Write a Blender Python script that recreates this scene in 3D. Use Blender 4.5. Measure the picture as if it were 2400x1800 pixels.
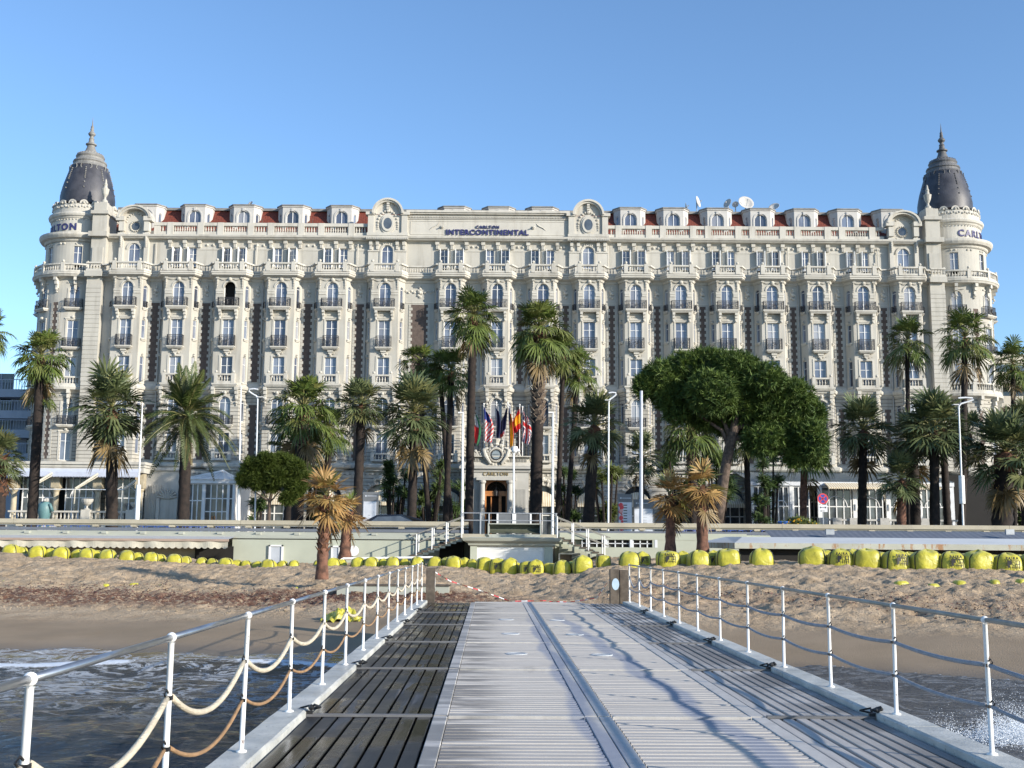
import bpy, bmesh, math, random
import numpy as np
from mathutils import Vector, Matrix
random.seed(7); rng = np.random.default_rng(7)
PI = math.pi
sc = bpy.context.scene
for o in list(bpy.data.objects): bpy.data.objects.remove(o)
col = sc.collection
# ---------------------------------------------------------------- camera, sky, sun, exposure
EYE = 1.68; FPX = 2600.0
PITCH = math.atan(374/2600.0); ROLL = 0.0072
R0 = Vector((1, 0, 0)); U0 = Vector((0, -math.sin(PITCH), math.cos(PITCH))); FW = Vector((0, math.cos(PITCH), math.sin(PITCH)))
RT = R0*math.cos(ROLL) + U0*math.sin(ROLL); UP = U0*math.cos(ROLL) - R0*math.sin(ROLL)
cd = bpy.data.cameras.new('camera'); cam = bpy.data.objects.new('camera', cd); col.objects.link(cam)
cam.matrix_world = Matrix(((RT.x, UP.x, -FW.x, 0), (RT.y, UP.y, -FW.y, 0), (RT.z, UP.z, -FW.z, EYE), (0, 0, 0, 1)))
cd.sensor_fit = 'HORIZONTAL'; cd.sensor_width = 36; cd.lens = 36*FPX/2400; cd.clip_start = .05; cd.clip_end = 9000
sc.camera = cam
SUN = Vector((0.835, -0.550, 0.320)).normalized()      # towards the sun: low, well to the right and a little behind the camera
w = bpy.data.worlds.new('World'); sc.world = w; w.use_nodes = True
wn = w.node_tree; wn.nodes.clear()
sky = wn.nodes.new('ShaderNodeTexSky'); sky.sky_type = 'NISHITA'; sky.sun_disc = False
sky.sun_elevation = math.asin(SUN.z); sky.sun_rotation = math.atan2(SUN.x, SUN.y)
sky.air_density = 1.0; sky.dust_density = 0.25; sky.ozone_density = 4.2; sky.altitude = 0
bg = wn.nodes.new('ShaderNodeBackground'); bg.inputs[1].default_value = 0.15
wo = wn.nodes.new('ShaderNodeOutputWorld')
wn.links.new(sky.outputs[0], bg.inputs[0]); wn.links.new(bg.outputs[0], wo.inputs[0])
sd = bpy.data.lights.new('sun', 'SUN'); sd.energy = 4.2; sd.angle = math.radians(0.55); sd.color = (1.0, .92, .80)
so = bpy.data.objects.new('sun', sd); col.objects.link(so); so.rotation_euler = (-SUN).to_track_quat('-Z', 'Y').to_euler(); so.location = (60, -40, 60)
sc.view_settings.view_transform = 'Standard'; sc.view_settings.look = 'None'; sc.view_settings.gamma = 1
sc.view_settings.use_curve_mapping = False; sc.view_settings.exposure = 0.74

def P(x, y, Y):
    """point at depth Y that the photograph shows at pixel (x, y) of 2400 x 1800"""
    d = FW*FPX + RT*(x-1200) - UP*(y-900)
    t = Y/d.y
    return Vector((d.x*t, Y, EYE + d.z*t))
def X(x, y, Y): return P(x, y, Y).x
def Z(y, Y, x=1000): return P(x, y, Y).z

# ---------------------------------------------------------------- materials
class NT:
    def __init__(s, name, rough=.7, metal=0.0, spec=.5):
        s.m = bpy.data.materials.new(name); s.m.use_nodes = True
        s.t = s.m.node_tree; s.n = s.t.nodes; s.b = s.n['Principled BSDF']
        s.b.inputs['Roughness'].default_value = rough; s.b.inputs['Metallic'].default_value = metal
        s.b.inputs['Specular IOR Level'].default_value = spec
        s._pos = None
    def L(s, a, b): s.t.links.new(a, b)
    def pos(s):
        if s._pos is None:
            g = s.n.new('ShaderNodeNewGeometry'); s._pos = g.outputs['Position']
        return s._pos
    def obj(s):
        return s.n.new('ShaderNodeTexCoord').outputs['Object']
    def sep(s, v):
        x = s.n.new('ShaderNodeSeparateXYZ'); s.L(v, x.inputs[0]); return x.outputs
    def vmul(s, v, sc3):
        x = s.n.new('ShaderNodeVectorMath'); x.operation = 'MULTIPLY'; s.L(v, x.inputs[0]); x.inputs[1].default_value = sc3; return x.outputs[0]
    def noise(s, scale, detail=4, rough=.55, vec=None, dist=0):
        x = s.n.new('ShaderNodeTexNoise'); x.inputs['Scale'].default_value = scale; x.inputs['Detail'].default_value = detail
        x.inputs['Roughness'].default_value = rough; x.inputs['Distortion'].default_value = dist
        s.L(vec if vec is not None else s.pos(), x.inputs['Vector']); return x.outputs['Fac']
    def math(s, op, a, b=0.0, c=None):
        x = s.n.new('ShaderNodeMath'); x.operation = op
        for i, v in enumerate((a, b, c)):
            if v is None: continue
            if hasattr(v, 'links') or hasattr(v, 'is_linked'): s.L(v, x.inputs[i])
            else: x.inputs[i].default_value = v
        return x.outputs[0]
    def smooth(s, v, a, b, o0=0.0, o1=1.0):
        x = s.n.new('ShaderNodeMapRange'); x.interpolation_type = 'SMOOTHSTEP'
        s.L(v, x.inputs[0]); x.inputs[1].default_value = a; x.inputs[2].default_value = b
        x.inputs[3].default_value = o0; x.inputs[4].default_value = o1; return x.outputs[0]
    def mix(s, f, a, b, mode='MIX'):
        x = s.n.new('ShaderNodeMix'); x.data_type = 'RGBA'; x.blend_type = mode
        if hasattr(f, 'is_linked'): s.L(f, x.inputs[0])
        else: x.inputs[0].default_value = f
        for i, v in ((6, a), (7, b)):
            if hasattr(v, 'is_linked'): s.L(v, x.inputs[i])
            else: x.inputs[i].default_value = (v[0], v[1], v[2], 1)
        return x.outputs[2]
    def color(s, c):
        if hasattr(c, 'is_linked'): s.L(c, s.b.inputs['Base Color'])
        else: s.b.inputs['Base Color'].default_value = (c[0], c[1], c[2], 1)
    def rough(s, v): s.L(v, s.b.inputs['Roughness'])
    def bump(s, h, strength=.4, dist=.02):
        x = s.n.new('ShaderNodeBump'); x.inputs['Strength'].default_value = strength; x.inputs['Distance'].default_value = dist
        s.L(h, x.inputs['Height']); s.L(x.outputs[0], s.b.inputs['Normal'])
def plain(name, c, rough=.7, metal=0.0, var=.18, scale=2.0, c2=None, bump=0.0, bscale=20, spec=.5):
    t = NT(name, rough, metal, spec)
    n = t.smooth(t.noise(scale, 5), .3, .7)
    d = c2 or tuple(v*(1-var) for v in c)
    t.color(t.mix(n, d, c))
    if bump: t.bump(t.noise(bscale, 4), bump, .02)
    return t.m
M = {}
def stone(name, c, dirt, rust=False):
    t = NT(name, .85, spec=.25)
    n1 = t.smooth(t.noise(.5, 6), .3, .7); n2 = t.smooth(t.noise(9, 3), .3, .75)
    streak = t.smooth(t.noise(1.6, 4, vec=t.vmul(t.pos(), (1, 1, .12))), .48, .72)
    cc = t.mix(n1, tuple(v*.88 for v in c), c)
    cc = t.mix(t.math('MULTIPLY', n2, .25), cc, tuple(v*.8 for v in c))
    cc = t.mix(t.math('MULTIPLY', streak, .45), cc, dirt)
    if rust:
        z = t.sep(t.pos())[2]
        fr = t.math('FRACT', t.math('DIVIDE', z, .36))
        g = t.math('SUBTRACT', 1.0, t.smooth(t.math('ABSOLUTE', t.math('SUBTRACT', fr, .5)), .40, .46))
        cc = t.mix(t.math('SUBTRACT', 1.0, g), cc, tuple(v*.42 for v in c))
        t.bump(t.math('ADD', t.math('MULTIPLY', g, 1.0), t.math('MULTIPLY', n2, .08)), .9, .06)
    else:
        t.bump(t.noise(14, 4), .25, .02)
    t.color(cc); return t.m
M['stone'] = stone('pale_stone', (.48, .46, .405), (.26, .24, .20))
M['rust'] = stone('rusticated_stone', (.445, .422, .368), (.24, .215, .18), True)
M['trim'] = stone('carved_stone', (.55, .525, .462), (.29, .265, .22))
M['brick'] = None
t = NT('brown_brick', .9)
v = t.vmul(t.pos(), (1, 1, 1)); z = t.sep(v)[2]
row = t.math('FRACT', t.math('DIVIDE', z, .075)); j = t.smooth(t.math('ABSOLUTE', t.math('SUBTRACT', row, .5)), .38, .47)
cc = t.mix(t.smooth(t.noise(3, 4), .3, .7), (.082, .060, .050), (.118, .088, .074))
cc = t.mix(t.math('MULTIPLY', j, .35), cc, (.16, .14, .12)); t.color(cc); t.bump(row, .3, .01); M['brick'] = t.m
M['slate'] = plain('dome_slate', (.062, .062, .072), .5, 0, c2=(.028, .029, .037), scale=1.1, bump=.3, bscale=8)
M['leaddark'] = plain('dark_dome_lead', (.13, .13, .13), .6, 0, c2=(.08, .08, .082), scale=1.5, bump=.3, bscale=10)
M['lead'] = plain('dome_lead', (.25, .245, .225), .6, 0, c2=(.16, .155, .145), scale=1.5, bump=.3, bscale=10)
t = NT('red_roof_tiles', .8)
z = t.sep(t.pos())[2]; x_ = t.sep(t.pos())[0]
f1 = t.math('FRACT', t.math('DIVIDE', z, .3)); f2 = t.math('FRACT', t.math('DIVIDE', x_, .26))
cc = t.mix(t.smooth(t.noise(7, 3), .3, .7), (.11, .022, .014), (.19, .042, .022))
cc = t.mix(t.smooth(f1, .0, .25, .45, 0), cc, (.08, .02, .015)); t.color(cc)
t.bump(t.math('ADD', f1, t.math('ABSOLUTE', t.math('SUBTRACT', f2, .5))), .6, .04); M['tile'] = t.m
M['iron'] = plain('black_iron', (.028, .028, .032), .5)
M['white'] = plain('white_paint', (.78, .78, .76), .45, var=.08)
M['whitedirty'] = None
t = NT('pole_white_paint', .35)
cc = t.mix(t.smooth(t.noise(3, 3), .3, .7), (.74, .73, .70), (.82, .82, .80))
chip = t.smooth(t.noise(22, 3, .6, vec=t.vmul(t.pos(), (1, 1, .35))), .655, .69)
cc = t.mix(chip, cc, (.12, .07, .05)); t.color(cc); M['whitedirty'] = t.m
t = NT('window_glass', .08, spec=.9)
o_ = t.noise(.55, 2, vec=t.vmul(t.pos(), (1, 1, .35)))
x_ = t.sep(t.pos())[0]
fold = t.math('MULTIPLY', t.math('ADD', t.math('SINE', t.math('MULTIPLY', x_, 30.0)), 1.0), .5)
cc = t.mix(t.smooth(o_, .42, .6), (.085, .10, .145), (.20, .23, .29))
cc = t.mix(t.math('MULTIPLY', fold, .25), cc, (.10, .12, .17)); oi = t.n.new('ShaderNodeObjectInfo'); cc = t.mix(t.smooth(oi.outputs['Random'], .62, .95, 0, .75), cc, (.36, .36, .37)); cc = t.mix(t.smooth(oi.outputs['Random'], .25, .05, 0, .7), cc, (.03, .035, .05)); t.color(cc); M['glass'] = t.m
M['glassdark'] = plain('dark_glass', (.035, .04, .05), .08, c2=(.10, .12, .14), scale=.8, spec=.8)
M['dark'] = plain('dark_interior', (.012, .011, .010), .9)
M['green'] = plain('pale_green_render', (.42, .44, .355), .85, var=.12, scale=.6, bump=.1)
M['greentrim'] = plain('pale_green_trim', (.37, .38, .325), .7, var=.1, scale=.8)
M['cream'] = plain('cream_concrete', (.42, .38, .29), .8, var=.2, scale=.9, bump=.2)
M['bluegrey'] = plain('blue_grey_paint', (.135, .15, .18), .6, var=.12)
M['awning'] = plain('cream_canvas', (.52, .49, .40), .85, var=.15, scale=3, bump=.2, bscale=6)
t = NT('striped_canvas', .85)
x_ = t.sep(t.pos())[0]; s_ = t.smooth(t.math('ABSOLUTE', t.math('SUBTRACT', t.math('FRACT', t.math('DIVIDE', x_, .22)), .5)), .22, .26)
t.color(t.mix(s_, (.72, .66, .52), (.50, .40, .26))); M['stripe'] = t.m
M['steel'] = plain('galvanised_steel', (.42, .44, .46), .28, .85, var=.2, scale=6)
M['pipe'] = plain('dull_rail_metal', (.36, .34, .29), .5, .2, var=.25, scale=5)
M['grey'] = plain('grey_metal', (.42, .44, .46), .5, .3)
M['wood'] = plain('weathered_timber', (.13, .105, .08), .85, c2=(.06, .047, .036), scale=4, bump=.5, bscale=12)
M['orangewood'] = plain('varnished_wood', (.50, .20, .06), .35, var=.3, scale=3)
M['ropecream'] = plain('cream_rope', (.66, .58, .44), .85, var=.2, scale=9, bump=.9, bscale=70)
M['ropetan'] = plain('tan_rope', (.40, .24, .12), .85, var=.3, scale=9, bump=.9, bscale=70)
M['ropegrey'] = plain('grey_rope', (.36, .37, .40), .85, var=.2, scale=9, bump=.9, bscale=70)
M['black'] = plain('black_rubber', (.015, .015, .016), .5)
t = NT('yellow_woven_bag', .42)
cc = t.mix(t.smooth(t.noise(2.5, 4), .35, .7), (.37, .335, .028), (.52, .475, .04))
t.color(cc); t.bump(t.noise(3.5, 4, dist=.6), .55, .08); t.b.inputs['Sheen Weight'].default_value = .2
t.b.inputs['Subsurface Weight'].default_value = .0; M['yellow'] = t.m
M['red'] = plain('red_paint', (.55, .03, .03), .5)
M['blue'] = plain('blue_paint', (.02, .06, .34), .5)
M['chairblue'] = plain('blue_chair_paint', (.03, .10, .42), .45)
M['navy'] = plain('navy_cloth', (.012, .016, .07), .8)
M['flagred'] = plain('red_cloth', (.58, .03, .03), .8)
M['flagyellow'] = plain('yellow_cloth', (.80, .42, .02), .8)
M['flagwhite'] = plain('white_cloth', (.75, .75, .75), .8)
M['flaggreen'] = plain('green_cloth', (.02, .14, .06), .8)
M['flagblue'] = plain('blue_cloth', (.03, .05, .26), .8)
M['letter'] = plain('blue_letters', (.030, .030, .13), .5)
M['gold'] = plain('bronze_letters', (.33, .25, .11), .5)
M['clock'] = plain('clock_glass', (.28, .33, .36), .15)
M['cream2'] = plain('yellow_marble', (.50, .43, .30), .4, var=.25, scale=2)
M['bluewhite'] = plain('blue_white_canvas', (.52, .56, .66), .85, var=.1)
M['whitegrey'] = plain('grey_white_paint', (.66, .68, .70), .6, var=.1)
M['greystone'] = plain('grey_stone', (.46, .45, .42), .85, var=.2, bump=.2)
M['rooflead'] = plain('green_grey_roof_glass', (.38, .42, .42), .4, var=.2)
M['portico'] = plain('portico_stone', (.50, .49, .45), .85, var=.15, scale=1, bump=.2)
t = NT('pier_concrete', .8)
cc = t.mix(t.smooth(t.noise(3, 6), .3, .7), (.38, .39, .37), (.54, .54, .50))
cc = t.mix(t.smooth(t.noise(26, 4), .62, .72), cc, (.20, .19, .17)); t.color(cc)
t.rough(t.smooth(t.noise(2, 4), .35, .6, .35, .85)); t.bump(t.noise(30, 5), .5, .01); M['concrete'] = t.m

M['white2'] = plain('dormer_plaster', (.50, .485, .455), .8, var=.1)
M['bluegrey2'] = plain('pale_blue_door', (.45, .48, .52), .5, var=.1)
M['awningbar'] = plain('brown_awning_bar', (.38, .28, .22), .6)
M['darkcanvas'] = plain('dark_green_canvas', (.10, .11, .08), .6, var=.3)
M['cabinet'] = plain('dark_grey_cabinet', (.16, .17, .18), .6)
M['roofwhite'] = plain('white_roof_coating', (.60, .61, .60), .7, var=.1, scale=.5)
M['polegrey'] = plain('pale_grey_mast', (.50, .52, .56), .4, var=.1)
M['signred'] = plain('sign_red', (.62, .05, .06), .45)
M['pinkpaint'] = plain('pink_print', (.70, .35, .32), .5)
M['paper'] = plain('white_poster_paper', (.60, .63, .68), .5)
M['carblack'] = plain('black_car_paint', (.01, .01, .012), .15, spec=.8)
M['turquoise'] = plain('turquoise_paint', (.11, .22, .23), .5)
M['blue2'] = plain('blue_plastic', (.05, .16, .50), .4)
M['flagred2'] = plain('orange_petals', (.65, .14, .03), .7)
M['trunkred2'] = plain('red_brown_trunk', (.20, .095, .06), .9, c2=(.06, .03, .02), scale=4, bump=1.0, bscale=9)
M['strap'] = plain('wet_strap', (.16, .16, .165), .35, var=.3)
M['hatch'] = plain('hatch_metal', (.50, .52, .53), .5, var=.2)
M['plateblue'] = plain('pale_blue_plate', (.45, .58, .68), .5)
def leafmat(name, a, b, c, tr=.12, rough=.5, seed=0):
    t = NT(name, rough, spec=.45)
    oi = t.n.new('ShaderNodeObjectInfo')
    n = t.smooth(t.noise(1.3, 4), .32, .68)
    cc = t.mix(n, a, b)
    cc = t.mix(t.smooth(oi.outputs['Random'], .55, 1.0, 0, .8), cc, c)
    t.color(cc)
    tl = t.n.new('ShaderNodeBsdfTranslucent'); t.L(cc, tl.inputs[0])
    mx = t.n.new('ShaderNodeMixShader'); mx.inputs[0].default_value = tr
    out = t.n['Material Output']; t.L(t.b.outputs[0], mx.inputs[1]); t.L(tl.outputs[0], mx.inputs[2]); t.L(mx.outputs[0], out.inputs[0])
    return t.m
M['fan'] = leafmat('fan_palm_leaf', (.055, .090, .018), (.135, .175, .038), (.19, .19, .06))
M['fanblue'] = leafmat('grey_green_palm_leaf', (.058, .085, .034), (.135, .160, .068), (.16, .16, .06))
M['deadleaf'] = leafmat('dry_palm_leaf', (.12, .085, .035), (.24, .17, .075), (.17, .12, .05))
M['feather'] = leafmat('date_palm_leaf', (.035, .060, .016), (.085, .115, .030), (.10, .11, .035))
M['dryfan'] = leafmat('browned_fan_leaf', (.30, .17, .06), (.44, .27, .10), (.16, .19, .04), tr=.2)
M['pine'] = leafmat('pine_needles', (.038, .075, .012), (.100, .150, .024), (.14, .17, .02), tr=.1, rough=.7)
M['pinebright'] = leafmat('bright_pine_needles', (.060, .100, .014), (.120, .172, .028), (.13, .16, .03), tr=.15, rough=.7)
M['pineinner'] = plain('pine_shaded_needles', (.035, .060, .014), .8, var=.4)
M['bushleaf'] = leafmat('shrub_leaf', (.022, .045, .012), (.060, .100, .022), (.09, .11, .02))
M['trunk'] = plain('palm_trunk_bark', (.030, .020, .015), .9, c2=(.010, .007, .006), scale=3.5, bump=1.0, bscale=9)
M['trunkred'] = plain('palm_boot_bark', (.19, .085, .045), .85, c2=(.07, .035, .022), scale=5, bump=.8, bscale=12)
M['bootgrey'] = plain('grey_leaf_bases', (.26, .20, .15), .85, c2=(.10, .07, .05), scale=5, bump=.6, bscale=12)
M['bark'] = plain('pine_bark', (.13, .092, .07), .9, c2=(.05, .036, .027), scale=5, bump=1.0, bscale=8)
M['petiole'] = plain('leaf_stalk', (.20, .19, .07), .6)

# ---------------------------------------------------------------- mesh builder and objects
class MB:
    def __init__(s): s.v = []; s.f = []; s.m = []; s.k = 0
    def mat(s, k): s.k = k; return s
    def face(s, idx): s.f.append(tuple(idx)); s.m.append(s.k)
    def poly(s, pts):
        b = len(s.v); s.v.extend([tuple(p) for p in pts]); s.face(range(b, b+len(pts)))
    def box(s, x0, x1, y0, y1, z0, z1, T=None):
        b = len(s.v)
        pts = [(x, y, z) for z in (z0, z1) for y in (y0, y1) for x in (x0, x1)]
        if T: pts = [tuple(T(*p)) for p in pts]
        s.v.extend(pts)
        for q in ((0, 2, 3, 1), (4, 5, 7, 6), (0, 1, 5, 4), (2, 6, 7, 3), (0, 4, 6, 2), (1, 3, 7, 5)): s.face([b+i for i in q])
        return s
    def tube(s, pts, r, n=6, cap=True):
        pts = [Vector(p) for p in pts]; b = len(s.v); N = len(pts)
        rs = r if isinstance(r, (list, tuple)) else [r]*N
        prev = None
        for i, p in enumerate(pts):
            d = (pts[min(i+1, N-1)] - pts[max(i-1, 0)])
            if d.length < 1e-9: d = Vector((0, 0, 1))
            d.normalize()
            a = prev if prev is not None else (Vector((1, 0, 0)) if abs(d.z) > .9 else Vector((0, 0, 1)))
            u = (a - d*a.dot(d))
            if u.length < 1e-6: u = d.orthogonal()
            u.normalize(); prev = u; vv = d.cross(u)
            for k in range(n):
                an = 2*PI*k/n; s.v.append(tuple(p + (u*math.cos(an)+vv*math.sin(an))*rs[i]))
        for i in range(N-1):
            for k in range(n):
                k2 = (k+1) % n; s.face((b+i*n+k, b+i*n+k2, b+(i+1)*n+k2, b+(i+1)*n+k))
        if cap:
            s.face([b+k for k in reversed(range(n))]); s.face([b+(N-1)*n+k for k in range(n)])
        return s
    def lathe(s, prof, c=(0, 0), n=32, a0=0, a1=2*PI, z=0.0, fn=None):
        b = len(s.v); full = abs(a1-a0-2*PI) < 1e-6; cols = n if full else n+1
        for (r, h) in prof:
            for k in range(cols):
                a = a0+(a1-a0)*k/n; rr = r*(fn(a) if fn else 1)
                s.v.append((c[0]+rr*math.cos(a), c[1]+rr*math.sin(a), z+h))
        for i in range(len(prof)-1):
            for k in range(n):
                k2 = (k+1) % cols
                s.face((b+i*cols+k, b+i*cols+k2, b+(i+1)*cols+k2, b+(i+1)*cols+k))
        return s
    def ball(s, c, r, n=8, m=5, sq=1.0):
        prof = [(r*math.sin(PI*i/m)+1e-4, -r*sq*math.cos(PI*i/m)) for i in range(m+1)]
        return s.lathe(prof, (c[0], c[1]), n, z=c[2])
    def sweep(s, path, prof, closed=False):
        """path: plan points (x, y) walked so that 'out' is to the right hand (-y when going +x); prof: (out, z)"""
        n = len(path); N = []
        for i in range(n):
            def nr(a, b):
                d = Vector((b[0]-a[0], b[1]-a[1])); d.normalize(); return Vector((d.y, -d.x))
            if closed: n1 = nr(path[i-1], path[i]); n2 = nr(path[i], path[(i+1) % n])
            else:
                n1 = nr(path[i-1], path[i]) if i else None; n2 = nr(path[i], path[i+1]) if i < n-1 else None
                n1 = n1 or n2; n2 = n2 or n1
            q = n1+n2; q /= max(.35, q.dot(n1)) if q.length > 1e-6 else 1; N.append(q)
        b = len(s.v); m = len(prof)
        for i, p in enumerate(path):
            for (o, z) in prof: s.v.append((p[0]+N[i].x*o, p[1]+N[i].y*o, z))
        for i in range(n if closed else n-1):
            i2 = (i+1) % n
            for k in range(m-1): s.face((b+i*m+k, b+i2*m+k, b+i2*m+k+1, b+i*m+k+1))
        return s
    def mesh(s, name, mats, smooth=False):
        me = bpy.data.meshes.new(name); me.from_pydata(s.v, [], s.f)
        mats = mats if isinstance(mats, (list, tuple)) else [mats]
        for m in mats: me.materials.append(m)
        if max(s.m, default=0) > 0: me.polygons.foreach_set('material_index', s.m)
        if smooth: me.polygons.foreach_set('use_smooth', [True]*len(s.f))
        me.update(); return me
def link(name, me, parent=None, loc=(0, 0, 0), rz=0.0, local=False, scale=None):
    o = bpy.data.objects.new(name, me); col.objects.link(o)
    o.location = loc; o.rotation_euler = (0, 0, rz)
    if scale: o.scale = scale
    if parent is not None:
        o.parent = parent
        if not local and parent.type == 'EMPTY': o.matrix_parent_inverse = Matrix.Translation(parent.location).inverted()
    return o
def tag(o, label=None, cat=None, group=None, kind=None):
    if label: o['label'] = label
    if cat: o['category'] = cat
    if group: o['group'] = group
    if kind: o['kind'] = kind
    return o
def thing(name, label, cat, loc=(0, 0, 0), rz=0.0, group=None):
    o = bpy.data.objects.new(name, None); col.objects.link(o); o.location = loc; o.rotation_euler = (0, 0, rz)
    o.empty_display_size = .3
    return tag(o, label, cat, group)
def copy_tree(o, parent=None):
    c = o.copy(); col.objects.link(c)
    if parent is not None: c.parent = parent
    for ch in [k for k in o.children]: copy_tree(ch, c)
    return c
def textmesh(s, size, mat, extrude=.02, bold=0.0, space=1.0):
    cu = bpy.data.curves.new('txt', 'FONT'); cu.body = s; cu.size = size; cu.extrude = extrude; cu.offset = bold
    cu.align_x = 'CENTER'; cu.align_y = 'CENTER'; cu.space_character = space; cu.resolution_u = 3
    ob = bpy.data.objects.new('txt', cu); col.objects.link(ob); bpy.context.view_layer.update()
    me = bpy.data.meshes.new_from_object(ob.evaluated_get(bpy.context.evaluated_depsgraph_get()))
    bpy.data.objects.remove(ob); me.materials.clear(); me.materials.append(mat); me.name = 'letters'
    return me
def stand(me):      # letters drawn in XY -> upright, facing -Y
    me.transform(Matrix.Rotation(PI/2, 4, 'X')); return me
# ---------------------------------------------------------------- ground, beach, sea
def vnoise(x, y, seed=0):
    xi = np.floor(x).astype(int); yi = np.floor(y).astype(int); fx = x-xi; fy = y-yi
    fx = fx*fx*(3-2*fx); fy = fy*fy*(3-2*fy)
    def h(a, b):
        n = (a*374761393 + b*668265263 + seed*1274126177) & 0xffffffff
        n = ((n ^ (n >> 13))*1274126177) & 0xffffffff
        return ((n ^ (n >> 16)) & 0xffff)/65535.0
    return (h(xi, yi)*(1-fx)+h(xi+1, yi)*fx)*(1-fy)+(h(xi, yi+1)*(1-fx)+h(xi+1, yi+1)*fx)*fy
SEA = -1.25
KX = [-400, 0, 300, 600, 700, 900, 1100, 1250, 1350, 1400, 1450, 1650, 1900, 2100, 2400, 2800]
KY = [1294, 1297, 1309, 1330, 1328, 1326, 1331, 1343, 1337, 1324, 1320, 1321, 1320, 1327, 1337, 1345]
KD = [57, 56, 54.5, 53, 52.5, 51, 49.5, 48, 47.5, 47, 47, 46, 45, 44, 43, 42]
bagx = []; bagz = []; bagy = []
for a, b, c in zip(KX, KY, KD):
    q = P(a, b, c); bagx.append(q.x); bagy.append(c); bagz.append(q.z)
def bag_ground(x): return np.interp(x, bagx, bagy), np.interp(x, bagx, bagz)
def shore(x):
    return 27.3 - .34*np.clip(x, -5, 13) + .5*np.sin(x*.35+.8)
def sand_h(x, y, fine=True):
    sh = shore(x); yb, zb = bag_ground(x)
    t = (y-sh)/(yb-sh)
    g = np.where(t < 1, t*.88+.12*np.clip(t, 0, 1)**2, 1+.02*(t-1))
    h = SEA + (zb-SEA)*g
    h = np.where(t < 0, SEA + .09*(y-sh), h)
    # the sand is heaped up to the end of the deck
    r = np.exp(-((x-.5)/3.6)**2 - ((y-34.5)/2.8)**2); h = h + .62*r
    h = np.minimum(h, 1.25)
    if fine:
        dry = np.clip((t-.27+.05*(vnoise(x*.6, y*.6, 14)-.5))/.17, 0, 1)**1.5
        n = (vnoise(x*1.3, y*1.3, 1)-.5)*.13 + (np.abs(vnoise(x*3.6, y*3.2, 2)-.5))*.19 + (vnoise(x*5.2, y*5.2, 3)-.5)*.10 - np.clip(vnoise(x*2.3, y*2.1, 17)-.62, 0, 1)*.32
        big = (vnoise(x*.35, y*.4, 5)-.5)*.16
        h = h + dry*(n+big) - dry*.06
        h = h + (1-dry)*(vnoise(x*.7, y*.7, 9)-.5)*.035
    return h
def grid(name, xs, ys, hf, mat, smooth=True):
    XX, YY = np.meshgrid(xs, ys); ZZ = hf(XX, YY)
    n, m = len(xs), len(ys)
    co = np.stack([XX, YY, ZZ], -1).reshape(-1, 3).astype(np.float32)
    i = np.arange(n*m).reshape(m, n)
    q = np.stack([i[:-1, :-1], i[:-1, 1:], i[1:, 1:], i[1:, :-1]], -1).reshape(-1, 4)
    me = bpy.data.meshes.new(name); me.vertices.add(len(co)); me.vertices.foreach_set('co', co.ravel())
    me.loops.add(q.size); me.loops.foreach_set('vertex_index', q.ravel().astype(np.int32))
    me.polygons.add(len(q)); me.polygons.foreach_set('loop_start', np.arange(0, q.size, 4, dtype=np.int32))
    me.polygons.foreach_set('use_smooth', np.ones(len(q), bool))
    me.update(); me.validate(); me.materials.append(mat)
    return me
def spread(lo, hi, step, far, k=1.35):
    a = list(np.arange(lo, hi+1e-6, step)); d = step; x = hi
    while x < far: d *= k; x += d; a.append(x)
    d = step; x = lo; pre = []
    while x > -far: d *= k; x -= d; pre.append(x)
    return np.array(pre[::-1]+a)
t = NT('beach_sand', .95, spec=.3)
xyz = t.sep(t.pos()); px_, py_, pz_ = xyz[0], xyz[1], xyz[2]
n1 = t.smooth(t.noise(1.2, 6), .3, .7); n2 = t.noise(30, 4)
dry = t.mix(n1, (.36, .265, .170), (.50, .385, .260))
speck = t.smooth(t.noise(9, 5, .7), .62, .70); dry = t.mix(t.math('MULTIPLY', speck, .6), dry, (.16, .10, .065))
shx = t.math('MULTIPLY', t.math('MINIMUM', t.math('MAXIMUM', px_, -5.0), 13.0), .34)
sd_ = t.math('ADD', t.math('SUBTRACT', py_, 27.3), shx)             # metres inland of the waterline
edge = t.math('ADD', sd_, t.math('MULTIPLY', t.noise(.35, 4), 1.6))
wet = t.mix(t.smooth(t.noise(.5, 4), .3, .7), (.255, .19, .122), (.31, .232, .152))
soak = t.smooth(edge, .6, 3.4); wet = t.mix(soak, (.125, .100, .074), wet)
dm = t.smooth(t.math('ADD', edge, t.math('MULTIPLY', t.math('SUBTRACT', t.noise(1.8, 5, .7), .5), 2.2)), 6.6, 9.0)
cc = t.mix(dm, wet, dry)
wl = t.math('ABSOLUTE', t.math('SUBTRACT', t.math('ADD', sd_, t.math('MULTIPLY', t.noise(.25, 3), 2.5)), 13.6))
weed = t.math('MULTIPLY', t.smooth(wl, .9, 3.0, 1, 0), t.smooth(t.noise(5, 6, .75), .40, .52))
weed = t.math('MULTIPLY', weed, t.smooth(px_, -2.0, 2.0, 1, .25))
cc = t.mix(t.math('MULTIPLY', weed, .85), cc, (.115, .042, .026)); t.color(cc)
t.rough(t.smooth(edge, .4, 4.5, .22, .95))
t.bump(t.math('ADD', t.math('MULTIPLY', t.noise(6, 6, .68), t.math('ADD', dm, .06)), t.math('MULTIPLY', n2, .12)), 1.0, .13)
M['sand'] = t.m
ys = np.concatenate([np.arange(12, 21, .6), np.arange(21, 60.6, .11)])
o = link('beach', grid('beach', spread(-24, 24, .115, 900, 1.25), ys, sand_h, M['sand'])); tag(o, kind='structure')

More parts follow.
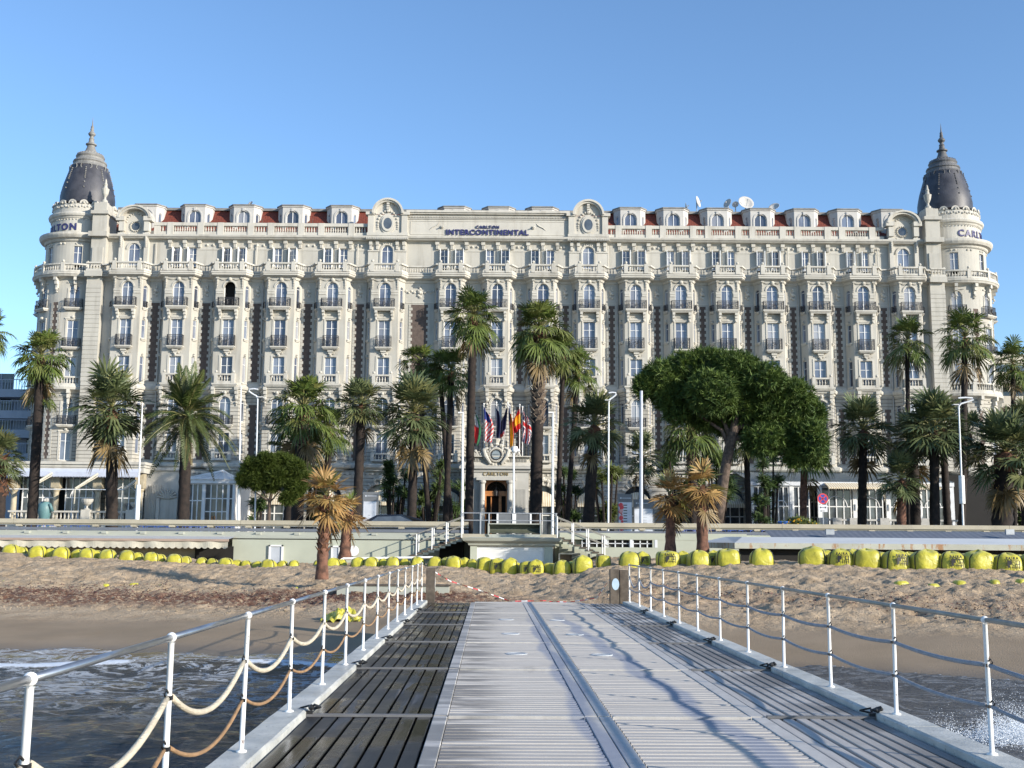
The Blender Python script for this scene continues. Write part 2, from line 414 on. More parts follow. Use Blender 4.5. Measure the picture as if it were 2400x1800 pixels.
t = NT('sea_water', .06, spec=.34)
t.b.inputs['IOR'].default_value = 1.33
xyz = t.sep(t.pos()); px_, py_ = xyz[0], xyz[1]
shx = t.math('MULTIPLY', t.math('MINIMUM', t.math('MAXIMUM', px_, -5.0), 13.0), .34)
sd_ = t.math('ADD', t.math('SUBTRACT', py_, 27.3), shx)
cc = t.mix(t.smooth(t.math('ADD', sd_, t.math('MULTIPLY', t.noise(.3, 3), 5)), -16, -8), (.010, .034, .060), (.034, .032, .026))
cc = t.mix(t.smooth(sd_, -5, 1), cc, (.070, .058, .045))
warp = t.noise(1.1, 6, .65, vec=t.vmul(t.pos(), (.55, 1.0, 1)), dist=1.6)
vein = t.smooth(t.math('ABSOLUTE', t.math('SUBTRACT', warp, .5)), .012, .045, 1, 0)
near = t.math('MULTIPLY', t.smooth(sd_, -12, -5), t.smooth(px_, -3, 3, 1, .35))
foam = t.math('MULTIPLY', vein, t.math('MULTIPLY', near, .5))
patch = t.math('MULTIPLY', t.smooth(t.noise(.42, 4, .6, dist=.8), .55, .66), t.smooth(t.noise(5, 6, .75), .46, .58))
foam = t.math('MAXIMUM', foam, t.math('MULTIPLY', patch, t.math('MULTIPLY', t.smooth(sd_, -8, -3.5), t.smooth(px_, -2.5, -1, 1, .1))))
att = t.n.new('ShaderNodeAttribute'); att.attribute_name = 'foam'
fz = t.smooth(t.math('ADD', att.outputs['Fac'], t.math('MULTIPLY', t.math('SUBTRACT', t.noise(3.2, 7, .72, dist=.7), .5), 1.5)), .52, .82)
foam = t.math('MAXIMUM', foam, fz)
cc = t.mix(foam, cc, (.72, .76, .80)); t.color(cc)
calm = t.smooth(px_, 1.5, 4.0); cc = t.mix(calm, cc, t.mix(foam, (.085, .080, .074), (.6, .63, .66))); t.color(cc)
t.rough(t.math('MAXIMUM', t.smooth(foam, .1, .6, .07, .6), t.math('MULTIPLY', calm, .42)))
t.bump(t.math('ADD', t.noise(5.5, 6, .62, vec=t.vmul(t.pos(), (.8, 1.3, 1)), dist=.5), t.math('MULTIPLY', foam, .5)), .55, .14)
M['sea'] = t.m
def crest(x):      # small breaking wave on the left, roughly 25 m out
    return 26.3 + .35*np.sin(x*.7) - .05*x*0
def sea_h(x, y):
    sh = shore(x); d = y-sh
    amp = .8*np.clip(-d/10, .15, 1)*np.clip((120-np.abs(x))/60, 0, 1)*np.clip((y+90)/60, 0, 1)
    h = .07*np.sin(.9*y+.25*x+1.5*vnoise(x*.3, y*.3, 4)) + .05*np.sin(1.9*y-.7*x+2.2*vnoise(x*.5, y*.6, 6)) + .09*(vnoise(x*1.6, y*2.2, 8)-.5) + .05*(vnoise(x*3.7, y*4.6, 12)-.5)
    z = SEA + h*amp
    left = np.clip((-2.2-x)/1.2, 0, 1)
    c = crest(x); wv = np.exp(-((y-c)/np.where(y > c, .22, 1.1))**2)*.26*left*np.clip(vnoise(x*.35+3, x*0, 3)*1.6, .2, 1.2)
    z = z + wv
    run = np.clip((y-sh+2.0)/3.0, 0, 1)          # thin sheet of water running up the sand
    sand = sand_h(x, y, False)+.018
    up = .9*vnoise(x*.35, x*0+2, 21)+.5*vnoise(x*1.1, x*0+5, 22)
    sheet = np.where(y < sh+up*1.9-.2, sand, sand-.30)
    z = np.where(y > sh-1.0, np.maximum(np.where(y > sh+up*1.9-.2, sheet, z-.05*run), sheet), z)
    return z
xs = spread(-22, 22, .15, 2500, 1.3); ysea = np.concatenate([-np.geomspace(2500, 3, 24), np.arange(-2, 3, .5), np.arange(3, 31.5, .13)])
me = grid('sea', xs, ysea, sea_h, M['sea'])
XX, YY = np.meshgrid(xs, ysea); sh = shore(XX); up = .9*vnoise(XX*.35, XX*0+2, 21)+.5*vnoise(XX*1.1, XX*0+5, 22)
line = np.exp(-((YY-(sh+up*1.9-.2))/.10)**2)*1.0
cr = crest(XX); left = np.clip((-2.2-XX)/1.2, 0, 1)*np.clip((vnoise(XX*.5+3, XX*0, 3)-.25)*3, 0, 1)
wave = np.clip(np.exp(-((YY-cr+.15)/.55)**2)*1.1, 0, 1)*left
wide = np.exp(-((YY-(sh-1.2+.7*np.sin(XX*.5)))/.9)**2)*.62
spl = np.exp(-((XX-8.1)/1.5)**2-((YY-17.4)/.9)**2)*.95
fo = np.clip(np.maximum(np.maximum(spl, 0), np.maximum(np.maximum(line, wave), wide*np.clip((3-XX)/3, .12, .75))), 0, 1)
at = me.attributes.new('foam', 'FLOAT', 'POINT'); at.data.foreach_set('value', fo.ravel().astype(np.float32))
o = link('sea', me); tag(o, kind='structure')

t = NT('promenade_paving', .85); t.color(t.mix(t.smooth(t.noise(.4, 5), .3, .7), (.20, .18, .16), (.30, .28, .25))); M['paving'] = t.m
mb = MB(); mb.poly([(-2500, 60.6, 1.72), (2500, 60.6, 1.72), (2500, 72, 1.72), (-2500, 72, 1.72)])
mb.poly([(-2500, 60.6, 1.72), (-2500, 60.6, -1.0), (2500, 60.6, -1.0), (2500, 60.6, 1.72)])
tag(link('promenade', mb.mesh('promenade', M['paving'])), kind='structure')
M['asphalt'] = plain('asphalt', (.06, .06, .062), .9, var=.2, bump=.3, bscale=40)
mb = MB(); mb.poly([(-2500, 72, 1.60), (2500, 72, 1.60), (2500, 90, 1.60), (-2500, 90, 1.60)])
mb.poly([(-2500, 72, 1.72), (-2500, 72, 1.60), (2500, 72, 1.60), (2500, 72, 1.72)])
tag(link('road', mb.mesh('road', M['asphalt'])), kind='structure')
mb = MB(); mb.poly([(-2500, 90, 1.72), (2500, 90, 1.72), (2500, 3500, 1.72), (-2500, 3500, 1.72)])
mb.poly([(-2500, 90, 1.60), (2500, 90, 1.60), (2500, 90, 1.72), (-2500, 90, 1.72)])
tag(link('ground', mb.mesh('ground', M['paving'])), kind='structure')

# seaweed flakes lying on the sand
mb = MB()
for i in range(8000):
    x = random.uniform(-22, -2) if random.random() < .8 else random.uniform(4.5, 16)
    s = 13.0+random.gauss(0, 1.1)+1.2*math.sin(x*.3); y = float(shore(np.array(x)))+s
    if random.random() > .35+.65*float(vnoise(np.array(x*.8), np.array(y*.8), 31)): continue
    z = float(sand_h(np.array(x), np.array(y)))+.012; r = random.uniform(.02, .06); a = random.uniform(0, PI); t_ = random.uniform(-.02, .05)
    mb.poly([(x-r*math.cos(a), y-r*math.sin(a), z), (x+.3*r*math.sin(a), y-.3*r*math.cos(a), z+t_), (x+r*math.cos(a), y+r*math.sin(a), z+.01), (x-.3*r*math.sin(a), y+.3*r*math.cos(a), z+.03)])
M['weed'] = plain('brown_seaweed', (.13, .05, .035), .6, c2=(.05, .025, .02))
tag(link('seaweed', mb.mesh('seaweed', M['weed'])), 'dark reddish brown seaweed scattered in a band across the sand', 'seaweed', kind='stuff')
# pebbles / clods on dry sand
mb = MB()
for i in range(2600):
    x = random.uniform(-24, 24); y = float(shore(np.array(x)))+random.uniform(8.5, 19)
    z = float(sand_h(np.array(x), np.array(y))); r = random.uniform(.015, .05)
    b = len(mb.v)
    for k in range(4): mb.v.append((x+r*math.cos(k*PI/2+i), y+r*math.sin(k*PI/2+i), z))
    mb.v.append((x+r*.2, y, z+r*1.1))
    for k in range(4): mb.face((b+k, b+(k+1) % 4, b+4))
tag(link('sand_clods', mb.mesh('sand_clods', M['sand'])), 'small clods of sand strewn over the trampled beach', 'sand', kind='stuff')

# splash at the right edge of the pier
mb = MB()
M['spray'] = plain('water_spray', (.85, .88, .90), .35, var=.05)
def drops(cx, cy, n, sx, sz, rmin, rmax):
    for i in range(n):
        a = random.gauss(0, 1); x = cx+a*sx; y = cy+random.gauss(0, .3); hh = abs(random.gauss(0, 1))*sz*math.exp(-abs(a)*.35)
        r = random.uniform(rmin, rmax)*(1.2-.5*min(1, hh/(2*sz)))
        b = len(mb.v); z = SEA+.02+hh
        mb.v.extend([(x-r, y, z), (x, y-r, z-r*.3), (x+r, y, z+r*.2), (x, y+r, z), (x, y, z+r*1.2), (x, y, z-r)])
        for q in ((0, 1, 4), (1, 2, 4), (2, 3, 4), (3, 0, 4), (1, 0, 5), (2, 1, 5), (3, 2, 5), (0, 3, 5)): mb.face([b+k for k in q])

for _ in range(16):
    cx = random.gauss(8.1, .85); drops(cx, 17.5, 900, .13, random.uniform(.08, .34), .002, .0085)
drops(8.2, 17.4, 6000, .9, .13, .002, .009)
tag(link('wave_splash', mb.mesh('wave_splash', M['spray'])), 'white spray of a small wave splashing beside the right side of the pier', 'spray', kind='stuff')
drops_mb = MB(); mb = drops_mb
for i in range(500):
    x = random.uniform(-12, -3.4); c = float(crest(np.array(x))); 
    if float(vnoise(np.array(x*.5+3), np.array(0.), 3)) < .3: continue
    y = c+random.gauss(-.1, .25); z = SEA+abs(random.gauss(.12, .07)); r = random.uniform(.004, .012); b = len(mb.v)
    mb.v.extend([(x-r, y, z), (x, y-r, z), (x+r, y, z), (x, y+r, z), (x, y, z+r)])
    for q in ((0, 1, 4), (1, 2, 4), (2, 3, 4), (3, 0, 4)): mb.face([b+k for k in q])
tag(link('wave_foam', mb.mesh('wave_foam', M['spray'])), 'white foam on the little breaker left of the pier', 'foam', kind='stuff')
# ---------------------------------------------------------------- the hotel
F = 109.0; W0 = 110.5; WB = 110.05
hotel = thing('hotel_building', 'long seven-storey cream stone grand hotel with red roof and two dark domed corner towers', 'hotel', (0, F, 1.72))
def H(name, me, loc=(0, 0, 0), rz=0.0, parent=None): return link(name, me, parent or hotel, loc, rz)
def subp(name, me, parent, loc=(0, 0, 0)): return link(name, me, parent, loc, local=True)
BX = [X(x, 690, F) for x in (298, 418, 538, 658.5, 779, 902, 1056, 1165.5, 1273, 1381, 1490, 1596, 1704, 1810, 1917.5, 2024, 2132)]
NB = len(BX); WIDE = [i < 6 for i in range(NB)]
HFW = [1.38 if w_ else 1.13 for w_ in WIDE]; HBW = [1.90 if w_ else 1.66 for w_ in WIDE]
def arc_panel(mb, u0, u1, v0, v1, ops, t, T, step=None, back=False):
    """wall sheet u0..u1, v0..v1 with openings (uc, halfwidth, va, vb, arch_rise) and reveals of depth t; T maps (u, v, d)"""
    us = {u0, u1}; vs = {v0, v1}
    for (uc, hw, a, b, r) in ops:
        us |= {uc-hw, uc+hw}; vs |= {a, b-r}
        if r: vs.add(b)
    if step:
        n = max(1, int((u1-u0)/step))
        for i in range(n): us.add(u0+(u1-u0)*i/n)
    us = sorted(us); vs = sorted(vs)
    def q(pts): mb.poly([T(*p) for p in pts])
    for i in range(len(us)-1):
        for j in range(len(vs)-1):
            a, b, c, d = us[i], us[i+1], vs[j], vs[j+1]
            if b-a < 1e-5 or d-c < 1e-5: continue
            um, vm = (a+b)/2, (c+d)/2
            if any(abs(um-o[0]) < o[1] and o[2] < vm < o[3] for o in ops): continue
            q([(a, c, 0), (b, c, 0), (b, d, 0), (a, d, 0)])
    for (uc, hw, a, b, r) in ops:
        s = b-r
        q([(uc-hw, a, 0), (uc-hw, a, -t), (uc-hw, s, -t), (uc-hw, s, 0)][::-1])
        q([(uc+hw, a, 0), (uc+hw, a, -t), (uc+hw, s, -t), (uc+hw, s, 0)])
        q([(uc-hw, a, 0), (uc+hw, a, 0), (uc+hw, a, -t), (uc-hw, a, -t)][::-1])
        if not r: q([(uc-hw, s, 0), (uc+hw, s, 0), (uc+hw, s, -t), (uc-hw, s, -t)])
        else:
            N = 8; pts = [(uc-hw*math.cos(PI*k/N), s+r*math.sin(PI*k/N)) for k in range(N+1)]
            for k in range(N):
                (x0, y0), (x1, y1) = pts[k], pts[k+1]
                q([(x0, y0, 0), (x1, y1, 0), (x1, b, 0), (x0, b, 0)])
                q([(x0, y0, 0), (x0, y0, -t), (x1, y1, -t), (x1, y1, 0)])
def win_meshes(w_, h, r, mull=1, trans=.3):
    fr = .045 if w_ > .6 else .028
    """white frame and its pane, origin at the bottom centre, facing -Y"""
    mb = MB()
    mb.box(-w_/2, -w_/2+fr, -.04, .04, 0, h-r); mb.box(w_/2-fr, w_/2, -.04, .04, 0, h-r); mb.box(-w_/2+fr, w_/2-fr, -.04, .04, 0, fr*1.3)
    if r:
        N = 8; p = [(-w_/2*math.cos(PI*k/N), h-r+r*math.sin(PI*k/N)) for k in range(N+1)]; sc_ = 1-2*fr/w_
        for k in range(N):
            (a, b), (c, d) = p[k], p[k+1]
            mb.poly([(a, -.04, b), (c, -.04, d), (c*sc_, -.04, h-r+(d-h+r)*sc_), (a*sc_, -.04, h-r+(b-h+r)*sc_)])
    else: mb.box(-w_/2+fr, w_/2-fr, -.04, .04, h-fr, h)
    for k in range(mull):
        xm = -w_/2+w_*(k+1)/(mull+1); mb.box(xm-.036, xm+.036, -.055, .045, fr, h-.03)
    if trans:
        zt = h*(1-trans) if not r else h-r-.02
        mb.box(-w_/2+fr, w_/2-fr, -.045, .035, zt-.02, zt+.02)
    f = mb.mesh('window_frame', M['white'])
    mb = MB()
    if r:
        N = 8; mb.poly([(-w_/2, .0, 0), (w_/2, .0, 0)]+[(w_/2*math.cos(PI*k/N), .0, h-r+r*math.sin(PI*k/N)) for k in range(N+1)])
    else: mb.poly([(-w_/2, 0, 0), (w_/2, 0, 0), (w_/2, 0, h), (-w_/2, 0, h)])
    return f, mb.mesh('pane', M['glass'])
def window(ms, loc, rz=0.0, name='window', pane=None):
    o = H(name, ms[0], loc, rz); c = subp('pane', ms[1], o)
    if pane:
        c.data = pane
    return o
def facade(loc, w_):   # thin helper: unit map for flat walls facing -Y at depth Y
    return lambda u, v, d: (u, w_-d, v)
ZL6 = (24.96, 27.55); ZL5 = (20.92, 23.70); ZL4 = (17.18, 19.93); ZL3 = (13.08, 15.88); ZL2 = (9.55, 12.30)
OPS = lambda hw: [(0, hw, *ZL6, hw), (0, hw+.02, *ZL5, 0), (0, hw+.02, *ZL4, 0), (0, hw, *ZL3, hw), (0, hw, *ZL2, 0)]
ZS = 16.95
def split_mats(mb):
    for k, f in enumerate(mb.f):
        z = sum(mb.v[i][2] for i in f)/len(f); mb.m[k] = 1 if z < ZS else 0
def bay_mesh(hf, hb):
    mb = MB()
    arc_panel(mb, -hf, hf, 9.0, ZS, [o for o in OPS(.56) if o[2] < ZS], .28, lambda u, v, d: (u, F-WB-d, v))
    arc_panel(mb, -hf, hf, ZS, 28.1, [o for o in OPS(.56) if o[2] > ZS], .28, lambda u, v, d: (u, F-WB-d, v))
    L = math.hypot(hb-hf, WB-F)
    sops = [(L*.5, .27, *ZL6[:1], ZL6[1]-.35, .27), (L*.5, .24, ZL5[0]+.9, ZL5[1]-.05, 0), (L*.5, .24, ZL4[0]+.2, ZL4[1], 0), (L*.5, .26, ZL3[0]+.4, ZL3[1]-.3, .26), (L*.5, .24, ZL2[0]+.7, ZL2[1], 0)]
    for s in (-1, 1):
        nx, ny = s*(WB-F)/L, -(hb-hf)/L
        def T(u, v, d, s=s, nx=nx, ny=ny):
            tt = u/L; return (s*(hf+(hb-hf)*tt)+nx*d, (F-WB)*(1-tt)+ny*d, v)
        for lo, hi in ((9.0, ZS), (ZS, 28.1)):
            arc_panel(mb, 0, L, lo, hi, [o for o in sops if lo < o[2] < hi], .16, T)
    split_mats(mb)
    me = mb.mesh('bay_wall', [M['stone'], M['rust']])
    return me, L, sops
bayW, LW, sopsW = bay_mesh(1.38, 1.90); bayN, LN, sopsN = bay_mesh(1.13, 1.66)
wA6 = win_meshes(1.12, 2.59, .56); w5 = win_meshes(1.16, 2.78, 0); w4 = win_meshes(1.16, 2.75, 0, trans=.33); wA3 = win_meshes(1.12, 2.80, .56); w2 = win_meshes(1.12, 2.75, 0)
sA6 = win_meshes(.54, 2.24, .27, 0); s5 = win_meshes(.48, 1.83, 0, 0); s4 = win_meshes(.48, 2.55, 0, 0); sA3 = win_meshes(.52, 2.1, .26, 0); s2 = win_meshes(.48, 2.05, 0, 0)
mbo = MB(); mbo.poly([(-.56, .5, 0), (.56, .5, 0), (.56, .5, 2.59), (-.56, .5, 2.59)]); opendark = mbo.mesh('dark_room', M['dark'])
# trim of one bay (surrounds, keystones, capitals, garland, consoles)
def swag(mb, x0, x1, z, drop, y, r=.075, n=9):
    for i in range(n+1):
        t_ = i/n; zz = z-drop*4*t_*(1-t_); mb.ball((x0+(x1-x0)*t_, y, zz), r*(.8+.5*math.sin(PI*t_)), 5, 3)
def console(mb, x, y, z1, h, w_=.22, d=.5):
    mb.box(x-w_/2, x+w_/2, y-d, y, z1-h*.28, z1); mb.box(x-w_/2*.9, x+w_/2*.9, y-d*.72, y, z1-h*.62, z1-h*.28); mb.box(x-w_/2*.75, x+w_/2*.75, y-d*.4, y, z1-h, z1-h*.62)
    mb.ball((x, y-d*.45, z1-h*.98), w_*.5, 6, 4)
def arch_trim(mb, hw, z, y, w_=.14, d=.07, N=10):
    for k in range(N):
        a0, a1 = PI*k/N, PI*(k+1)/N
        o = [(-(hw+e)*math.cos(a), z+(hw+e)*math.sin(a)) for e in (0.0, w_) for a in (a0, a1)]
        (a, b), (c, e), (g, h), (i, j) = o
        mb.poly([(a, y-d, b), (g, y-d, h), (i, y-d, j), (c, y-d, e)][::-1]); mb.poly([(g, y, h), (g, y-d, h), (i, y-d, j), (i, y, j)][::-1])
def trim_mesh(hf, hb):
    y = F-WB; mb = MB()
    # level 6: capitals, arch, cartouche with garlands, corner drops
    arch_trim(mb, .58, ZL6[1]-.56, y)
    for s in (-1, 1):
        mb.box(s*(.60+hf)/2-(hf-.62)/2, s*(.60+hf)/2+(hf-.62)/2+0, y-.10, y, 26.55, 26.72); mb.box(s*(.60+hf)/2-(hf-.66)/2, s*(.60+hf)/2+(hf-.66)/2, y-.06, y, 26.32, 26.55)
        for k in range(6): mb.ball((s*(hf-.12), y-.06, 26.95+k*.17), .10-.008*(5-k), 6, 4)
        mb.box(s*(hf-.15)-.15, s*(hf-.15)+.15, y-.22, y, 27.86, 28.1)
        swag(mb, s*.22, s*(hf-.25), 27.92, .16, y-.03)
    mb.ball((0, y-.03, 27.82), .24, 10, 6, .95)
    # level 5: frieze panel and consoles below the upper iron balcony
    for s in (-1, 1): console(mb, s*.80, y, 24.62, .85, .26, .52)
    mb.box(-.62, .62, y-.07, y, 23.86, 23.98); mb.box(-.66, .66, y-.05, y, 24.42, 24.5)
    for k in range(7): mb.ball((-.36+.12*k, y-.02, 24.2), .05, 5, 3)
    for s in (-1, 1): mb.box(s*.66-.08, s*.66+.08, y-.05, y, ZL5[0], ZL5[1]+.12)
    mb.box(-.58, .58, y-.055, y, ZL5[1], ZL5[1]+.12)
    # level 4: bracket below the lower iron balcony, surround
    mb.box(-.28, .28, y-.30, y, 20.42, 20.66); mb.box(-.2, .2, y-.2, y, 20.22, 20.42); mb.ball((0, y-.14, 20.12), .14, 6, 4)
    for k in (-1, 1): mb.ball((k*.32, y-.04, 20.28), .09, 6, 4); swag(mb, k*.3, k*.85, 20.34, .05, y, .04, 4)
    for s in (-1, 1): mb.box(s*.68-.09, s*.68+.09, y-.05, y, ZL4[0], ZL4[1]+.14)
    mb.box(-.59, .59, y-.055, y, ZL4[1], ZL4[1]+.14)
    # level 3 : arch, big consoles and mask
    arch_trim(mb, .58, ZL3[1]-.56, y, .16, .08)
    for s in (-1, 1):
        console(mb, s*(hf-.22), y, 16.84, 1.15, .34, .48); mb.ball((s*(hf-.22), y-.1, 15.3), .13, 6, 4); mb.ball((s*(hf-.22), y-.06, 15.05), .09, 6, 4)
    mb.ball((0, y-.08, 16.28), .19, 8, 5); mb.box(-.12, .12, y-.16, y, 15.95, 16.12)
    for k in (-1, 1): mb.ball((k*.25, y-.04, 16.35), .11, 6, 4); mb.ball((k*.45, y-.02, 16.42), .08, 6, 4)
    # level 2 : bracket under the iron balcony
    mb.box(-.22, .22, y-.28, y, 12.62, 12.86); mb.ball((0, y-.12, 12.5), .14, 6, 4)
    for s in (-1, 1): mb.box(s*.64-.07, s*.64+.07, y-.045, y, ZL2[0], ZL2[1]+.1)
    mb.box(-.56, .56, y-.05, y, ZL2[1], ZL2[1]+.1)
    # small hoods and sills of the side windows
    L = math.hypot(hb-hf, WB-F)
    for s in (-1, 1):
        nx, ny = s*(WB-F)/L, -(hb-hf)/L; cx = s*(hf+hb)/2; cy = y/2
        for zz in (23.74, 19.98, 12.3):
            for (e, zd) in ((.06, 0), (.13, .14)): mb.ball((cx+nx*e, cy+ny*e, zz+.08+zd), .17-.3*zd, 6, 3, .5)
        for zz in (24.9, 21.75, 17.3, 13.4):
            def T(a, b, c, s=s, nx=nx, ny=ny, cx=cx, cy=cy): return (cx+nx*b+(-ny)*a, cy+ny*b+nx*a, c)
            mb.box(-.36, .36, 0, .16, zz-.10, zz, T); mb.box(-.3, .3, 0, .10, zz-.22, zz-.10, T)
    return mb.mesh('carved_trim', M['trim'])
trW, trN = trim_mesh(1.38, 1.90), trim_mesh(1.13, 1.66)
# iron balconies
def iron_mesh(w_, d, h, curved=True):
    mb = MB(); hw = w_/2
    mb.box(-hw, hw, -d-.02, -d+.02, h-.045, h); mb.box(-hw, hw, -d-.012, -d+.012, .05, .08); mb.box(-hw, hw, -d-.012, -d+.012, h*.80, h*.80+.03)
    for s in (-1, 1):
        mb.box(s*hw-.02, s*hw+.02, -d+.02, 0, h-.045, h); mb.box(s*hw-.015, s*hw+.015, -d+.02, 0, .05, .08)
        for k in range(4): mb.box(s*hw-.012, s*hw+.012, -d+.1+k*.13-.012, -d+.1+k*.13+.012, .08, h-.045)
    n = int(w_/.115)
    for k in range(n+1):
        x = -hw+w_*k/n; mb.box(x-.016, x+.016, -d-.012, -d+.012, .08, h-.045)
    for k in range(int(w_/.34)):        # scrolls
        cx = -hw+w_*(k+.5)/int(w_/.34); r = .12
        for zc, rr in ((h*.42, .13), (h*.22, .09), (h*.66, .08)):
            p = [(cx+rr*math.cos(a*PI/5), -d-.02, zc+rr*math.sin(a*PI/5)) for a in range(11)]; mb.tube(p, .016, 3, False)
    for k in range(7):
        a = k*PI/3.5; mb.tube([(0, -d-.03, h*.45), (.2*math.cos(a), -d-.05, h*.45+.26*math.sin(a))], .022, 3, False)
    return mb.mesh('iron_balcony', M['iron'])
def slab_mesh(w_, d, h):
    mb = MB(); mb.box(-w_/2, w_/2, -d, 0, -h*.45, 0); mb.box(-w_/2+.07, w_/2-.07, -d+.07, 0, -h*.75, -h*.45); mb.box(-w_/2+.14, w_/2-.14, -d+.15, 0, -h, -h*.75)
    return mb.mesh('balcony_slab', M['trim'])
ib6 = iron_mesh(2.02, .58, .88); ib5 = iron_mesh(1.5, .52, 1.12); ib3 = iron_mesh(1.7, .5, .95); ibs = iron_mesh(.5, .18, .6)
sl6, sl5, sl3 = slab_mesh(2.14, .66, .34), slab_mesh(1.62, .58, .27), slab_mesh(1.8, .56, .26)
# stone balustrades
def baluster(mb, x, y, z, h, r=.075):
    mb.lathe([(r*.8, 0), (r*.8, h*.1), (r*.5, h*.14), (r*1.05, h*.38), (r*.55, h*.72), (r*.5, h*.8), (r*.85, h*.88), (r*.85, h)], (x, y), 6, z=z)
def balus_run(rail, bal, p0, p1, z0, h, base=.2, top=.16, step=.26, hw=.11, piers=True):
    p0 = Vector((p0[0], p0[1], 0)); p1 = Vector((p1[0], p1[1], 0)); d = p1-p0; L = d.length; d.normalize(); nn = Vector((d.y, -d.x, 0))
    def T(a, b, c): q = p0+d*a+nn*b; return (q.x, q.y, c)
    rail.box(0, L, -hw-.03, hw+.03, z0, z0+base, T); rail.box(0, L, -hw-.05, hw+.05, z0+h-top, z0+h, T)
    n = max(1, int(L/step))
    for k in range(n):
        q = p0+d*(L*(k+.5)/n); baluster(bal, q.x, q.y, z0+base, h-base-top)
def balcony_stone(w_, d, h, returns=True):
    rail, bal = MB(), MB(); hw = w_/2; e = .30
    balus_run(rail, bal, (-hw+e, -d), (hw-e, -d), 0, h)
    for s in (-1, 1):
        rail.box(s*(hw-.15)-.17, s*(hw-.15)+.17, -d-.17, -d+.17, 0, h+.04); rail.ball((s*(hw-.15), -d, h+.2), .15, 8, 6); rail.box(s*(hw-.15)-.06, s*(hw-.15)+.06, -d-.06, -d+.06, h+.04, h+.1)
        rail.box(s*(hw-.15)-.11, s*(hw-.15)+.11, -d+.17, 0, 0, h)
    return rail.mesh('stone_balcony', M['trim']), bal.mesh('balusters', M['trim'])
sb4, sb4b = balcony_stone(2.0, .46, .95); sb2, sb2b = balcony_stone(1.9, .40, .82)
sl4 = slab_mesh(2.5, .62, .36)
glassopen = opendark
for i, (bx, wd) in enumerate(zip(BX, WIDE)):
    hf, hb = HFW[i], HBW[i]
    H('bay_wall', bayW if wd else bayN, (bx, WB, 0)); H('carved_trim', trW if wd else trN, (bx, WB, 0))['kind'] = 'stuff'
    fy = F
    o = window(wA6, (bx, fy+.2, ZL6[0]))
    if i == 2:
        o.hide_render = False
        bpy.data.objects.remove(o.children[0]); me0 = MB(); me0.box(-.56, -.50, -.04, .04, 0, 2.0); me0.box(.50, .56, -.04, .04, 0, 2.0); o.data = me0.mesh('window_frame', M['white'])
        subp('dark_room', opendark, o); o['label'] = 'open window showing a black room'
    window(w5, (bx, fy+.2, ZL5[0])); window(w4, (bx, fy+.2, ZL4[0])); window(wA3, (bx, fy+.2, ZL3[0])); window(w2, (bx, fy+.2, ZL2[0]))
    for (me, sl, z) in ((ib6, sl6, ZL6[0]), (ib5, sl5, ZL5[0]), (ib3, sl3, ZL3[0])):
        b = H('iron_balcony', me, (bx, fy, z)); subp('balcony_slab', sl, b)
    b = H('stone_balcony', sb4, (bx, fy, ZL4[0])); k = subp('balusters', sb4b, b); k['kind'] = 'stuff'; subp('balcony_slab', sl4, b)
    b = H('stone_balcony', sb2, (bx, fy-.02, ZL2[0])); k = subp('balusters', sb2b, b); k['kind'] = 'stuff'
    L = math.hypot(hb-hf, WB-F)
    for s in (-1, 1):
        ang = s*math.atan2(WB-F, hb-hf)          # turn of a panel that faces -Y towards the side
        nx, ny = s*(WB-F)/L, -(hb-hf)/L; cx = bx+s*(hf+hb)/2 - nx*.11; cy = (F+WB)/2 - ny*.11
        for ms, z in ((sA6, ZL6[0]), (s5, ZL5[0]+.9), (s4, ZL4[0]+.2), (sA3, ZL3[0]+.4), (s2, ZL2[0]+.7)):
            window(ms, (cx, cy, z), ang, 'side_window')
        bb = H('small_iron_balcony', ibs, (cx+nx*.11, cy+ny*.11, ZL6[0]), ang)
# wall between the bays, with brick strips between toothed quoins
edges = []
for i in range(NB-1): edges.append((BX[i]+HBW[i], BX[i+1]-HBW[i+1]))
mb = MB(); ends = [(-42.8, BX[0]-HBW[0])]+edges+[(BX[-1]+HBW[-1], 43.6)]
for (a, b) in ends:
    for lo, hi in ((9.0, ZS), (ZS, 28.1)): mb.poly([(a, WB, lo), (b, WB, lo), (b, WB, hi), (a, WB, hi)])
split_mats(mb); H('wall', mb.mesh('wall', [M['stone'], M['rust']]))
def strip(a, b, z0, z1, w_, y=None, T=None):
    """brick strip with quoin teeth standing 2-4 cm proud"""
    c = (a+b)/2; mb = MB(); y = WB if y is None else y
    T = T or (lambda u, d, v: (u, y-d, v))
    n = max(1, int((z1-z0)/.30)); dz = (z1-z0)/n
    mb.mat(0).box(c-w_/2, c+w_/2, 0, .02, z0, z1, T)
    for k in range(n):
        e = .02 if k % 2 else .17*min(1.0, w_/.7)
        for s in (-1, 1):
            u0, u1 = sorted((c+s*(w_/2+.0), c+s*(w_/2-e)));
            u1, u0 = (u1+.2 if s > 0 else u1), (u0-.2 if s < 0 else u0)
            mb.mat(1).box(u0, u1, 0, .05, z0+k*dz+.012, z0+(k+1)*dz-.012, T)
    return mb.mesh('brick_strip', [M['brick'], M['stone']])
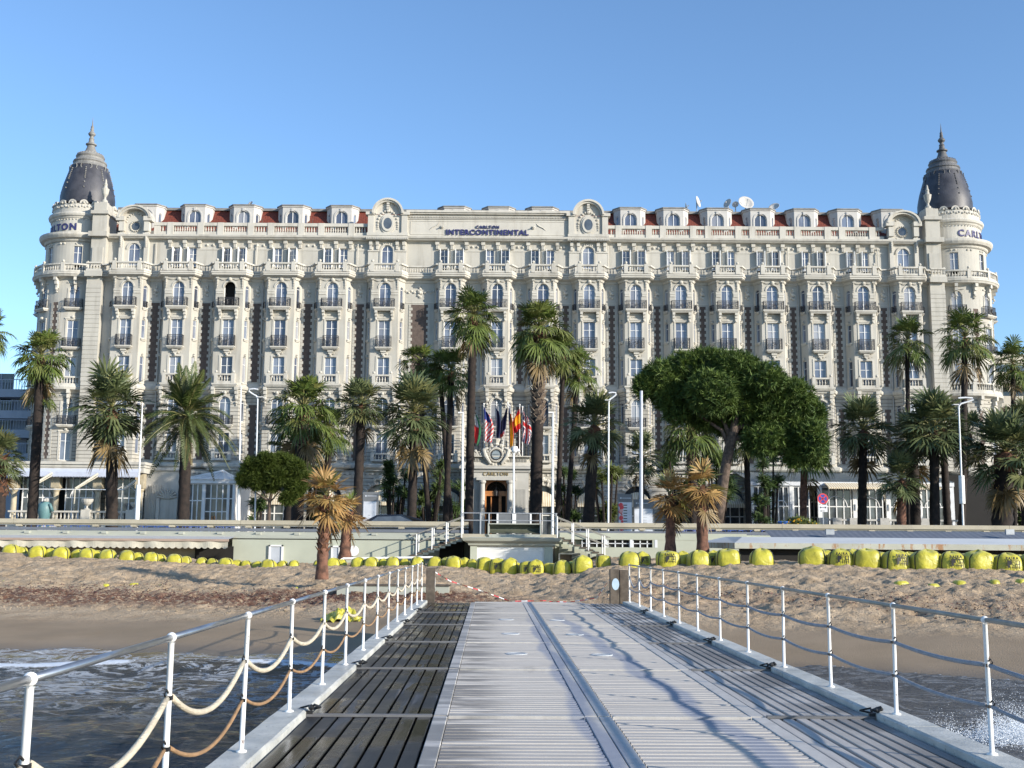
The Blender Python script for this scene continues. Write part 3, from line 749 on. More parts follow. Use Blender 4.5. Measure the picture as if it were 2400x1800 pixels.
for i, (a, b) in enumerate(edges):
    g = b-a; wd = .92 if i < 5 else (1.75 if i == 5 else .68)
    H('brick_strip', strip(a, b, 17.5, 25.55, wd)); H('brick_strip', strip(a, b, 9.7, 15.2, wd))
    mb = MB(); c = (a+b)/2                     # carved panel above, sill below
    for k in range(5): mb.ball((c+.16*math.cos(k*1.26), WB-.02, 26.75+.42*math.sin(k*1.26)), .15, 6, 4)
    mb.ball((c, WB-.04, 26.8), .22, 8, 5); mb.ball((c, WB-.03, 27.35), .14, 6, 4); mb.box(a+.1, b-.1, WB-.05, WB, 25.7, 25.8)
    if i == 5:
        for s in (-1, 1):
            for k in range(4): mb.ball((c+s*(.55+.28*k), WB-.02, 26.8+.15*(k % 2)), .14, 6, 4)
    H('carved_panel', mb.mesh('carved_panel', M['trim']))['kind'] = 'stuff'
# rain pipes
for gi in (0, 2, 4, 9, 13, 15):
    a, b = edges[gi]; mb = MB(); mb.tube([(b-.12, WB-.12, 28.0), (b-.12, WB-.12, 9.6)], .06, 6); H('rain_pipe', mb.mesh('rain_pipe', M['greystone']))
    mb = MB(); mb.tube([(a+.35, W0-.2, 31.9), (a+.35, W0-.2, 28.6)], .055, 6); H('rain_pipe', mb.mesh('rain_pipe', M['trim']))
# plan line that follows the bays
def plan(extra=0.0, x0=-41.6, x1=42.4):
    p = [(x0, WB)]
    for bx, hf, hb in zip(BX, HFW, HBW): p += [(bx-hb, WB), (bx-hf-.0, F), (bx+hf, F), (bx+hb, WB)]
    p.append((x1, WB)); return p
PL = plan()
def band(name, prof, path=PL, mat='trim'):
    mb = MB(); mb.sweep(path, prof); return H(name, mb.mesh(name, M[mat]))
band('balcony_slab', [(0, 27.75), (.10, 27.80), (.16, 28.0), (.42, 28.08), (.55, 28.16), (.55, 28.30), (.62, 28.34), (.62, 28.50), (0, 28.56), (-1.6, 28.56)])
band('string_course', [(0, 16.35), (.10, 16.40), (.12, 16.55), (.28, 16.62), (.34, 16.84), (.30, 16.92), (.05, 17.14), (0, 17.3)])
band('lower_cornice', [(0, 8.6), (.08, 8.62), (.10, 8.78), (.35, 8.86), (.48, 8.98), (.52, 9.22), (.45, 9.30), (.10, 9.38), (0, 9.5)])
# continuous balustrade of the top balcony
rail, bal = MB(), MB(); off = .42
def offs(path, o):
    mbt = MB(); mbt.sweep(path, [(o, 0)]); return [(v[0], v[1]) for v in mbt.v]
OP = offs(PL, off); zb = 28.56; hb_ = .90
rail.sweep(PL, [(off-.13, zb), (off+.13, zb), (off+.13, zb+.20), (off-.13, zb+.20)]); rail.sweep(PL, [(off-.15, zb+.74), (off+.15, zb+.74), (off+.15, zb+hb_), (off-.15, zb+hb_), (off-.15, zb+.74)])
for k in range(len(OP)-1):
    a, b = Vector(OP[k]), Vector(OP[k+1]); L = (b-a).length; n = int((L-.25)/.25)
    for j in range(n):
        q = a+(b-a)*((j+.5)/n*(1-.25/L)+.125/L); baluster(bal, q.x, q.y, zb+.20, .54)
for i, bx in enumerate(BX):
    for s in (-1, 1):
        x = bx+s*(HFW[i]-.12); rail.box(x-.2, x+.2, F-off-.19, F-off+.19, zb, zb+hb_+.05); rail.box(x-.06, x+.06, F-off-.06, F-off+.06, zb+hb_+.05, zb+hb_+.12); rail.ball((x, F-off, zb+hb_+.24), .15, 8, 6)
b = H('top_balustrade', rail.mesh('top_balustrade', M['trim'])); k = subp('balusters', bal.mesh('balusters', M['trim']), b); k['kind'] = 'stuff'
# underside brackets of the top balcony in the gaps
# ---------------- attic storey
AX0, AX1 = -41.6, 42.4; ops = []; wat = win_meshes(.80, 2.0, 0, 1, .35); wata = win_meshes(1.15, 2.3, .575, 1)
blocks = {5: 1, 9: 1, 0: 2, 16: 2}
awins = []
for i, bx in enumerate(BX):
    if i in blocks: continue
    for s in (-1, 1): ops.append((bx+s*.78, .40, 29.1, 31.48, 0)); awins.append((bx+s*.78, 29.48))
mb = MB(); arc_panel(mb, AX0, AX1, 28.5, 32.3, ops, .3, lambda u, v, d: (u, W0-d, v)); H('attic_wall', mb.mesh('attic_wall', M['stone']))
for x, z in awins: window(wat, (x, W0+.25, z), 0, 'attic_window')
sh = MB(); sh.box(-.03, .03, -.42, 0, 0, 1.95); shm = sh.mesh('shutter', M['white'])
for n_, (x, z) in enumerate(awins):
    H('shutter', shm, (x-.40, W0, z)); 
    if n_ % 3 != 1: H('shutter', shm, (x+.40, W0, z))
tm = MB()
for i, bx in enumerate(BX):
    if i in blocks: continue
    for xx in (bx-1.5, bx, bx+1.5):
        tm.box(xx-.20, xx+.20, W0-.30, W0, 31.86, 32.22); tm.box(xx-.15, xx+.15, W0-.2, W0, 31.42, 31.86)
        for q in (-.09, 0, .09): tm.box(xx+q-.03, xx+q+.03, W0-.24, W0-.2, 31.45, 31.8)
        if xx == bx: tm.box(xx-.13, xx+.13, W0-.08, W0, 29.4, 31.42)
    if i+1 < NB:
        nx_ = BX[i+1]; a, b = bx+1.25, (nx_-1.25)
        if i+1 in blocks: b = nx_-1.9
        tm.box(a+.0, b-.0, W0-.06, W0, 31.28, 31.40); tm.box(a+.08, b-.08, W0-.03, W0, 31.18, 31.28)
        for q in (.38, .62): tm.ball((a+(b-a)*q, W0-.02, 31.72), .14, 8, 5)
H('attic_trim', tm.mesh('attic_trim', M['trim']))['kind'] = 'stuff'
band('main_cornice', [(0, 32.0), (.06, 32.05), (.10, 32.2), (.50, 32.26), (.62, 32.40), (.70, 32.44), (.74, 32.62), (.70, 32.66), (0, 32.74)], [(AX0-1, W0), (AX1+1, W0)])
# ---------------- parapet with balustrade, centre sign block, pediments
CB0, CB1 = BX[5], BX[9]
rail, bal = MB(), MB(); py = W0-.02
def parapet(a, b, bays):
    rail.box(a, b, py-.16, py+.16, 32.72, 33.08); rail.box(a, b, py-.2, py+.2, 33.72, 34.05); cuts = [a]
    seg = []
    for bx in bays: seg += [bx-1.55, bx+1.55]
    seg = [s_ for s_ in seg if a+.5 < s_ < b-.5]
    for s_ in seg: rail.box(s_-.32, s_+.32, py-.24, py+.22, 32.72, 34.06)
    pts = [a]+seg+[b]
    for k in range(len(pts)-1):
        u, v = pts[k]+.34, pts[k+1]-.34
        if k in (0, len(pts)-2) and v-u > 1.0 and (k == 0): rail.box(pts[k], u+.3, py-.15, py+.15, 33.08, 33.72); u += .35
        n = max(1, int((v-u)/.24))
        for j in range(n): baluster(bal, u+(v-u)*(j+.5)/n, py, 33.08, .64, .085)
parapet(BX[0]+1.9, CB0-1.9, BX[1:5]); parapet(CB1+1.9, BX[16]-1.9, BX[10:16])
b = H('roof_balustrade', rail.mesh('roof_balustrade', M['trim'])); k = subp('balusters', bal.mesh('balusters', M['trim']), b); k['kind'] = 'stuff'
mb = MB(); c0, c1 = CB0+1.9, CB1-1.9
mb.box(c0, c1, W0-.25, W0+.3, 32.74, 35.05); mb.box(c0, c1, W0-.5, W0+.35, 35.05, 35.2); mb.box(c0, c1, W0-.62, W0+.4, 35.2, 35.42); mb.box(c0, c1, W0-.34, W0-.25, 34.55, 34.62)
mb.box(c0+.4, c0+.48, W0-.29, W0-.25, 32.95, 34.4); mb.box(c1-.48, c1-.4, W0-.29, W0-.25, 32.95, 34.4); mb.box(c0+.48, c1-.48, W0-.29, W0-.25, 32.92, 33.0); mb.box(c0+.48, c1-.48, W0-.29, W0-.25, 34.33, 34.4)
n = int((c1-c0)/.16)
for k in range(n): mb.box(c0+(k+.2)*(c1-c0)/n, c0+(k+.75)*(c1-c0)/n, W0-.36, W0-.25, 34.68, 34.86)
for x in (X(1036, 538, 110.2), X(1250, 538, 110.2)):
    for k in range(6): mb.ball((x+.12*math.cos(k*PI/3), W0-.32, 33.72+.12*math.sin(k*PI/3)), .08, 5, 3)
    mb.tube([(x, W0-.2, 33.72), (x, W0-.62, 33.72)], .07, 6)
    s = -1 if x < (c0+c1)/2 else 1
    for k in range(5): mb.tube([(x+s*(.3+.12*k), W0-.25, 34.2-.1*k), (x+s*(.5+.12*k), W0-.32, 33.9-.05*k), (x+s*(.9+.1*k), W0-.25, 33.8-.1*k)], .03, 4)
H('sign_block', mb.mesh('sign_block', M['trim']))
xs_ = X(1143, 545, 110.2)
H('letters', stand(textmesh('CARLTON', .42, M['letter'], .04, .012, 1.35)), (X(1143, 532, 110.2), W0-.32, Z(532.5, 110.2, 1143)))
H('letters', stand(textmesh('INTERCONTINENTAL', .78, M['letter'], .05, .022, 1.15)), (X(1142, 545, 110.2), W0-.33, Z(545.5, 110.2, 1142)))
def oculus_block(cx):
    mb = MB(); y = W0-.55
    arc_panel(mb, -1.55, 1.55, 32.74, 34.95, [], .3, lambda u, v, d: (u, y-W0+.18-d, v))
    for s in (-1, 1): mb.box(s*1.72-.3, s*1.72+.3, y-W0, .2, 32.74, 34.9); mb.box(s*1.78-.46, s*1.78+.46, y-W0-.14, .25, 34.9, 35.2)
    mb.box(-2.1, 2.1, y-W0-.1, .2, 32.72, 33.0)
    N = 18
    for k in range(N):        # round hood
        a0, a1 = PI*k/N, PI*(k+1)/N
        for (r0, r1, yy, yb) in ((1.42, 1.62, y-W0-.30, .5), (1.24, 1.42, y-W0-.16, .3)):
            P4 = [(-r*math.cos(a), 35.02+r*math.sin(a)) for r in (r0, r1) for a in (a0, a1)]
            (a, b), (c, d), (e, f), (g, h) = P4
            mb.poly([(a, yy, b), (c, yy, d), (g, yy, h), (e, yy, f)]); mb.poly([(e, yy, f), (g, yy, h), (g, yb, h), (e, yb, f)]); mb.poly([(a, yy, b), (a, yb, b), (c, yb, d), (c, yy, d)])
        mb.poly([(0, y-W0+.19, 35.0), (-1.3*math.cos(a0), y-W0+.19, 35.0+1.3*math.sin(a0)), (-1.3*math.cos(a1), y-W0+.19, 35.0+1.3*math.sin(a1))][::-1])
    oz = 34.0; f = MB()
    for (ra, rb, yy) in ((.44, .62, y-W0-.02), (.62, .78, y-W0+.08)):
        for k in range(20):
            a0, a1 = 2*PI*k/20, 2*PI*(k+1)/20
            q = [(r*math.cos(a), oz+r*1.35*math.sin(a)) for r in (ra, rb) for a in (a0, a1)]
            mb.poly([(q[0][0], yy, q[0][1]), (q[2][0], yy, q[2][1]), (q[3][0], yy, q[3][1]), (q[1][0], yy, q[1][1])]); mb.poly([(q[2][0], yy, q[2][1]), (q[2][0], yy+.1, q[2][1]), (q[3][0], yy+.1, q[3][1]), (q[3][0], yy, q[3][1])])
    for k in range(11):
        a = PI*(.02+.96*k/10); mb.ball((1.05*math.cos(a)*.95, y-W0+.14, oz+.1+1.25*math.sin(a)), .13 if k != 5 else .22, 6, 4)
    for s in (-1, 1):
        for k in range(3): mb.ball((s*1.02, y-W0+.14, oz-.1-.22*k), .11-.02*k, 6, 4)
    for k in range(3): mb.box(-.14, .14, y-W0-.1, y-W0+.15, 35.5+.25*k, 35.68+.25*k)
    # band of eggs under and pilaster strips either side of the attic window
    mb.box(-2.15, 2.15, y-W0-.28, .1, 32.24, 32.50); n = 24
    for k in range(n): mb.box(-2.15+(k+.15)*4.3/n, -2.15+(k+.75)*4.3/n, y-W0-.34, y-W0-.28, 32.28, 32.46)
    for s in (-1, 1):
        mb.box(s*1.35-.6, s*1.35+.6, y-W0+.3, 0, 28.6, 32.24)
        for q in (-.34, .34):
            mb.box(s*1.35+q-.16, s*1.35+q+.16, y-W0+.02, y-W0+.3, 31.75, 32.2); mb.box(s*1.35+q-.12, s*1.35+q+.12, y-W0+.12, y-W0+.3, 31.3, 31.75)
        mb.box(s*1.35-.64, s*1.35+.64, y-W0+.22, y-W0+.3, 31.1, 31.25)
    arch_trim(mb, .60, 31.2, y-W0+.35, .16, .1)
    mb.box(-.78, -.60, y-W0+.22, -.0, 29.2, 31.2); mb.box(.60, .78, y-W0+.22, -.0, 29.2, 31.2)
    arc_panel(mb, -.76, .76, 28.6, 32.24, [(0, .575, 28.8, 31.78, .575)], .25, lambda u, v, d: (u, y-W0+.34-d, v))
    for k in range(5): mb.ball((-.4+.2*k, y-W0+.28, 32.0-.05*abs(k-2)), .1, 6, 4)
    o = H('oculus_gable', mb.mesh('oculus_gable', M['trim']), (cx, W0, 0))
    g = MB(); g.poly([(.45*math.cos(2*PI*k/20), y-W0+.0, oz+.45*1.35*math.sin(2*PI*k/20)) for k in range(20)]); subp('oval_window', g.mesh('oval_window', M['glassdark']), o)
    window(wata, (cx, W0-.05, 29.48), 0, 'attic_window')
for i in (5, 9): oculus_block(BX[i])
def end_gable(cx):
    mb = MB(); y = -.5
    for s in (-1, 1):
        mb.box(s*1.28-.2, s*1.28+.2, y, 0, 28.6, 34.3); mb.box(s*1.28-.26, s*1.28+.26, y-.2, 0, 33.0, 34.05); mb.box(s*1.4-.42, s*1.4+.42, y-.36, .1, 34.05, 34.5); mb.box(s*1.28-.34, s*1.28+.34, y-.18, 0, 32.62, 32.8)
        for k in range(6): mb.ball((s*1.28, y-.08, 32.4-.2*k), .15-.012*k, 6, 4)
    N = 18
    for k in range(N):
        a0, a1 = PI*k/N, PI*(k+1)/N
        for (r0, r1, yy, yb) in ((1.5, 1.72, y-.42, .6), (1.26, 1.5, y-.28, .4)):
            q = [(-r*math.cos(a), 34.35+r*.78*math.sin(a)) for r in (r0, r1) for a in (a0, a1)]; (a, b), (c, d), (e, f), (g, h) = q
            mb.poly([(a, yy, b), (c, yy, d), (g, yy, h), (e, yy, f)]); mb.poly([(e, yy, f), (g, yy, h), (g, yb, h), (e, yb, f)]); mb.poly([(a, yy, b), (a, yb, b), (c, yb, d), (c, yy, d)])
        mb.poly([(0, -.12, 34.3), (-1.3*math.cos(a0), -.12, 34.35+1.02*math.sin(a0)), (-1.3*math.cos(a1), -.12, 34.35+1.02*math.sin(a1))][::-1])
    arc_panel(mb, -1.1, 1.1, 28.6, 34.35, [(0, .575, 28.8, 31.8, .575)], .2, lambda u, v, d: (u, -.14-d, v))
    arch_trim(mb, .6, 31.22, -.14, .2, .12)
    for k in range(16):
        a = 2*PI*k/16; mb.ball((.52*math.cos(a), -.2, 33.6+.52*math.sin(a)), .10, 6, 4)
    for k in range(14): mb.ball((random.uniform(-.85, .85), -.16, random.uniform(32.2, 32.9)), random.uniform(.06, .13), 6, 4)
    for k in range(11): a = PI*k/10; mb.ball((.95*math.cos(a), -.16, 34.1+.85*math.sin(a)), .1, 6, 4)
    o = H('end_gable', mb.mesh('end_gable', M['trim']), (cx, W0, 0))
    g = MB(); g.poly([(.4*math.cos(2*PI*k/20), -.17, 33.6+.4*math.sin(2*PI*k/20)) for k in range(20)]); subp('round_window', g.mesh('round_window', M['glassdark']), o)
    window(wata, (cx, W0-.09, 29.5), 0, 'attic_window')
for i in (0, 16): end_gable(BX[i])
# ---------------- roof and dormers
mb = MB(); y0, y1, z0, z1 = 113.0, 114.9, 33.9, 36.75
N = 60
for k in range(N):
    a, b = -42.2+k*85.2/N, -42.2+(k+1)*85.2/N; mb.poly([(a, y0, z0), (b, y0, z0), (b, y1, z1), (a, y1, z1)])
H('red_roof', mb.mesh('red_roof', M['tile']))
mb = MB(); mb.box(-42.2, 43.0, y1-.25, 127, z1, z1+.14); mb.box(-42.2, 43, y1-.3, y1-.1, z1-.1, z1+.18); mb.box(-41.6, 42.4, W0-.3, 112.6, 32.70, 32.74); mb.box(-42.2, 43, 115.2, 127, 9, z1)
mb.box(-41.8, 42.6, 111.2, 112.6, 9, 32.7)
mb.box(-42.2, 43.0, 112.9, 113.0, 32.7, 33.9); H('roof_edge', mb.mesh('roof_edge', M['lead']))
DY = 113.3; dwin = win_meshes(1.25, 1.9, .55, 1, 0); dws = win_meshes(.36, 1.55, .18, 0, 0)
def dormer_mesh():
    mb = MB(); pl = [(-1.66, 2.4), (-1.66, .75), (-1.05, 0), (1.05, 0), (1.66, .75), (1.66, 2.4)]
    arc_panel(mb, -1.05, 1.05, 33, 36.78, [(0, .625, 34.3, 36.2, .55)], .2, lambda u, v, d: (u, -d, v))
    L = math.hypot(.61, .75)
    for s in (-1, 1):
        def T(u, v, d, s=s): t_ = u/L; return (s*(1.05+.61*t_)+s*.75/L*d, .75*t_-.61/L*d, v)
        arc_panel(mb, 0, L, 33, 36.78, [(L*.5, .18, 34.4, 36.0, .18)], .12, T)
        mb.poly([(s*1.66, .75, 33), (s*1.66, 2.4, 33), (s*1.66, 2.4, 36.78), (s*1.66, .75, 36.78)])
    arch_trim(mb, .66, 35.66, 0, .13, .06); mb.box(-.79, -.66, -.06, 0, 34.2, 35.66); mb.box(.66, .79, -.06, 0, 34.2, 35.66); mb.box(-.13, .13, -.13, 0, 36.2, 36.55)
    mb.sweep(pl[0:6], [(0, 36.62), (.08, 36.66), (.1, 36.8), (0, 36.8)])
    r = MB(); r.sweep(pl, [(.0, 36.80), (.17, 36.80), (.17, 36.92), (.0, 36.95)]); b = len(r.v); r.poly([(x, y, 36.95) for x, y in pl])
    return mb.mesh('dormer', M['white2']), r.mesh('dormer_roof', M['lead'])
dm, dr = dormer_mesh()
for i, bx in enumerate(BX):
    if i in (5, 9): continue
    o = H('dormer', dm, (bx, DY, 0)); subp('dormer_roof', dr, o)
    window(dwin, (bx, DY+.15, 34.3), 0, 'dormer_window')
    L = math.hypot(.61, .75)
    for s in (-1, 1): window(dws, (bx+s*(1.355-.08*.75/L), DY+.375+.08*.61/L, 34.4), s*math.atan2(.75, .61), 'dormer_window')
# little lean-to frames on the roof between dormers
for x in (617, 735):
    cx = X(x, 520, 112.6); mb = MB()
    for q in (-.35, -.05, .25): mb.box(cx+q, cx+q+.05, 112.2, 112.25, 34.0, 35.1+.3*(q < -.1)-.5*(q > .1))
    H('roof_frame', mb.mesh('roof_frame', M['wood']))
# ---------------- corner towers
def tower(C, sgn, name):
    """sgn -1: left tower, +1: right tower; angle 0 faces the sea, positive angles turn towards +x"""
    cy = 114.0; Rb = 4.08
    def cyl(R): return lambda u, v, d: ((R+d)*math.sin(u/Rb), -(R+d)*math.cos(u/Rb), v)
    A = [math.radians(a)*Rb for a in ((-12*sgn), 39*sgn, 90*sgn, 141*sgn)]
    bA = [math.radians(a)*Rb for a in (14*sgn, -36*sgn, 64*sgn)]
    lv = [(24.96, 27.4, .5, .50), (20.92, 23.7, 0, .52), (17.18, 19.93, 0, .52), (13.08, 15.88, .5, .5), (9.55, 12.3, 0, .5)]
    ops = [(a, hw, z0, z1, r) for a in A for (z0, z1, r, hw) in lv]
    mb = MB(); T = cyl(Rb)
    for lo, hi in ((9.0, ZS), (ZS, 28.1)): arc_panel(mb, -PI*Rb, PI*Rb, lo, hi, [o for o in ops if lo < o[2] < hi], .25, T, .4)
    aops = [(a, .45, 29.2, 31.5, 0) for a in A]
    split_mats(mb)
    arc_panel(mb, -PI*Rb, PI*Rb, 28.1, 32.3, aops, .25, lambda u, v, d: cyl(3.75)(u, v, d), .4)
    root = H('tower_wall', mb.mesh('tower_wall', [M['stone'], M['rust']]), (C, cy, 0)); root['label'] = 'round corner tower wall'
    pt = lambda a, R, z=0: (R*math.sin(a/Rb), -R*math.cos(a/Rb), z)
    mset = [win_meshes(1.0, 2.44, .5, 1), win_meshes(1.04, 2.78, 0, 1), win_meshes(1.04, 2.75, 0, 1), win_meshes(1.0, 2.8, .5, 1), win_meshes(1.0, 2.75, 0, 1)]
    tib = iron_mesh(1.7, .45, .9)
    for a in A[:3]:
        for ms, (z0, z1, r, hw) in zip(mset, lv):
            p = pt(a, Rb-.2); window(ms, (C+p[0], cy+p[1], z0), a/Rb)
        p = pt(a, 3.55); window(win_meshes(.9, 2.0, 0, 1, .35), (C+p[0], cy+p[1], 29.5), a/Rb, 'attic_window')
        for z in (24.96, 20.92, 13.08):
            p = pt(a, Rb-.06); b = H('iron_balcony', tib, (C+p[0], cy+p[1], z), a/Rb); subp('balcony_slab', sl3, b)
    for a in bA:
        for z0, z1 in ((17.5, 25.55), (9.7, 15.2)):
            mbb = strip(a, a, z0, z1, .62, T=lambda u, d, v: (math.sin(u/Rb)*(Rb+d), -math.cos(u/Rb)*(Rb+d), v)); H('brick_strip', mbb, (C, cy, 0))
    circ = lambda R, n=48: [(R*math.sin(2*PI*k/n), -R*math.cos(2*PI*k/n)) for k in range(n)]
    def ring(name, prof, mat='trim', R=Rb):
        mb = MB(); mb.sweep(circ(R), prof, True); return H(name, mb.mesh(name, M[mat]), (C, cy, 0))
    ring('balcony_slab', [(-.3, 27.9), (.05, 27.95), (.12, 28.05), (.62, 28.12), (.72, 28.3), (.78, 28.34), (.78, 28.5), (-.4, 28.56)])
    ring('string_course', [(0, 16.35), (.12, 16.45), (.55, 16.6), (.62, 16.84), (.55, 16.95), (.55, 17.0), (0, 17.02)])
    ring('lower_cornice', [(0, 8.6), (.1, 8.65), (.35, 8.86), (.52, 9.0), (.52, 9.3), (0, 9.45)])
    ring('main_cornice', [(-.25, 31.95), (-.15, 32.05), (-.1, 32.2), (.2, 32.3), (.34, 32.5), (.38, 32.6), (.38, 32.8), (-.4, 32.98)])
    # balustrades (top balcony and level 4)
    for (R, z, h) in ((4.58, 28.56, .9), (4.45, 17.0, .92)):
        rail, bal = MB(), MB(); p = circ(R)
        rail.sweep(p, [(-.13, z), (.13, z), (.13, z+.2), (-.13, z+.2)], True); rail.sweep(p, [(-.15, z+h-.16), (.15, z+h-.16), (.15, z+h), (-.15, z+h), (-.15, z+h-.16)], True)
        nb = int(2*PI*R/.27)
        for k in range(nb):
            a = 2*PI*k/nb
            if math.cos(a) < -.2: continue
            baluster(bal, R*math.sin(a), -R*math.cos(a), z+.2, h-.36)
        for k in range(12):
            a = 2*PI*(k+.5)/12+math.radians(-12*sgn)
            def Tm(x, y, zz, a=a): return ((R-y)*math.sin(a)+x*math.cos(a), -(R-y)*math.cos(a)+x*math.sin(a), zz)
            rail.box(-.19, .19, -.17, .17, z, z+h+.05, Tm); rail.ball((R*math.sin(a), -R*math.cos(a), z+h+.22), .15, 8, 6)
        b = H('tower_balustrade', rail.mesh('tower_balustrade', M['trim']), (C, cy, 0)); k = subp('balusters', bal.mesh('balusters', M['trim']), b); k['kind'] = 'stuff'
    # consoles below both balconies
    mb = MB()
    for k in range(14):
        a = 2*PI*(k+.5)/14
        def Tm(x, y, z, a=a): return ((Rb-y)*math.sin(a)+x*math.cos(a), -(Rb-y)*math.cos(a)+x*math.sin(a), z)
        for z1, h in ((28.08, 1.1), (16.6, 1.3)):
            mb.box(-.16, .16, -.58, 0, z1-h*.3, z1, Tm); mb.box(-.14, .14, -.4, 0, z1-h*.65, z1-h*.3, Tm); mb.box(-.12, .12, -.22, 0, z1-h, z1-h*.65, Tm)
            q = Tm(0, -.2, z1-h-.1); mb.ball(q, .15, 6, 4); q = Tm(0, -.1, z1-h-.35); mb.ball(q, .1, 6, 4)
        R2 = 3.75
        for dx in (-.22, .22):
            aa = a+dx/R2; x, y = R2*math.sin(aa), -R2*math.cos(aa); mb.ball((x, y, 31.75), .13, 6, 4)
    for a in A:
        for (z0, z1, r, hw) in lv:
            def Tm(x, y, z, a=a): u = a+x; return ((Rb-y)*math.sin(u/Rb), -(Rb-y)*math.cos(u/Rb), z)
            for s in (-1, 1): mb.box(s*(hw+.1)-.07, s*(hw+.1)+.07, -.06, 0, z0, z1+.1-(.5 if r else 0), Tm)
            mb.box(-hw-.2, hw+.2, -.12, 0, z1+.12, z1+.24, Tm); q = Tm(0, -.08, z1+.32); mb.ball(q, .16, 6, 4)
    H('carved_trim', mb.mesh('carved_trim', M['trim']), (C, cy, 0))['kind'] = 'stuff'
    # sign drum, parapet, dome and spire
    n = 56; mb = MB()
    mb.lathe([(3.45, 32.9), (3.45, 33.05), (3.38, 33.1), (3.38, 34.8), (3.46, 34.86), (3.52, 35.0), (3.66, 35.1), (3.72, 35.3), (3.66, 35.45), (3.32, 35.5), (3.30, 36.45), (3.2, 36.5), (2.6, 36.5)], n=n)
    for k in range(64):
        a = 2*PI*k/64; mb.ball((3.42*math.cos(a), 3.42*math.sin(a), 34.72), .07, 5, 3)
    for k in range(18):
        a = 2*PI*k/18+.1; x, y = 3.28*math.cos(a), 3.28*math.sin(a)
        def Tm(u, v, z, a=a): return ((3.26+v)*math.cos(a)-u*math.sin(a), (3.26+v)*math.sin(a)+u*math.cos(a), z)
        x_ = 0; N = 10
        for j in range(N):
            b0, b1 = PI*j/N, PI*(j+1)/N
            for (r0, r1, v) in ((.26, .42, .1), (0, .26, .03)):
                q = [(-r*math.cos(b), 36.45+r*math.sin(b)) for r in (r0, r1) for b in (b0, b1)]
                mb.poly([Tm(q[0][0], v, q[0][1]), Tm(q[1][0], v, q[1][1]), Tm(q[3][0], v, q[3][1]), Tm(q[2][0], v, q[2][1])])
                mb.poly([Tm(q[2][0], v, q[2][1]), Tm(q[3][0], v, q[3][1]), Tm(q[3][0], -.15, q[3][1]), Tm(q[2][0], -.15, q[2][1])])
        mb.ball(Tm(0, .1, 36.55), .13, 6, 4)
        for q in range(4): mb.ball(Tm(-.4+.27*q, .05, 36.1+.08*(q % 2)), .12, 6, 4)
    H('tower_drum', mb.mesh('tower_drum', M['trim']), (C, cy, -.30))
    zc = lambda crop: 37.46+(470-(250+crop/3.318))*.0474
    mb = MB(); prof = [(2.78, 35.6), (2.76, zc(720)), (2.66, zc(680)), (2.50, zc(630)), (2.33, zc(590)), (2.14, zc(545)), (1.98, zc(510)), (1.88, zc(485))]
    mb.lathe(prof, n=48); dome = H('dome', mb.mesh('dome', M['slate'], True), (C, cy, 0))
    mb = MB(); mb.lathe([(1.86, zc(492)), (1.92, zc(486)), (1.86, zc(478)), (1.70, zc(470)), (1.66, zc(455)), (1.74, zc(448)), (1.68, zc(436)), (1.46, zc(425)), (1.40, zc(412)), (1.48, zc(400)), (1.36, zc(385)), (1.14, zc(380)), (1.10, zc(372)), (.80, zc(366)), (.58, zc(350)), (.44, zc(325)), (.40, zc(308)), (.56, zc(302)), (.56, zc(294)), (.32, zc(285)), (.26, zc(262)), (.30, zc(255)), (.20, zc(245)), (.20, zc(235)), (.36, zc(222)), (.38, zc(212)), (.22, zc(198)), (.15, zc(190)), (.19, zc(182)), (.14, zc(170)), (.16, zc(158)), (.08, zc(150)), (.05, zc(125)), (.02, zc(95)), (.005, zc(80))], n=32)
    for k in range(28): a = 2*PI*k/28; mb.ball((1.30*math.cos(a), 1.30*math.sin(a), zc(383)), .09, 5, 3)
    H('spire', mb.mesh('spire', M['lead' if sgn < 0 else 'leaddark'], False), (C, cy, 0))
    mb = MB()
    def rad(z):
        for k in range(len(prof)-1):
            if prof[k][1] <= z <= prof[k+1][1]: t_ = (z-prof[k][1])/(prof[k+1][1]-prof[k][1]); return prof[k][0]*(1-t_)+prof[k+1][0]*t_
        return prof[-1][0]
    for k in range(8):
        a = 2*PI*k/8+.2
        for j, cr in enumerate((520, 535, 550, 565, 580, 592, 606, 640, 682)):
            z = zc(cr); r = rad(z)+.03; mb.ball((r*math.cos(a), r*math.sin(a), z), .085, 6, 4)
    for k in range(16):
        a = 2*PI*k/16; z = zc(505); r = rad(z)+.04
        p = [(r*math.cos(a+.08*math.sin(b)*(1 if k % 2 else -1)), r*math.sin(a+.08*math.sin(b)*(1 if k % 2 else -1)), z+.24*math.cos(b)) for b in [PI*j/6 for j in range(7)]]
        mb.tube(p, .05, 5)
    subp('dome_studs', mb.mesh('dome_studs', M['lead' if sgn < 0 else 'leaddark']), dome)
    # lettering bent round the drum
    me = stand(textmesh('CARLTON', .98, M['letter'], .03, .03, 1.25))
    a0 = math.radians(-38 if sgn < 0 else 42)
    for v in me.vertices:
        a = a0+v.co.x/3.4; r = 3.42-v.co.y; v.co = (r*math.sin(a), -r*math.cos(a), v.co.z+33.58)
    H('letters', me, (C, cy, 0))
    # pilaster that ties the tower to the front, with block and urn
    xa = C-sgn*3.05; mb = MB(); wq = .74
    mb.box(xa-wq, xa+wq, F+.25, cy, ZS, 28.0); mb.box(xa-wq, xa+wq, F+.75, cy-1.5, 28.5, 34.7); mb.box(xa-wq-.15, xa+wq+.15, F+.5, cy-1.5, 34.7, 35.05); mb.box(xa-wq+.1, xa+wq-.1, F+.7, cy-2.2, 35.05, 35.9)
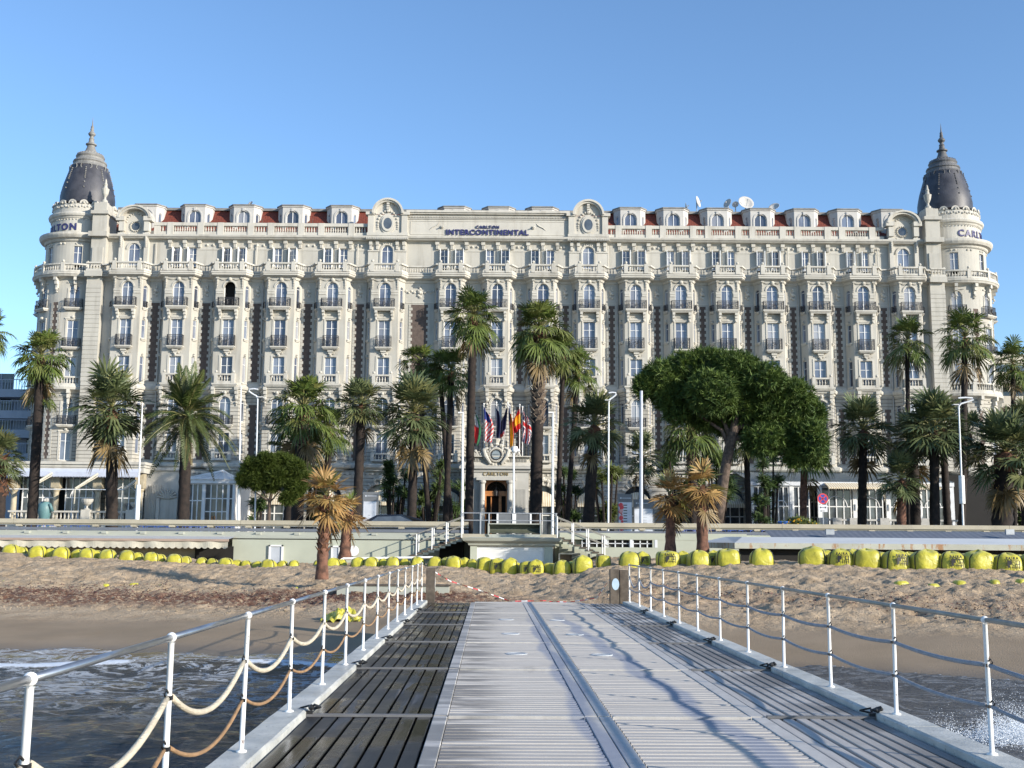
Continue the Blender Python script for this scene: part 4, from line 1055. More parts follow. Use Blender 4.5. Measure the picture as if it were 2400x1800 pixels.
    mb.box(xa-wq-.2, xa+wq+.2, F+.3, cy, 32.3, 32.8); mb.box(xa-wq+.2, xa+wq-.2, F+.62, F+.75, 29.2, 31.2)
    for k in range(22): z = 17.4+k*.45; mb.box(xa-wq-.02, xa+wq+.02, F+.21, F+.25, z, z+.38)
    mb.box(xa-wq-.12, xa+wq+.12, F-.2, cy-5.0, 28.0, 28.56)
    u = xa+sgn*(-.25)
    mb.lathe([(.30, 36.4), (.30, 36.6), (.14, 36.75), (.12, 36.95), (.30, 37.3), (.36, 37.6), (.40, 37.85), (.22, 37.95), (.16, 38.2), (.2, 38.35), (.12, 38.5), (.10, 38.75), (.02, 38.95)], (u, F+1.1), 12, z=-.4)
    mb.box(u-.36, u+.36, F+.75, F+1.45, 35.85, 36.0)
    H('tower_pilaster', mb.mesh('tower_pilaster', M['stone']))
    rb, bb = MB(), MB(); balus_run(rb, bb, (xa-wq, F-.05), (xa+wq, F-.05), 28.56, .9, hw=.1)
    b = H('tower_balustrade', rb.mesh('tower_balustrade', M['trim'])); k = subp('balusters', bb.mesh('balusters', M['trim']), b); k['kind'] = 'stuff'
    mb = MB(); mb.box(xa-wq, xa+wq, F+.25, cy, 9.0, ZS); H('tower_pilaster', mb.mesh('tower_pilaster', M['rust']))
    # inner core so nothing shows through the openings
    mb = MB(); mb.lathe([(3.3, 1.8), (3.3, 36.4)], n=32); H('tower_core', mb.mesh('tower_core', M['dark']), (C, cy, 0))
    mb = MB(); mb.lathe([(4.1, 1.72), (4.1, 8.7)], n=40); H('tower_base', mb.mesh('tower_base', M['rust']), (C, cy, 0))
tower(-45.24, -1, 'left'); tower(45.87, 1, 'right')
# dark void behind the windows
mb = MB(); mb.box(-41.0, 41.8, 111.0, 111.2, 9, 32.7)
for i, bx in enumerate(BX): mb.box(bx-HFW[i]+.25, bx+HFW[i]-.25, F+.8, 111.0, 9.1, 28)
H('room_void', mb.mesh('room_void', M['dark']))
# ---------------------------------------------------------------- ground floor of the hotel
GY = F+.25
gx0, gx1 = -41.5, 42.3
arches = []
for i, bx in enumerate(BX):
    if 0 < i < 16 and i != 7: arches.append((bx, 1.45 if WIDE[i] else 1.3, 1.8, 7.35, 1.2))
mb = MB(); arc_panel(mb, gx0, gx1, 1.72, 8.7, arches, .6, lambda u, v, d: (u, GY-d, v)); H('ground_floor_wall', mb.mesh('ground_floor_wall', M['rust']))
gw = MB()
for k in (-1, 0, 1): gw.box(k*.9-.05, k*.9+.05, -.05, .05, 0, 4.6)
gw.box(-1.3, 1.3, -.05, .05, 2.6, 2.7); gw.box(-1.3, 1.3, -.05, .05, 4.1, 4.2); gwm = gw.mesh('shop_window', M['white'])
aw = MB(); N = 14      # striped canvas awning half dome
for k in range(N):
    a0, a1 = PI*k/N, PI*(k+1)/N; cols = []
    for a in (a0, a1):
        cols.append([(-1.25*math.cos(a), -.05-1.1*(1-t_)*1.0*abs(1)*(.25+.75*(1-t_)), 4.75+(1.15*math.sin(a))*t_+0) for t_ in (1.0, .66, .33, 0)])
    for j in range(3): aw.poly([cols[0][j], cols[1][j], cols[1][j+1], cols[0][j+1]])
for k in range(20):
    x = -1.25+2.5*k/20; aw.poly([(x, -1.14, 4.75), (x+.125, -1.14, 4.75), (x+.125, -1.14, 4.45), (x+.0625, -1.14, 4.38), (x, -1.14, 4.45)])
awm = aw.mesh('awning', M['stripe'])
for (bx, hw, a, b, r) in arches:
    o = H('shop_window', gwm, (bx, GY+.45, 1.8)); g = MB(); g.poly([(-hw, .1, 0), (hw, .1, 0), (hw, .1, 5.6), (-hw, .1, 5.6)]); subp('pane', g.mesh('pane', M['glassdark']), o)
    i = BX.index(bx)
    if i in (3, 4, 5, 6, 8, 9, 10, 11, 12): H('awning', awm, (bx, GY, .85))
tm = MB()
for (bx, hw, a, b, r) in arches:
    for k in range(9):
        t_ = PI*(k+.5)/9; tm.tube([(bx+(hw+.05)*math.cos(t_), GY-.05, b-r+(r+.05)*math.sin(t_)), (bx+(hw+.45)*math.cos(t_), GY-.05, b-r+(r+.45)*math.sin(t_))], .1, 4)
    for k in range(5): tm.ball((bx+(k-2)*.28, GY-.08, 7.95-.07*abs(k-2)), .17 if k != 2 else .3, 6, 4)
    tm.box(bx-1.9, bx-1.6, GY-.05, GY, 8.1, 8.5)
n = 170
for k in range(n): x = gx0+(gx1-gx0)*(k+.5)/n; tm.box(x-.1, x+.1, GY-.06, GY, 8.25, 8.5)
H('frieze', tm.mesh('frieze', M['trim']))['kind'] = 'stuff'
mb = MB(); mb.box(gx0-7, gx1+7, GY+.62, GY+2, 1.72, 8.7); H('ground_floor_core', mb.mesh('ground_floor_core', M['dark']))

# small helpers for glazed pavilions
def glazed(name, x0, x1, z0, z1, y, nx, zs, arch=False, parent=None, mat='white', th=.05):
    mb = MB(); w_ = (x1-x0)/nx
    for k in range(nx+1): mb.box(x0+k*w_-th, x0+k*w_+th, y-.06, y+.06, z0, z1)
    for z in [z0+.05]+list(zs)+[z1-.05]: mb.box(x0, x1, y-.05, y+.05, z-th, z+th)
    if arch:
        c = (x0+x1)/2; r = (x1-x0)*.36; mb.tube([(c-r*math.cos(PI*k/12), y-.07, zs[-1]+min(r, z1-zs[-1]-.1)*math.sin(PI*k/12)) for k in range(13)], .05, 4)
    o = H(name, mb.mesh(name, M[mat]), parent=parent)
    g = MB(); g.poly([(x0, y+.02, z0), (x1, y+.02, z0), (x1, y+.02, z1), (x0, y+.02, z1)]); subp('pane', g.mesh('pane', M['glassdark']), o)
    return o
def px2(x0, x1, y, Y): return X(x0, y, Y), X(x1, y, Y)
# --- left restaurant terrace (part of the hotel)
TY = 104.5; tx0, tx1 = px2(14, 334, 1150, TY)
zt = Z(1082, TY, 170); zb_ = Z(1107, TY, 170)
mb = MB(); mb.box(tx0, tx1, TY, GY, zb_, zt-.25); mb.box(tx0-.2, tx1+.2, TY-.25, GY, zt-.25, zt); mb.box(tx0-.1, tx1+.1, TY-.1, GY, zt-.5, zt-.25)
mb.box(tx0, tx1, TY+.1, GY, 1.72, 3.25)
H('terrace_roof', mb.mesh('terrace_roof', M['trim']))
for k in range(3):
    a, b = tx0+.4+(tx1-tx0-.5)*k/3, tx0+.1+(tx1-tx0-.5)*(k+1)/3
    glazed('terrace_glazing', a+.5, b-.1, 3.3, zb_-.25, TY+1.6, 5, (5.7,), True)
for k in range(4):
    x = tx0+.35+(tx1-tx0-.9)*k/3; mb = MB(); mb.lathe([(.34, 3.3), (.34, 3.5), (.27, 3.6), (.25, 6.2), (.30, 6.3), (.38, 6.45), (.38, 6.6)], (x, TY+1.0), 14); mb.box(x-.4, x+.4, TY+.6, TY+1.4, 6.6, zb_)
    H('column', mb.mesh('column', M['cream2']))
mb = MB(); n = 30      # blue-white scalloped valance
for k in range(n*3):
    a = tx0+.1+(tx1-tx0-.3)*k/(n*3); d = (tx1-tx0-.3)/(n*3); mb.poly([(a, TY-.3, zb_+.05), (a+d, TY-.3, zb_+.05), (a+d, TY-.3, zb_-.35), (a+d/2, TY-.3, zb_-.5), (a, TY-.3, zb_-.35)])
mb.poly([(tx0+.1, TY-.3, zb_+.05), (tx1-.2, TY-.3, zb_+.05), (tx1-.2, TY+.1, zb_+.45), (tx0+.1, TY+.1, zb_+.45)])
H('awning_valance', mb.mesh('awning_valance', M['bluewhite']))
for (xa, ya, xb, yb) in ((122, 1109, 68, 1143), (229, 1111, 176, 1146), (318, 1126, 289, 1147)):
    p, q = P(xa, ya, TY-.3), P(xb, yb, TY-3.0); mb = MB(); mb.tube([p, q], .12, 4); mb.tube([p-Vector((0, 0, .25)), q-Vector((0, 0, .1))], .05, 4); mb.tube([q, (q.x, q.y, 3.0)], .06, 6)
    H('awning_arm', mb.mesh('awning_arm', M['awning']))
p, q = P(20, 1146, TY-3), P(291, 1147, TY-3); mb = MB(); mb.tube([(p.x, TY-3, p.z), (q.x, TY-3, p.z)], .045, 6); H('awning_rail', mb.mesh('awning_rail', M['white']))
def low_balustrade(name, x0, x1, y, z0, h, parent=hotel, mat='trim', piers=()):
    r, b_ = MB(), MB(); balus_run(r, b_, (x0, y), (x1, y), z0, h, step=.34, hw=.13)
    for x in piers: r.box(x-.4, x+.4, y-.35, y+.35, z0-1.2, z0+h+.1)
    r.box(x0, x1, y-.12, y+.12, z0-1.3, z0)
    o = H(name, r.mesh(name, M[mat])); k = subp('balusters', b_.mesh('balusters', M[mat]), o); k['kind'] = 'stuff'; return o
BY = 100.5; zr = Z(1197, BY, 170); 
xp = X(203, 1200, BY)
low_balustrade('terrace_balustrade', X(20, 1200, BY), X(330, 1200, BY), BY, zr-1.0, 1.0, piers=(xp, X(308, 1200, BY)))
def urn(x, y, z, s=1.0, plant=False):
    mb = MB(); mb.lathe([(.22*s, 0), (.24*s, .06*s), (.08*s, .14*s), (.07*s, .28*s), (.3*s, .45*s), (.42*s, .62*s), (.48*s, .8*s), (.44*s, .84*s), (.3*s, .8*s)], (x, y), 14, z=z); return mb
H('stone_urn', urn(xp, BY, zr+.1, 1.15).mesh('stone_urn', M['trim'])); H('stone_urn', urn(X(315, 1180, BY), BY, zr+.1, .8).mesh('stone_urn', M['trim']))
# --- carved portal between the terrace and the glass porch
a, b = px2(340, 418, 1150, 106.5); mb = MB(); zt2 = Z(1103, 106.5, 380)
mb.box(a, b, 106.5, GY, 1.72, zt2); mb.box(a-.15, b+.15, 106.3, GY, zt2, zt2+.3)
for k in range(9): mb.box(a+.35+k*.16, a+.42+k*.16, 106.42, 106.5, 2.5, zt2-1.4)
c = (a+b)/2+.6
H('carved_portal', mb.mesh('carved_portal', M['trim']))
mb = MB()
for k in range(9): an = PI*(k+.5)/9; mb.tube([(c, 106.4, 5.7), (c+.95*math.cos(an), 106.3, 5.7+.95*math.sin(an))], .09, 4)
for s in (-1, 1): mb.box(c+s*.85-.16, c+s*.85+.16, 106.2, 106.5, 2.0, 5.7)
mb.box(c-.7, c+.7, 106.44, 106.5, 2.0, 5.6); H('shell_niche', mb.mesh('shell_niche', M['trim']))
# --- white glass porch
py_ = 103.0; a, b = px2(440, 548, 1170, py_); zt3 = Z(1128, py_, 500); zap = Z(1108, py_+2, 510)
glazed('porch_glazing', a+.0, a+1.35, 2.2, zt3-.2, py_, 3, (5.4,)); glazed('porch_glazing', a+1.6, b-.5, 2.2, zt3-.2, py_, 4, (5.6, 4.4)); glazed('porch_glazing', b-.5, b, 2.2, zt3-.2, py_, 1, (5.6,))
mb = MB(); mb.box(a-.3, b+.3, py_-.3, GY, zt3-.2, zt3+.15)
ap = Vector(((a+b)/2+.4, 105.5, zap+.2)); cs = [Vector((a-.4, py_-.4, zt3+.15)), Vector((b+.4, py_-.4, zt3+.15)), Vector((b+.4, GY, zt3+.15)), Vector((a-.4, GY, zt3+.15))]
for k in range(4): mb.poly([cs[k], cs[(k+1) % 4], ap])
for k in range(9): q = cs[0].lerp(cs[1], k/8); mb.tube([q+Vector((0, -.02, .05)), ap+Vector((0, 0, .08))], .045, 4)
mb.box(a-.1, a+.0, py_, GY, 1.72, zt3); mb.box(b, b+.1, py_, GY, 1.72, zt3)
for x in (a, a+1.5, b-.5, b): mb.box(x-.12, x+.12, py_-.14, py_+.12, 1.72, zt3)
H('glass_porch', mb.mesh('glass_porch', M['white']))
mb = MB(); 
for s in (-.12, .12): mb.box((a+b)/2+.35+s-.05, (a+b)/2+.35+s+.05, py_-.14, py_-.05, 2.9, 4.0)
H('door_handle', mb.mesh('door_handle', M['orangewood']))
# --- right glass pavilion
ry = 102.5; a, b = px2(1758, 2235, 1160, ry); zr1 = Z(1133, ry, 2000); zr2 = Z(1115, ry+3, 2000)
mb = MB(); mb.box(a, b, ry-.25, ry+.1, zr1-.25, zr1+.1); mb.box(a+.3, b, ry+.3, GY, 1.72, 2.6)
mb.box(b-.6, b, ry-.1, GY, 1.72, zr1); H('pavilion_cornice', mb.mesh('pavilion_cornice', M['whitegrey']))
mb = MB(); mb.poly([(a, ry-.2, zr1+.1), (b, ry-.2, zr1+.1), (b, GY, zr2+.5), (a, GY, zr2+.5)])
for k in range(64): x = a+(b-a)*k/63; mb.tube([(x, ry-.2, zr1+.14), (x, GY, zr2+.54)], .035, 4)
H('pavilion_roof', mb.mesh('pavilion_roof', M['rooflead']))
bays_r = [(1762, 1805), (1808, 1852), (1856, 1900), (1922, 1998), (2004, 2072), (2082, 2150), (2156, 2215)]
for j, (u, v) in enumerate(bays_r):
    aa, bb = px2(u, v, 1180, ry); glazed('pavilion_glazing', aa+.15, bb-.15, 2.2, zr1-.3, ry, 4 if j > 2 else 3, (5.25,), j > 2 or j == 1)
    mb = MB(); mb.box(aa-.22, aa+.15, ry-.12, ry+.12, 1.72, zr1-.25)
    for k in range(4): mb.ball((aa, ry-.15, 5.0+.14*k), .1, 5, 3)
    H('pavilion_post', mb.mesh('pavilion_post', M['white']))
for (u, v) in ((1930, 2070), (2083, 2190)):
    aa, bb = px2(u, v, 1140, ry); z1 = Z(1131, ry-.3, 2000)-.05; z0 = Z(1142, ry-1.6, 2000); mb = MB()
    mb.poly([(aa, ry-.3, z1), (bb, ry-.3, z1), (bb, ry-1.6, z0), (aa, ry-1.6, z0)])
    n = int((bb-aa)/.2)
    for k in range(n): x = aa+(bb-aa)*k/n; d = (bb-aa)/n; mb.poly([(x, ry-1.6, z0), (x+d, ry-1.6, z0), (x+d, ry-1.6, z0-.1), (x+d/2, ry-1.6, z0-.2), (x, ry-1.6, z0-.1)])
    H('awning', mb.mesh('awning', M['stripe']))
low_balustrade('terrace_balustrade', X(1925, 1220, 99.5), X(2245, 1220, 99.5), 99.5, Z(1217, 99.5, 2050)-1.0, 1.0, mat='greystone', piers=[X(v, 1220, 99.5) for v in (1928, 1960, 2000, 2071, 2165)])
# --- entrance portico
EY = 103.5; ex0, ex1 = px2(1087, 1239, 1120, EY); ec = X(1163, 1120, EY)
z_c = Z(1099, EY, 1163); z_top = Z(1069, EY, 1163); dz1 = Z(1126, EY, 1163)
mb = MB(); dw = X(1191, 1160, EY)-ec
for s in (-1, 1):
    xo = ex0 if s < 0 else ex1; xi = ec+s*dw; lo, hi = min(xo, xi), max(xo, xi)
    mb.box(lo, hi, EY, GY, 1.72, z_c)
    mb.lathe([(.34, 1.72), (.34, 2.0), (.26, 2.1), (.24, dz1-.35), (.34, dz1-.2), (.36, dz1)], (ec+s*(dw+.15), EY-.28), 14)
    for k in range(9): x = lo+.55+k*(hi-lo-.75)/9; mb.box(x, x+.09, EY-.05, EY, 2.3, dz1-.8)
mb.box(ec-dw, ec+dw, EY, EY+1.0, dz1+.15, z_c); mb.box(ec-dw-.7, ec+dw+.7, EY-.55, EY, dz1, dz1+.3)
mb.sweep([(ex0, GY), (ex0, EY), (ex1, EY), (ex1, GY)], [(0, z_c-.35), (.12, z_c-.3), (.2, z_c-.05), (.42, z_c), (.42, z_c+.22), (0, z_c+.28)])
H('portico', mb.mesh('portico', M['portico']))
mb = MB(); R = z_top-z_c-.25     # hollow curved parapet
prof = [(.34-.30*math.sin(PI/2*k/6)**.8*1.0, z_c+.25+R*k/6*.9) for k in range(7)]+[(.42, z_top-.1), (.42, z_top), (.1, z_top)]
mb.sweep([(ex0, GY), (ex0, EY), (ex1, EY), (ex1, GY)], prof)
for k in range(40): x = ex0+.2+(ex1-ex0-.4)*k/39; mb.box(x-.03, x+.03, EY-.2, EY, z_top-.55, z_top-.25)
H('portico_parapet', mb.mesh('portico_parapet', M['trim']))
# doorway
mb = MB(); mb.box(ec-dw, ec+dw, EY+1.0, EY+1.1, 1.72, z_c); H('doorway_recess', mb.mesh('doorway_recess', M['dark']))
mb = MB(); dzz = Z(1162, EY, 1163); mb.box(ec-dw, ec+dw, EY+.35, EY+.8, dzz, dzz+.45); mb.box(ec-dw, ec-dw+.22, EY+.35, EY+.8, 1.72, dzz); mb.box(ec+dw-.22, ec+dw, EY+.35, EY+.8, 1.72, dzz); mb.box(ec-.5, ec-.4, EY+.45, EY+.6, 1.72, dzz); mb.box(ec+.25, ec+.5, EY+.45, EY+.6, 1.72, dzz)
H('door_frame', mb.mesh('door_frame', M['orangewood']))
mb = MB(); zA = dz1-dw+.1
for k in range(12):
    a0, a1 = PI*k/12, PI*(k+1)/12; r = dw-.15
    p = [(ec-r*math.cos(a0), EY+.6, zA+r*math.sin(a0)), (ec-r*math.cos(a1), EY+.6, zA+r*math.sin(a1))]
    mb.poly([p[0], p[1], (p[1][0], EY+.6, dz1+.2), (p[0][0], EY+.6, dz1+.2)])
    mb.poly([p[0], p[1], (p[1][0], EY+.95, p[1][2]), (p[0][0], EY+.95, p[0][2])])
H('door_arch', mb.mesh('door_arch', M['orangewood']))
mb = MB()
for k in range(3):
    r = .35+.3*k; mb.tube([(ec-r*math.cos(PI*j/10), EY+.8, dzz+.45+r*math.sin(PI*j/10)) for j in range(11)], .025, 4)
mb.lathe([(.05, 0), (.22, .1), (.26, .5), (.1, .7), (.02, .95)], (ec, EY+.4), 8, z=dz1-1.5); mb.tube([(ec, EY+.4, dz1-.6), (ec, EY+.4, dz1+.1)], .03, 4)
H('lantern', mb.mesh('lantern', M['iron']))
H('letters', stand(textmesh('CARLTON', .46, M['gold'], .03, .0, 1.15)), (X(1162, 1109, EY), EY-.05, (z_c+dz1)/2+.05))
# clock with wreath
cp = P(1163, 1066, EY-.25); mb = MB(); r0 = .44
for k in range(28):
    a = 2*PI*k/28; mb.ball((cp.x+.60*math.cos(a), cp.y-.05, cp.z+.60*math.sin(a)), .13, 6, 4)
for k in range(40):
    a = -PI/2+random.uniform(-1.9, 1.9); r = random.uniform(.75, 1.0); mb.ball((cp.x+r*1.15*math.cos(a), cp.y+.02, cp.z+r*.95*math.sin(a)-.05), random.uniform(.08, .17), 6, 4)
for s in (-1, 1):
    mb.tube([(cp.x+s*.75, cp.y-.05, cp.z+.65), (cp.x+s*1.15, cp.y-.1, cp.z+.45), (cp.x+s*1.0, cp.y-.15, cp.z-.1), (cp.x+s*.5, cp.y-.15, cp.z-.85)], [.13, .2, .2, .12], 8)
    for k in range(26): mb.ball((cp.x+s*random.uniform(1.1, 2.2), cp.y, cp.z+random.uniform(-.05, .42)-.05), random.uniform(.07, .15), 6, 4)
    mb.ball((cp.x+s*.45, cp.y-.05, cp.z+.85), .2, 6, 4)
mb.lathe([(.2, 0), (.3, .1), (.24, .25), (.36, .5), (.4, .6), (.2, .55)], (cp.x, cp.y), 8, z=cp.z+.85)
for k in range(5): mb.ball((cp.x-.3+.15*k, cp.y, cp.z+1.5), .08, 5, 3)
H('clock_wreath', mb.mesh('clock_wreath', M['trim']))['kind'] = 'stuff'
mb = MB(); mb.poly([(cp.x+r0*math.cos(2*PI*k/28), cp.y-.16, cp.z+r0*math.sin(2*PI*k/28)) for k in range(28)])
ck = H('clock', mb.mesh('clock', M['clock']))
mb = MB(); mb.tube([(cp.x+.46*math.cos(2*PI*k/28), cp.y-.17, cp.z+.46*math.sin(2*PI*k/28)) for k in range(29)], .045, 6, False)
mb.box(cp.x-.3, cp.x+.02, cp.y-.18, cp.y-.17, cp.z-.02, cp.z+.02); mb.box(cp.x-.02, cp.x+.22, cp.y-.18, cp.y-.17, cp.z-.01, cp.z+.02)
for k in range(12): a = 2*PI*k/12; mb.box(cp.x+.36*math.cos(a)-.015, cp.x+.36*math.cos(a)+.015, cp.y-.18, cp.y-.17, cp.z+.36*math.sin(a)-.03, cp.z+.36*math.sin(a)+.03)
subp('clock_hands', mb.mesh('clock_hands', M['iron']), ck)
# iron gallery behind the flags
mb = MB(); gz = Z(1008, GY-1, 1160); xa, xb = px2(1095, 1250, 1008, GY-2)
for z in (gz, gz-.3, gz-.6): mb.box(xa, xb, GY-2.0, GY-1.95, z-.03, z+.03)
for k in range(7): x = xa+(xb-xa)*k/6; mb.box(x-.04, x+.04, GY-2.0, GY-1.95, z_top-.2, gz)
H('gallery_railing', mb.mesh('gallery_railing', M['iron']))
# ---------------------------------------------------------------- flags on the portico
def flag(poly_fn, px_top, px_bot, x_pole_top, x_pole_bot, label, side, hang, wdt, patt, lean=0):
    yF = EY+.35+random.uniform(-.1, .25)
    a, b = P(x_pole_top, px_top, yF), P(x_pole_bot, 1075, yF); b.z = z_top-.05
    t_ = thing('flag', label, 'flag', (b.x, yF, z_top), group='flags on poles over the hotel entrance')
    mb = MB(); mb.tube([b, a], .045, 6); mb.ball((a.x, a.y, a.z+.05), .09, 6, 4); link('flagpole', mb.mesh('flagpole', M['white']), t_)
    mats, fn = patt; mb = MB(); nu, nv = 14, 22; pts = {}
    top = a.z-.25
    for i in range(nu+1):
        for j in range(nv+1):
            u, v = i/nu, j/nv           # u across, v down
            spread_ = wdt*(.12+.88*math.sin(PI*min(1, v*.62+.06))**.8)*(1-.42*v*v)
            x = a.x+(b.x-a.x)*(v*hang/(a.z-b.z))+side*u*spread_+ .06*math.sin(9*u+2*v)
            yy = yF-.1-.16*math.sin(10*u+1.5*v)*(.3+u); z = top-hang*v-(.55*u*(1-v*.4))*hang*.25-u*.25
            pts[i, j] = (x, yy, z)
    for i in range(nu):
        for j in range(nv):
            mb.mat(fn((i+.5)/nu, (j+.5)/nv)); mb.poly([pts[i, j], pts[i+1, j], pts[i+1, j+1], pts[i, j+1]])
    link('cloth', mb.mesh('cloth', mats, True), t_)
W_, R_, B_ = M['flagwhite'], M['flagred'], M['flagblue']
flag(None, 955, 0, 1110, 1108, 'green, white and red flag hanging limp, leftmost over the entrance', 1, 2.9, .9, ([M['flaggreen'], W_, R_], lambda u, v: 0 if u > .62 else (1 if v < .45 else 2)))
flag(None, 948, 0, 1134, 1136, 'stars and stripes flag drooping on its pole over the entrance', 1, 3.1, 1.15, ([W_, R_, B_], lambda u, v: 2 if (v < .36 and u < .75) else (1 if int((u*.55+v)*14) % 2 else 0)))
flag(None, 945, 0, 1163.5, 1162, 'plain dark blue flag right beside the clock', 1, 2.9, .55, ([M['navy']], lambda u, v: 0))
flag(None, 945, 0, 1190, 1176, 'second dark blue flag on a leaning pole, with a little red at its lower edge', -1, 2.6, .6, ([M['navy'], W_, R_], lambda u, v: 0 if v < .86 else (1 if u < .4 else 2)))
flag(None, 950, 0, 1192, 1195, 'long narrow red and yellow flag hanging straight down', 1, 3.5, .55, ([M['flagred'], M['flagyellow'], M['navy']], lambda u, v: 2 if (u < .22 and v < .35) else (0 if u < .5 and v < .45 else (1 if u < .72 else 0))))
flag(None, 950, 0, 1218, 1217.5, 'orange, yellow and red flag spread to the left of its pole', -1, 2.0, .75, ([M['flagred'], M['flagyellow']], lambda u, v: 1 if (.25 < v < .72 and u < .9) else 0))
def jack(u, v):
    a, b = u-.5, v-.42
    if abs(a) < .09 or abs(b) < .07: return 1
    if abs(a) < .15 or abs(b) < .11: return 0
    d = abs(abs(a)-abs(b)*1.0)
    return 1 if d < .035 else (0 if d < .09 else 2)
flag(None, 955, 0, 1224.5, 1224.5, 'red, white and blue crossed flag drooping on the right', 1, 2.9, 1.05, ([W_, R_, M['navy']], jack))
# ---------------------------------------------------------------- satellite dishes on the roof
def dish(x, y, r_px, tilt, az, label, Y=116.0):
    c = P(x, y, Y); r = r_px*Y/2600
    t_ = thing('satellite_dish', label, 'satellite dish', (c.x, Y, 36.8), group='satellite dishes on the hotel roof')
    mb = MB(); mb.lathe([(.01, 0), (r*.4, r*.05), (r*.75, r*.17), (r, r*.32), (r*1.02, r*.30), (r*.75, r*.13), (r*.4, r*.02), (.01, -.03)], n=24)
    me = mb.mesh('dish_bowl', M['white2'], True); rot = Matrix.Rotation(math.radians(az), 4, 'Z') @ Matrix.Rotation(math.radians(90-tilt), 4, 'X')
    me.transform(Matrix.Translation(c) @ rot); link('dish_bowl', me, t_)
    mb = MB(); mb.tube([(c.x, Y, 36.8), (c.x, Y+.1, c.z)], .06, 6); n_ = rot @ Vector((0, 0, 1)); q = c+n_*r*.9; mb.tube([c-Vector((0, 0, r*.8)), q], .025, 4); mb.tube([q, q-n_*.15], .06, 6)
    link('dish_mast', mb.mesh('dish_mast', M['grey']), t_)
dish(1747, 478, 19, 25, 10, 'largest white satellite dish facing the sea on the roof')
dish(1633, 474, 14, 12, 62, 'round satellite dish turned sideways on a thin mast, alone on the roof')
dish(1707, 478, 12, 20, -55, 'white satellite dish turned left, just left of the largest dish')
dish(1724, 480, 8, 10, -25, 'smallest white satellite dish tucked behind the largest one')
dish(1815, 487, 13, 38, -30, 'oval satellite dish tilted up at the right end of the row')
dish(1607, 484, 9, 15, 75, 'narrow satellite dish seen edge-on beside a dormer, leftmost right of the sign')
dish(588, 478, 7, 30, -30, 'small white satellite dish above the second dormer from the left')
# ---------------------------------------------------------------- neighbouring buildings
nb = thing('apartment_building', 'blue-grey modern apartment block in shade beyond the left end of the hotel', 'building', (-56, 118, 1.72))
NY = 118.0; xr = X(150, 1000, NY); mb = MB(); M['nbl'] = plain('blue_grey_render', (.30, .35, .42), .8, var=.1)
ztop = Z(895, NY, 40); mb.box(-110, xr, NY+1.6, NY+14, 1.72, ztop-1.2); link('wall', mb.mesh('wall', M['nbl']), nb)
for k, y in enumerate((912, 962, 1007, 1062)):
    z = Z(y, NY, 40); mb = MB(); mb.box(-110, xr, NY, NY+1.6, z-.85, z-.0); mb.box(-110, xr, NY, NY+.06, z+1.0, z+1.08)
    for j in range(70): x = xr-.3*j; mb.box(x-.05, x, NY, NY+.05, z, z+1.0)
    link('balcony', mb.mesh('balcony', M['nbl']), nb)
    for j in range(5):
        x = xr-2.0-4.4*j; w0 = MB(); w0.box(x-2.6, x, NY+1.5, NY+1.6, z+.05-.0, z+1.9); o = link('window', w0.mesh('window', M['glassdark']), nb)
        f = MB(); f.box(x-1.35, x-1.25, NY+1.42, NY+1.5, z, z+1.9); f.box(x-2.65, x-2.55, NY+1.42, NY+1.5, z, z+1.9); f.box(x-.05, x+.05, NY+1.42, NY+1.5, z, z+1.9); subp('window_frame', f.mesh('window_frame', M['nbl']), o)
nb = thing('apartment_building', 'cream concrete modern building with long balconies beyond the right tower', 'building', (60, 122, 1.72))
NY = 120.0; xl = X(2305, 900, NY); mb = MB(); M['nbr'] = plain('warm_concrete', (.50, .46, .38), .85, var=.15)
zt_ = Z(842, NY, 2350); mb.box(xl, 120, NY+3.5, NY+20, 1.72, zt_+1.2); link('wall', mb.mesh('wall', M['nbr']), nb)
for k, y in enumerate((872, 928, 985, 1040, 1095)):
    z = Z(y, NY, 2350); mb = MB(); mb.box(xl+.3, 120, NY, NY+3.5, z-1.25, z); link('balcony', mb.mesh('balcony', M['nbr']), nb)
    w0 = MB(); w0.box(xl+.8, 118, NY+3.38, NY+3.5, z, z+1.4); link('window', w0.mesh('window', M['glassdark']), nb)
# ---------------------------------------------------------------- beach clubs and promenade edge
WY = 61.0
def zz(y, x, Y=WY): return P(x, y, Y).z
cl = X(1098, 1230, WY); cr_ = X(1300, 1235, WY)
zb1, zb0 = zz(1216, 100), zz(1228, 100); zt1 = zz(1230.5, 100); zg1, zg0 = zz(1235, 100), zz(1242, 100); zw0 = zz(1254, 100)
def prom_rail(name, x0, x1, label):
    t_ = thing(name, label, 'railing', ((x0+x1)/2, WY, 1.0), group='promenade guard rails')
    mb = MB(); L = x1-x0; n = max(1, int(abs(L)/12))
    for k in range(n): a, b = x0+L*k/n, x0+L*(k+1)/n-.015; mb.box(a, b, WY-.28, WY+.28, zb0+.05, zb1); mb.box(a, b, WY-.20, WY+.20, zb0-.02, zb0+.05)
    link('top_beam', mb.mesh('top_beam', M['cream']), t_)
    mb = MB(); mb.tube([(x0, WY-.1, zt1+.02), (x1, WY-.1, zt1+.02)], .03, 6); link('rail_tube', mb.mesh('rail_tube', M['white']), t_)
    sp = 2.08; n = int(L/sp)
    for k in range(n+1):
        x = x0+.6+k*sp
        if x > x1-.2: break
        if abs(x) > 36: continue
        mb = MB(); mb.box(x-.08, x+.08, WY-.05, WY+.15, zg1-.05, zb0); mb.box(x-.16, x+.16, WY-.2, WY+.25, zb0-.12, zb0-.02); link('bracket', mb.mesh('bracket', M['cream']), t_)
    mb = MB(); mb.box(x0, x1, WY-.30, WY+.05, zg0, zg1); link('blue_beam', mb.mesh('blue_beam', M['bluegrey']), t_)
    mb = MB()
    return t_
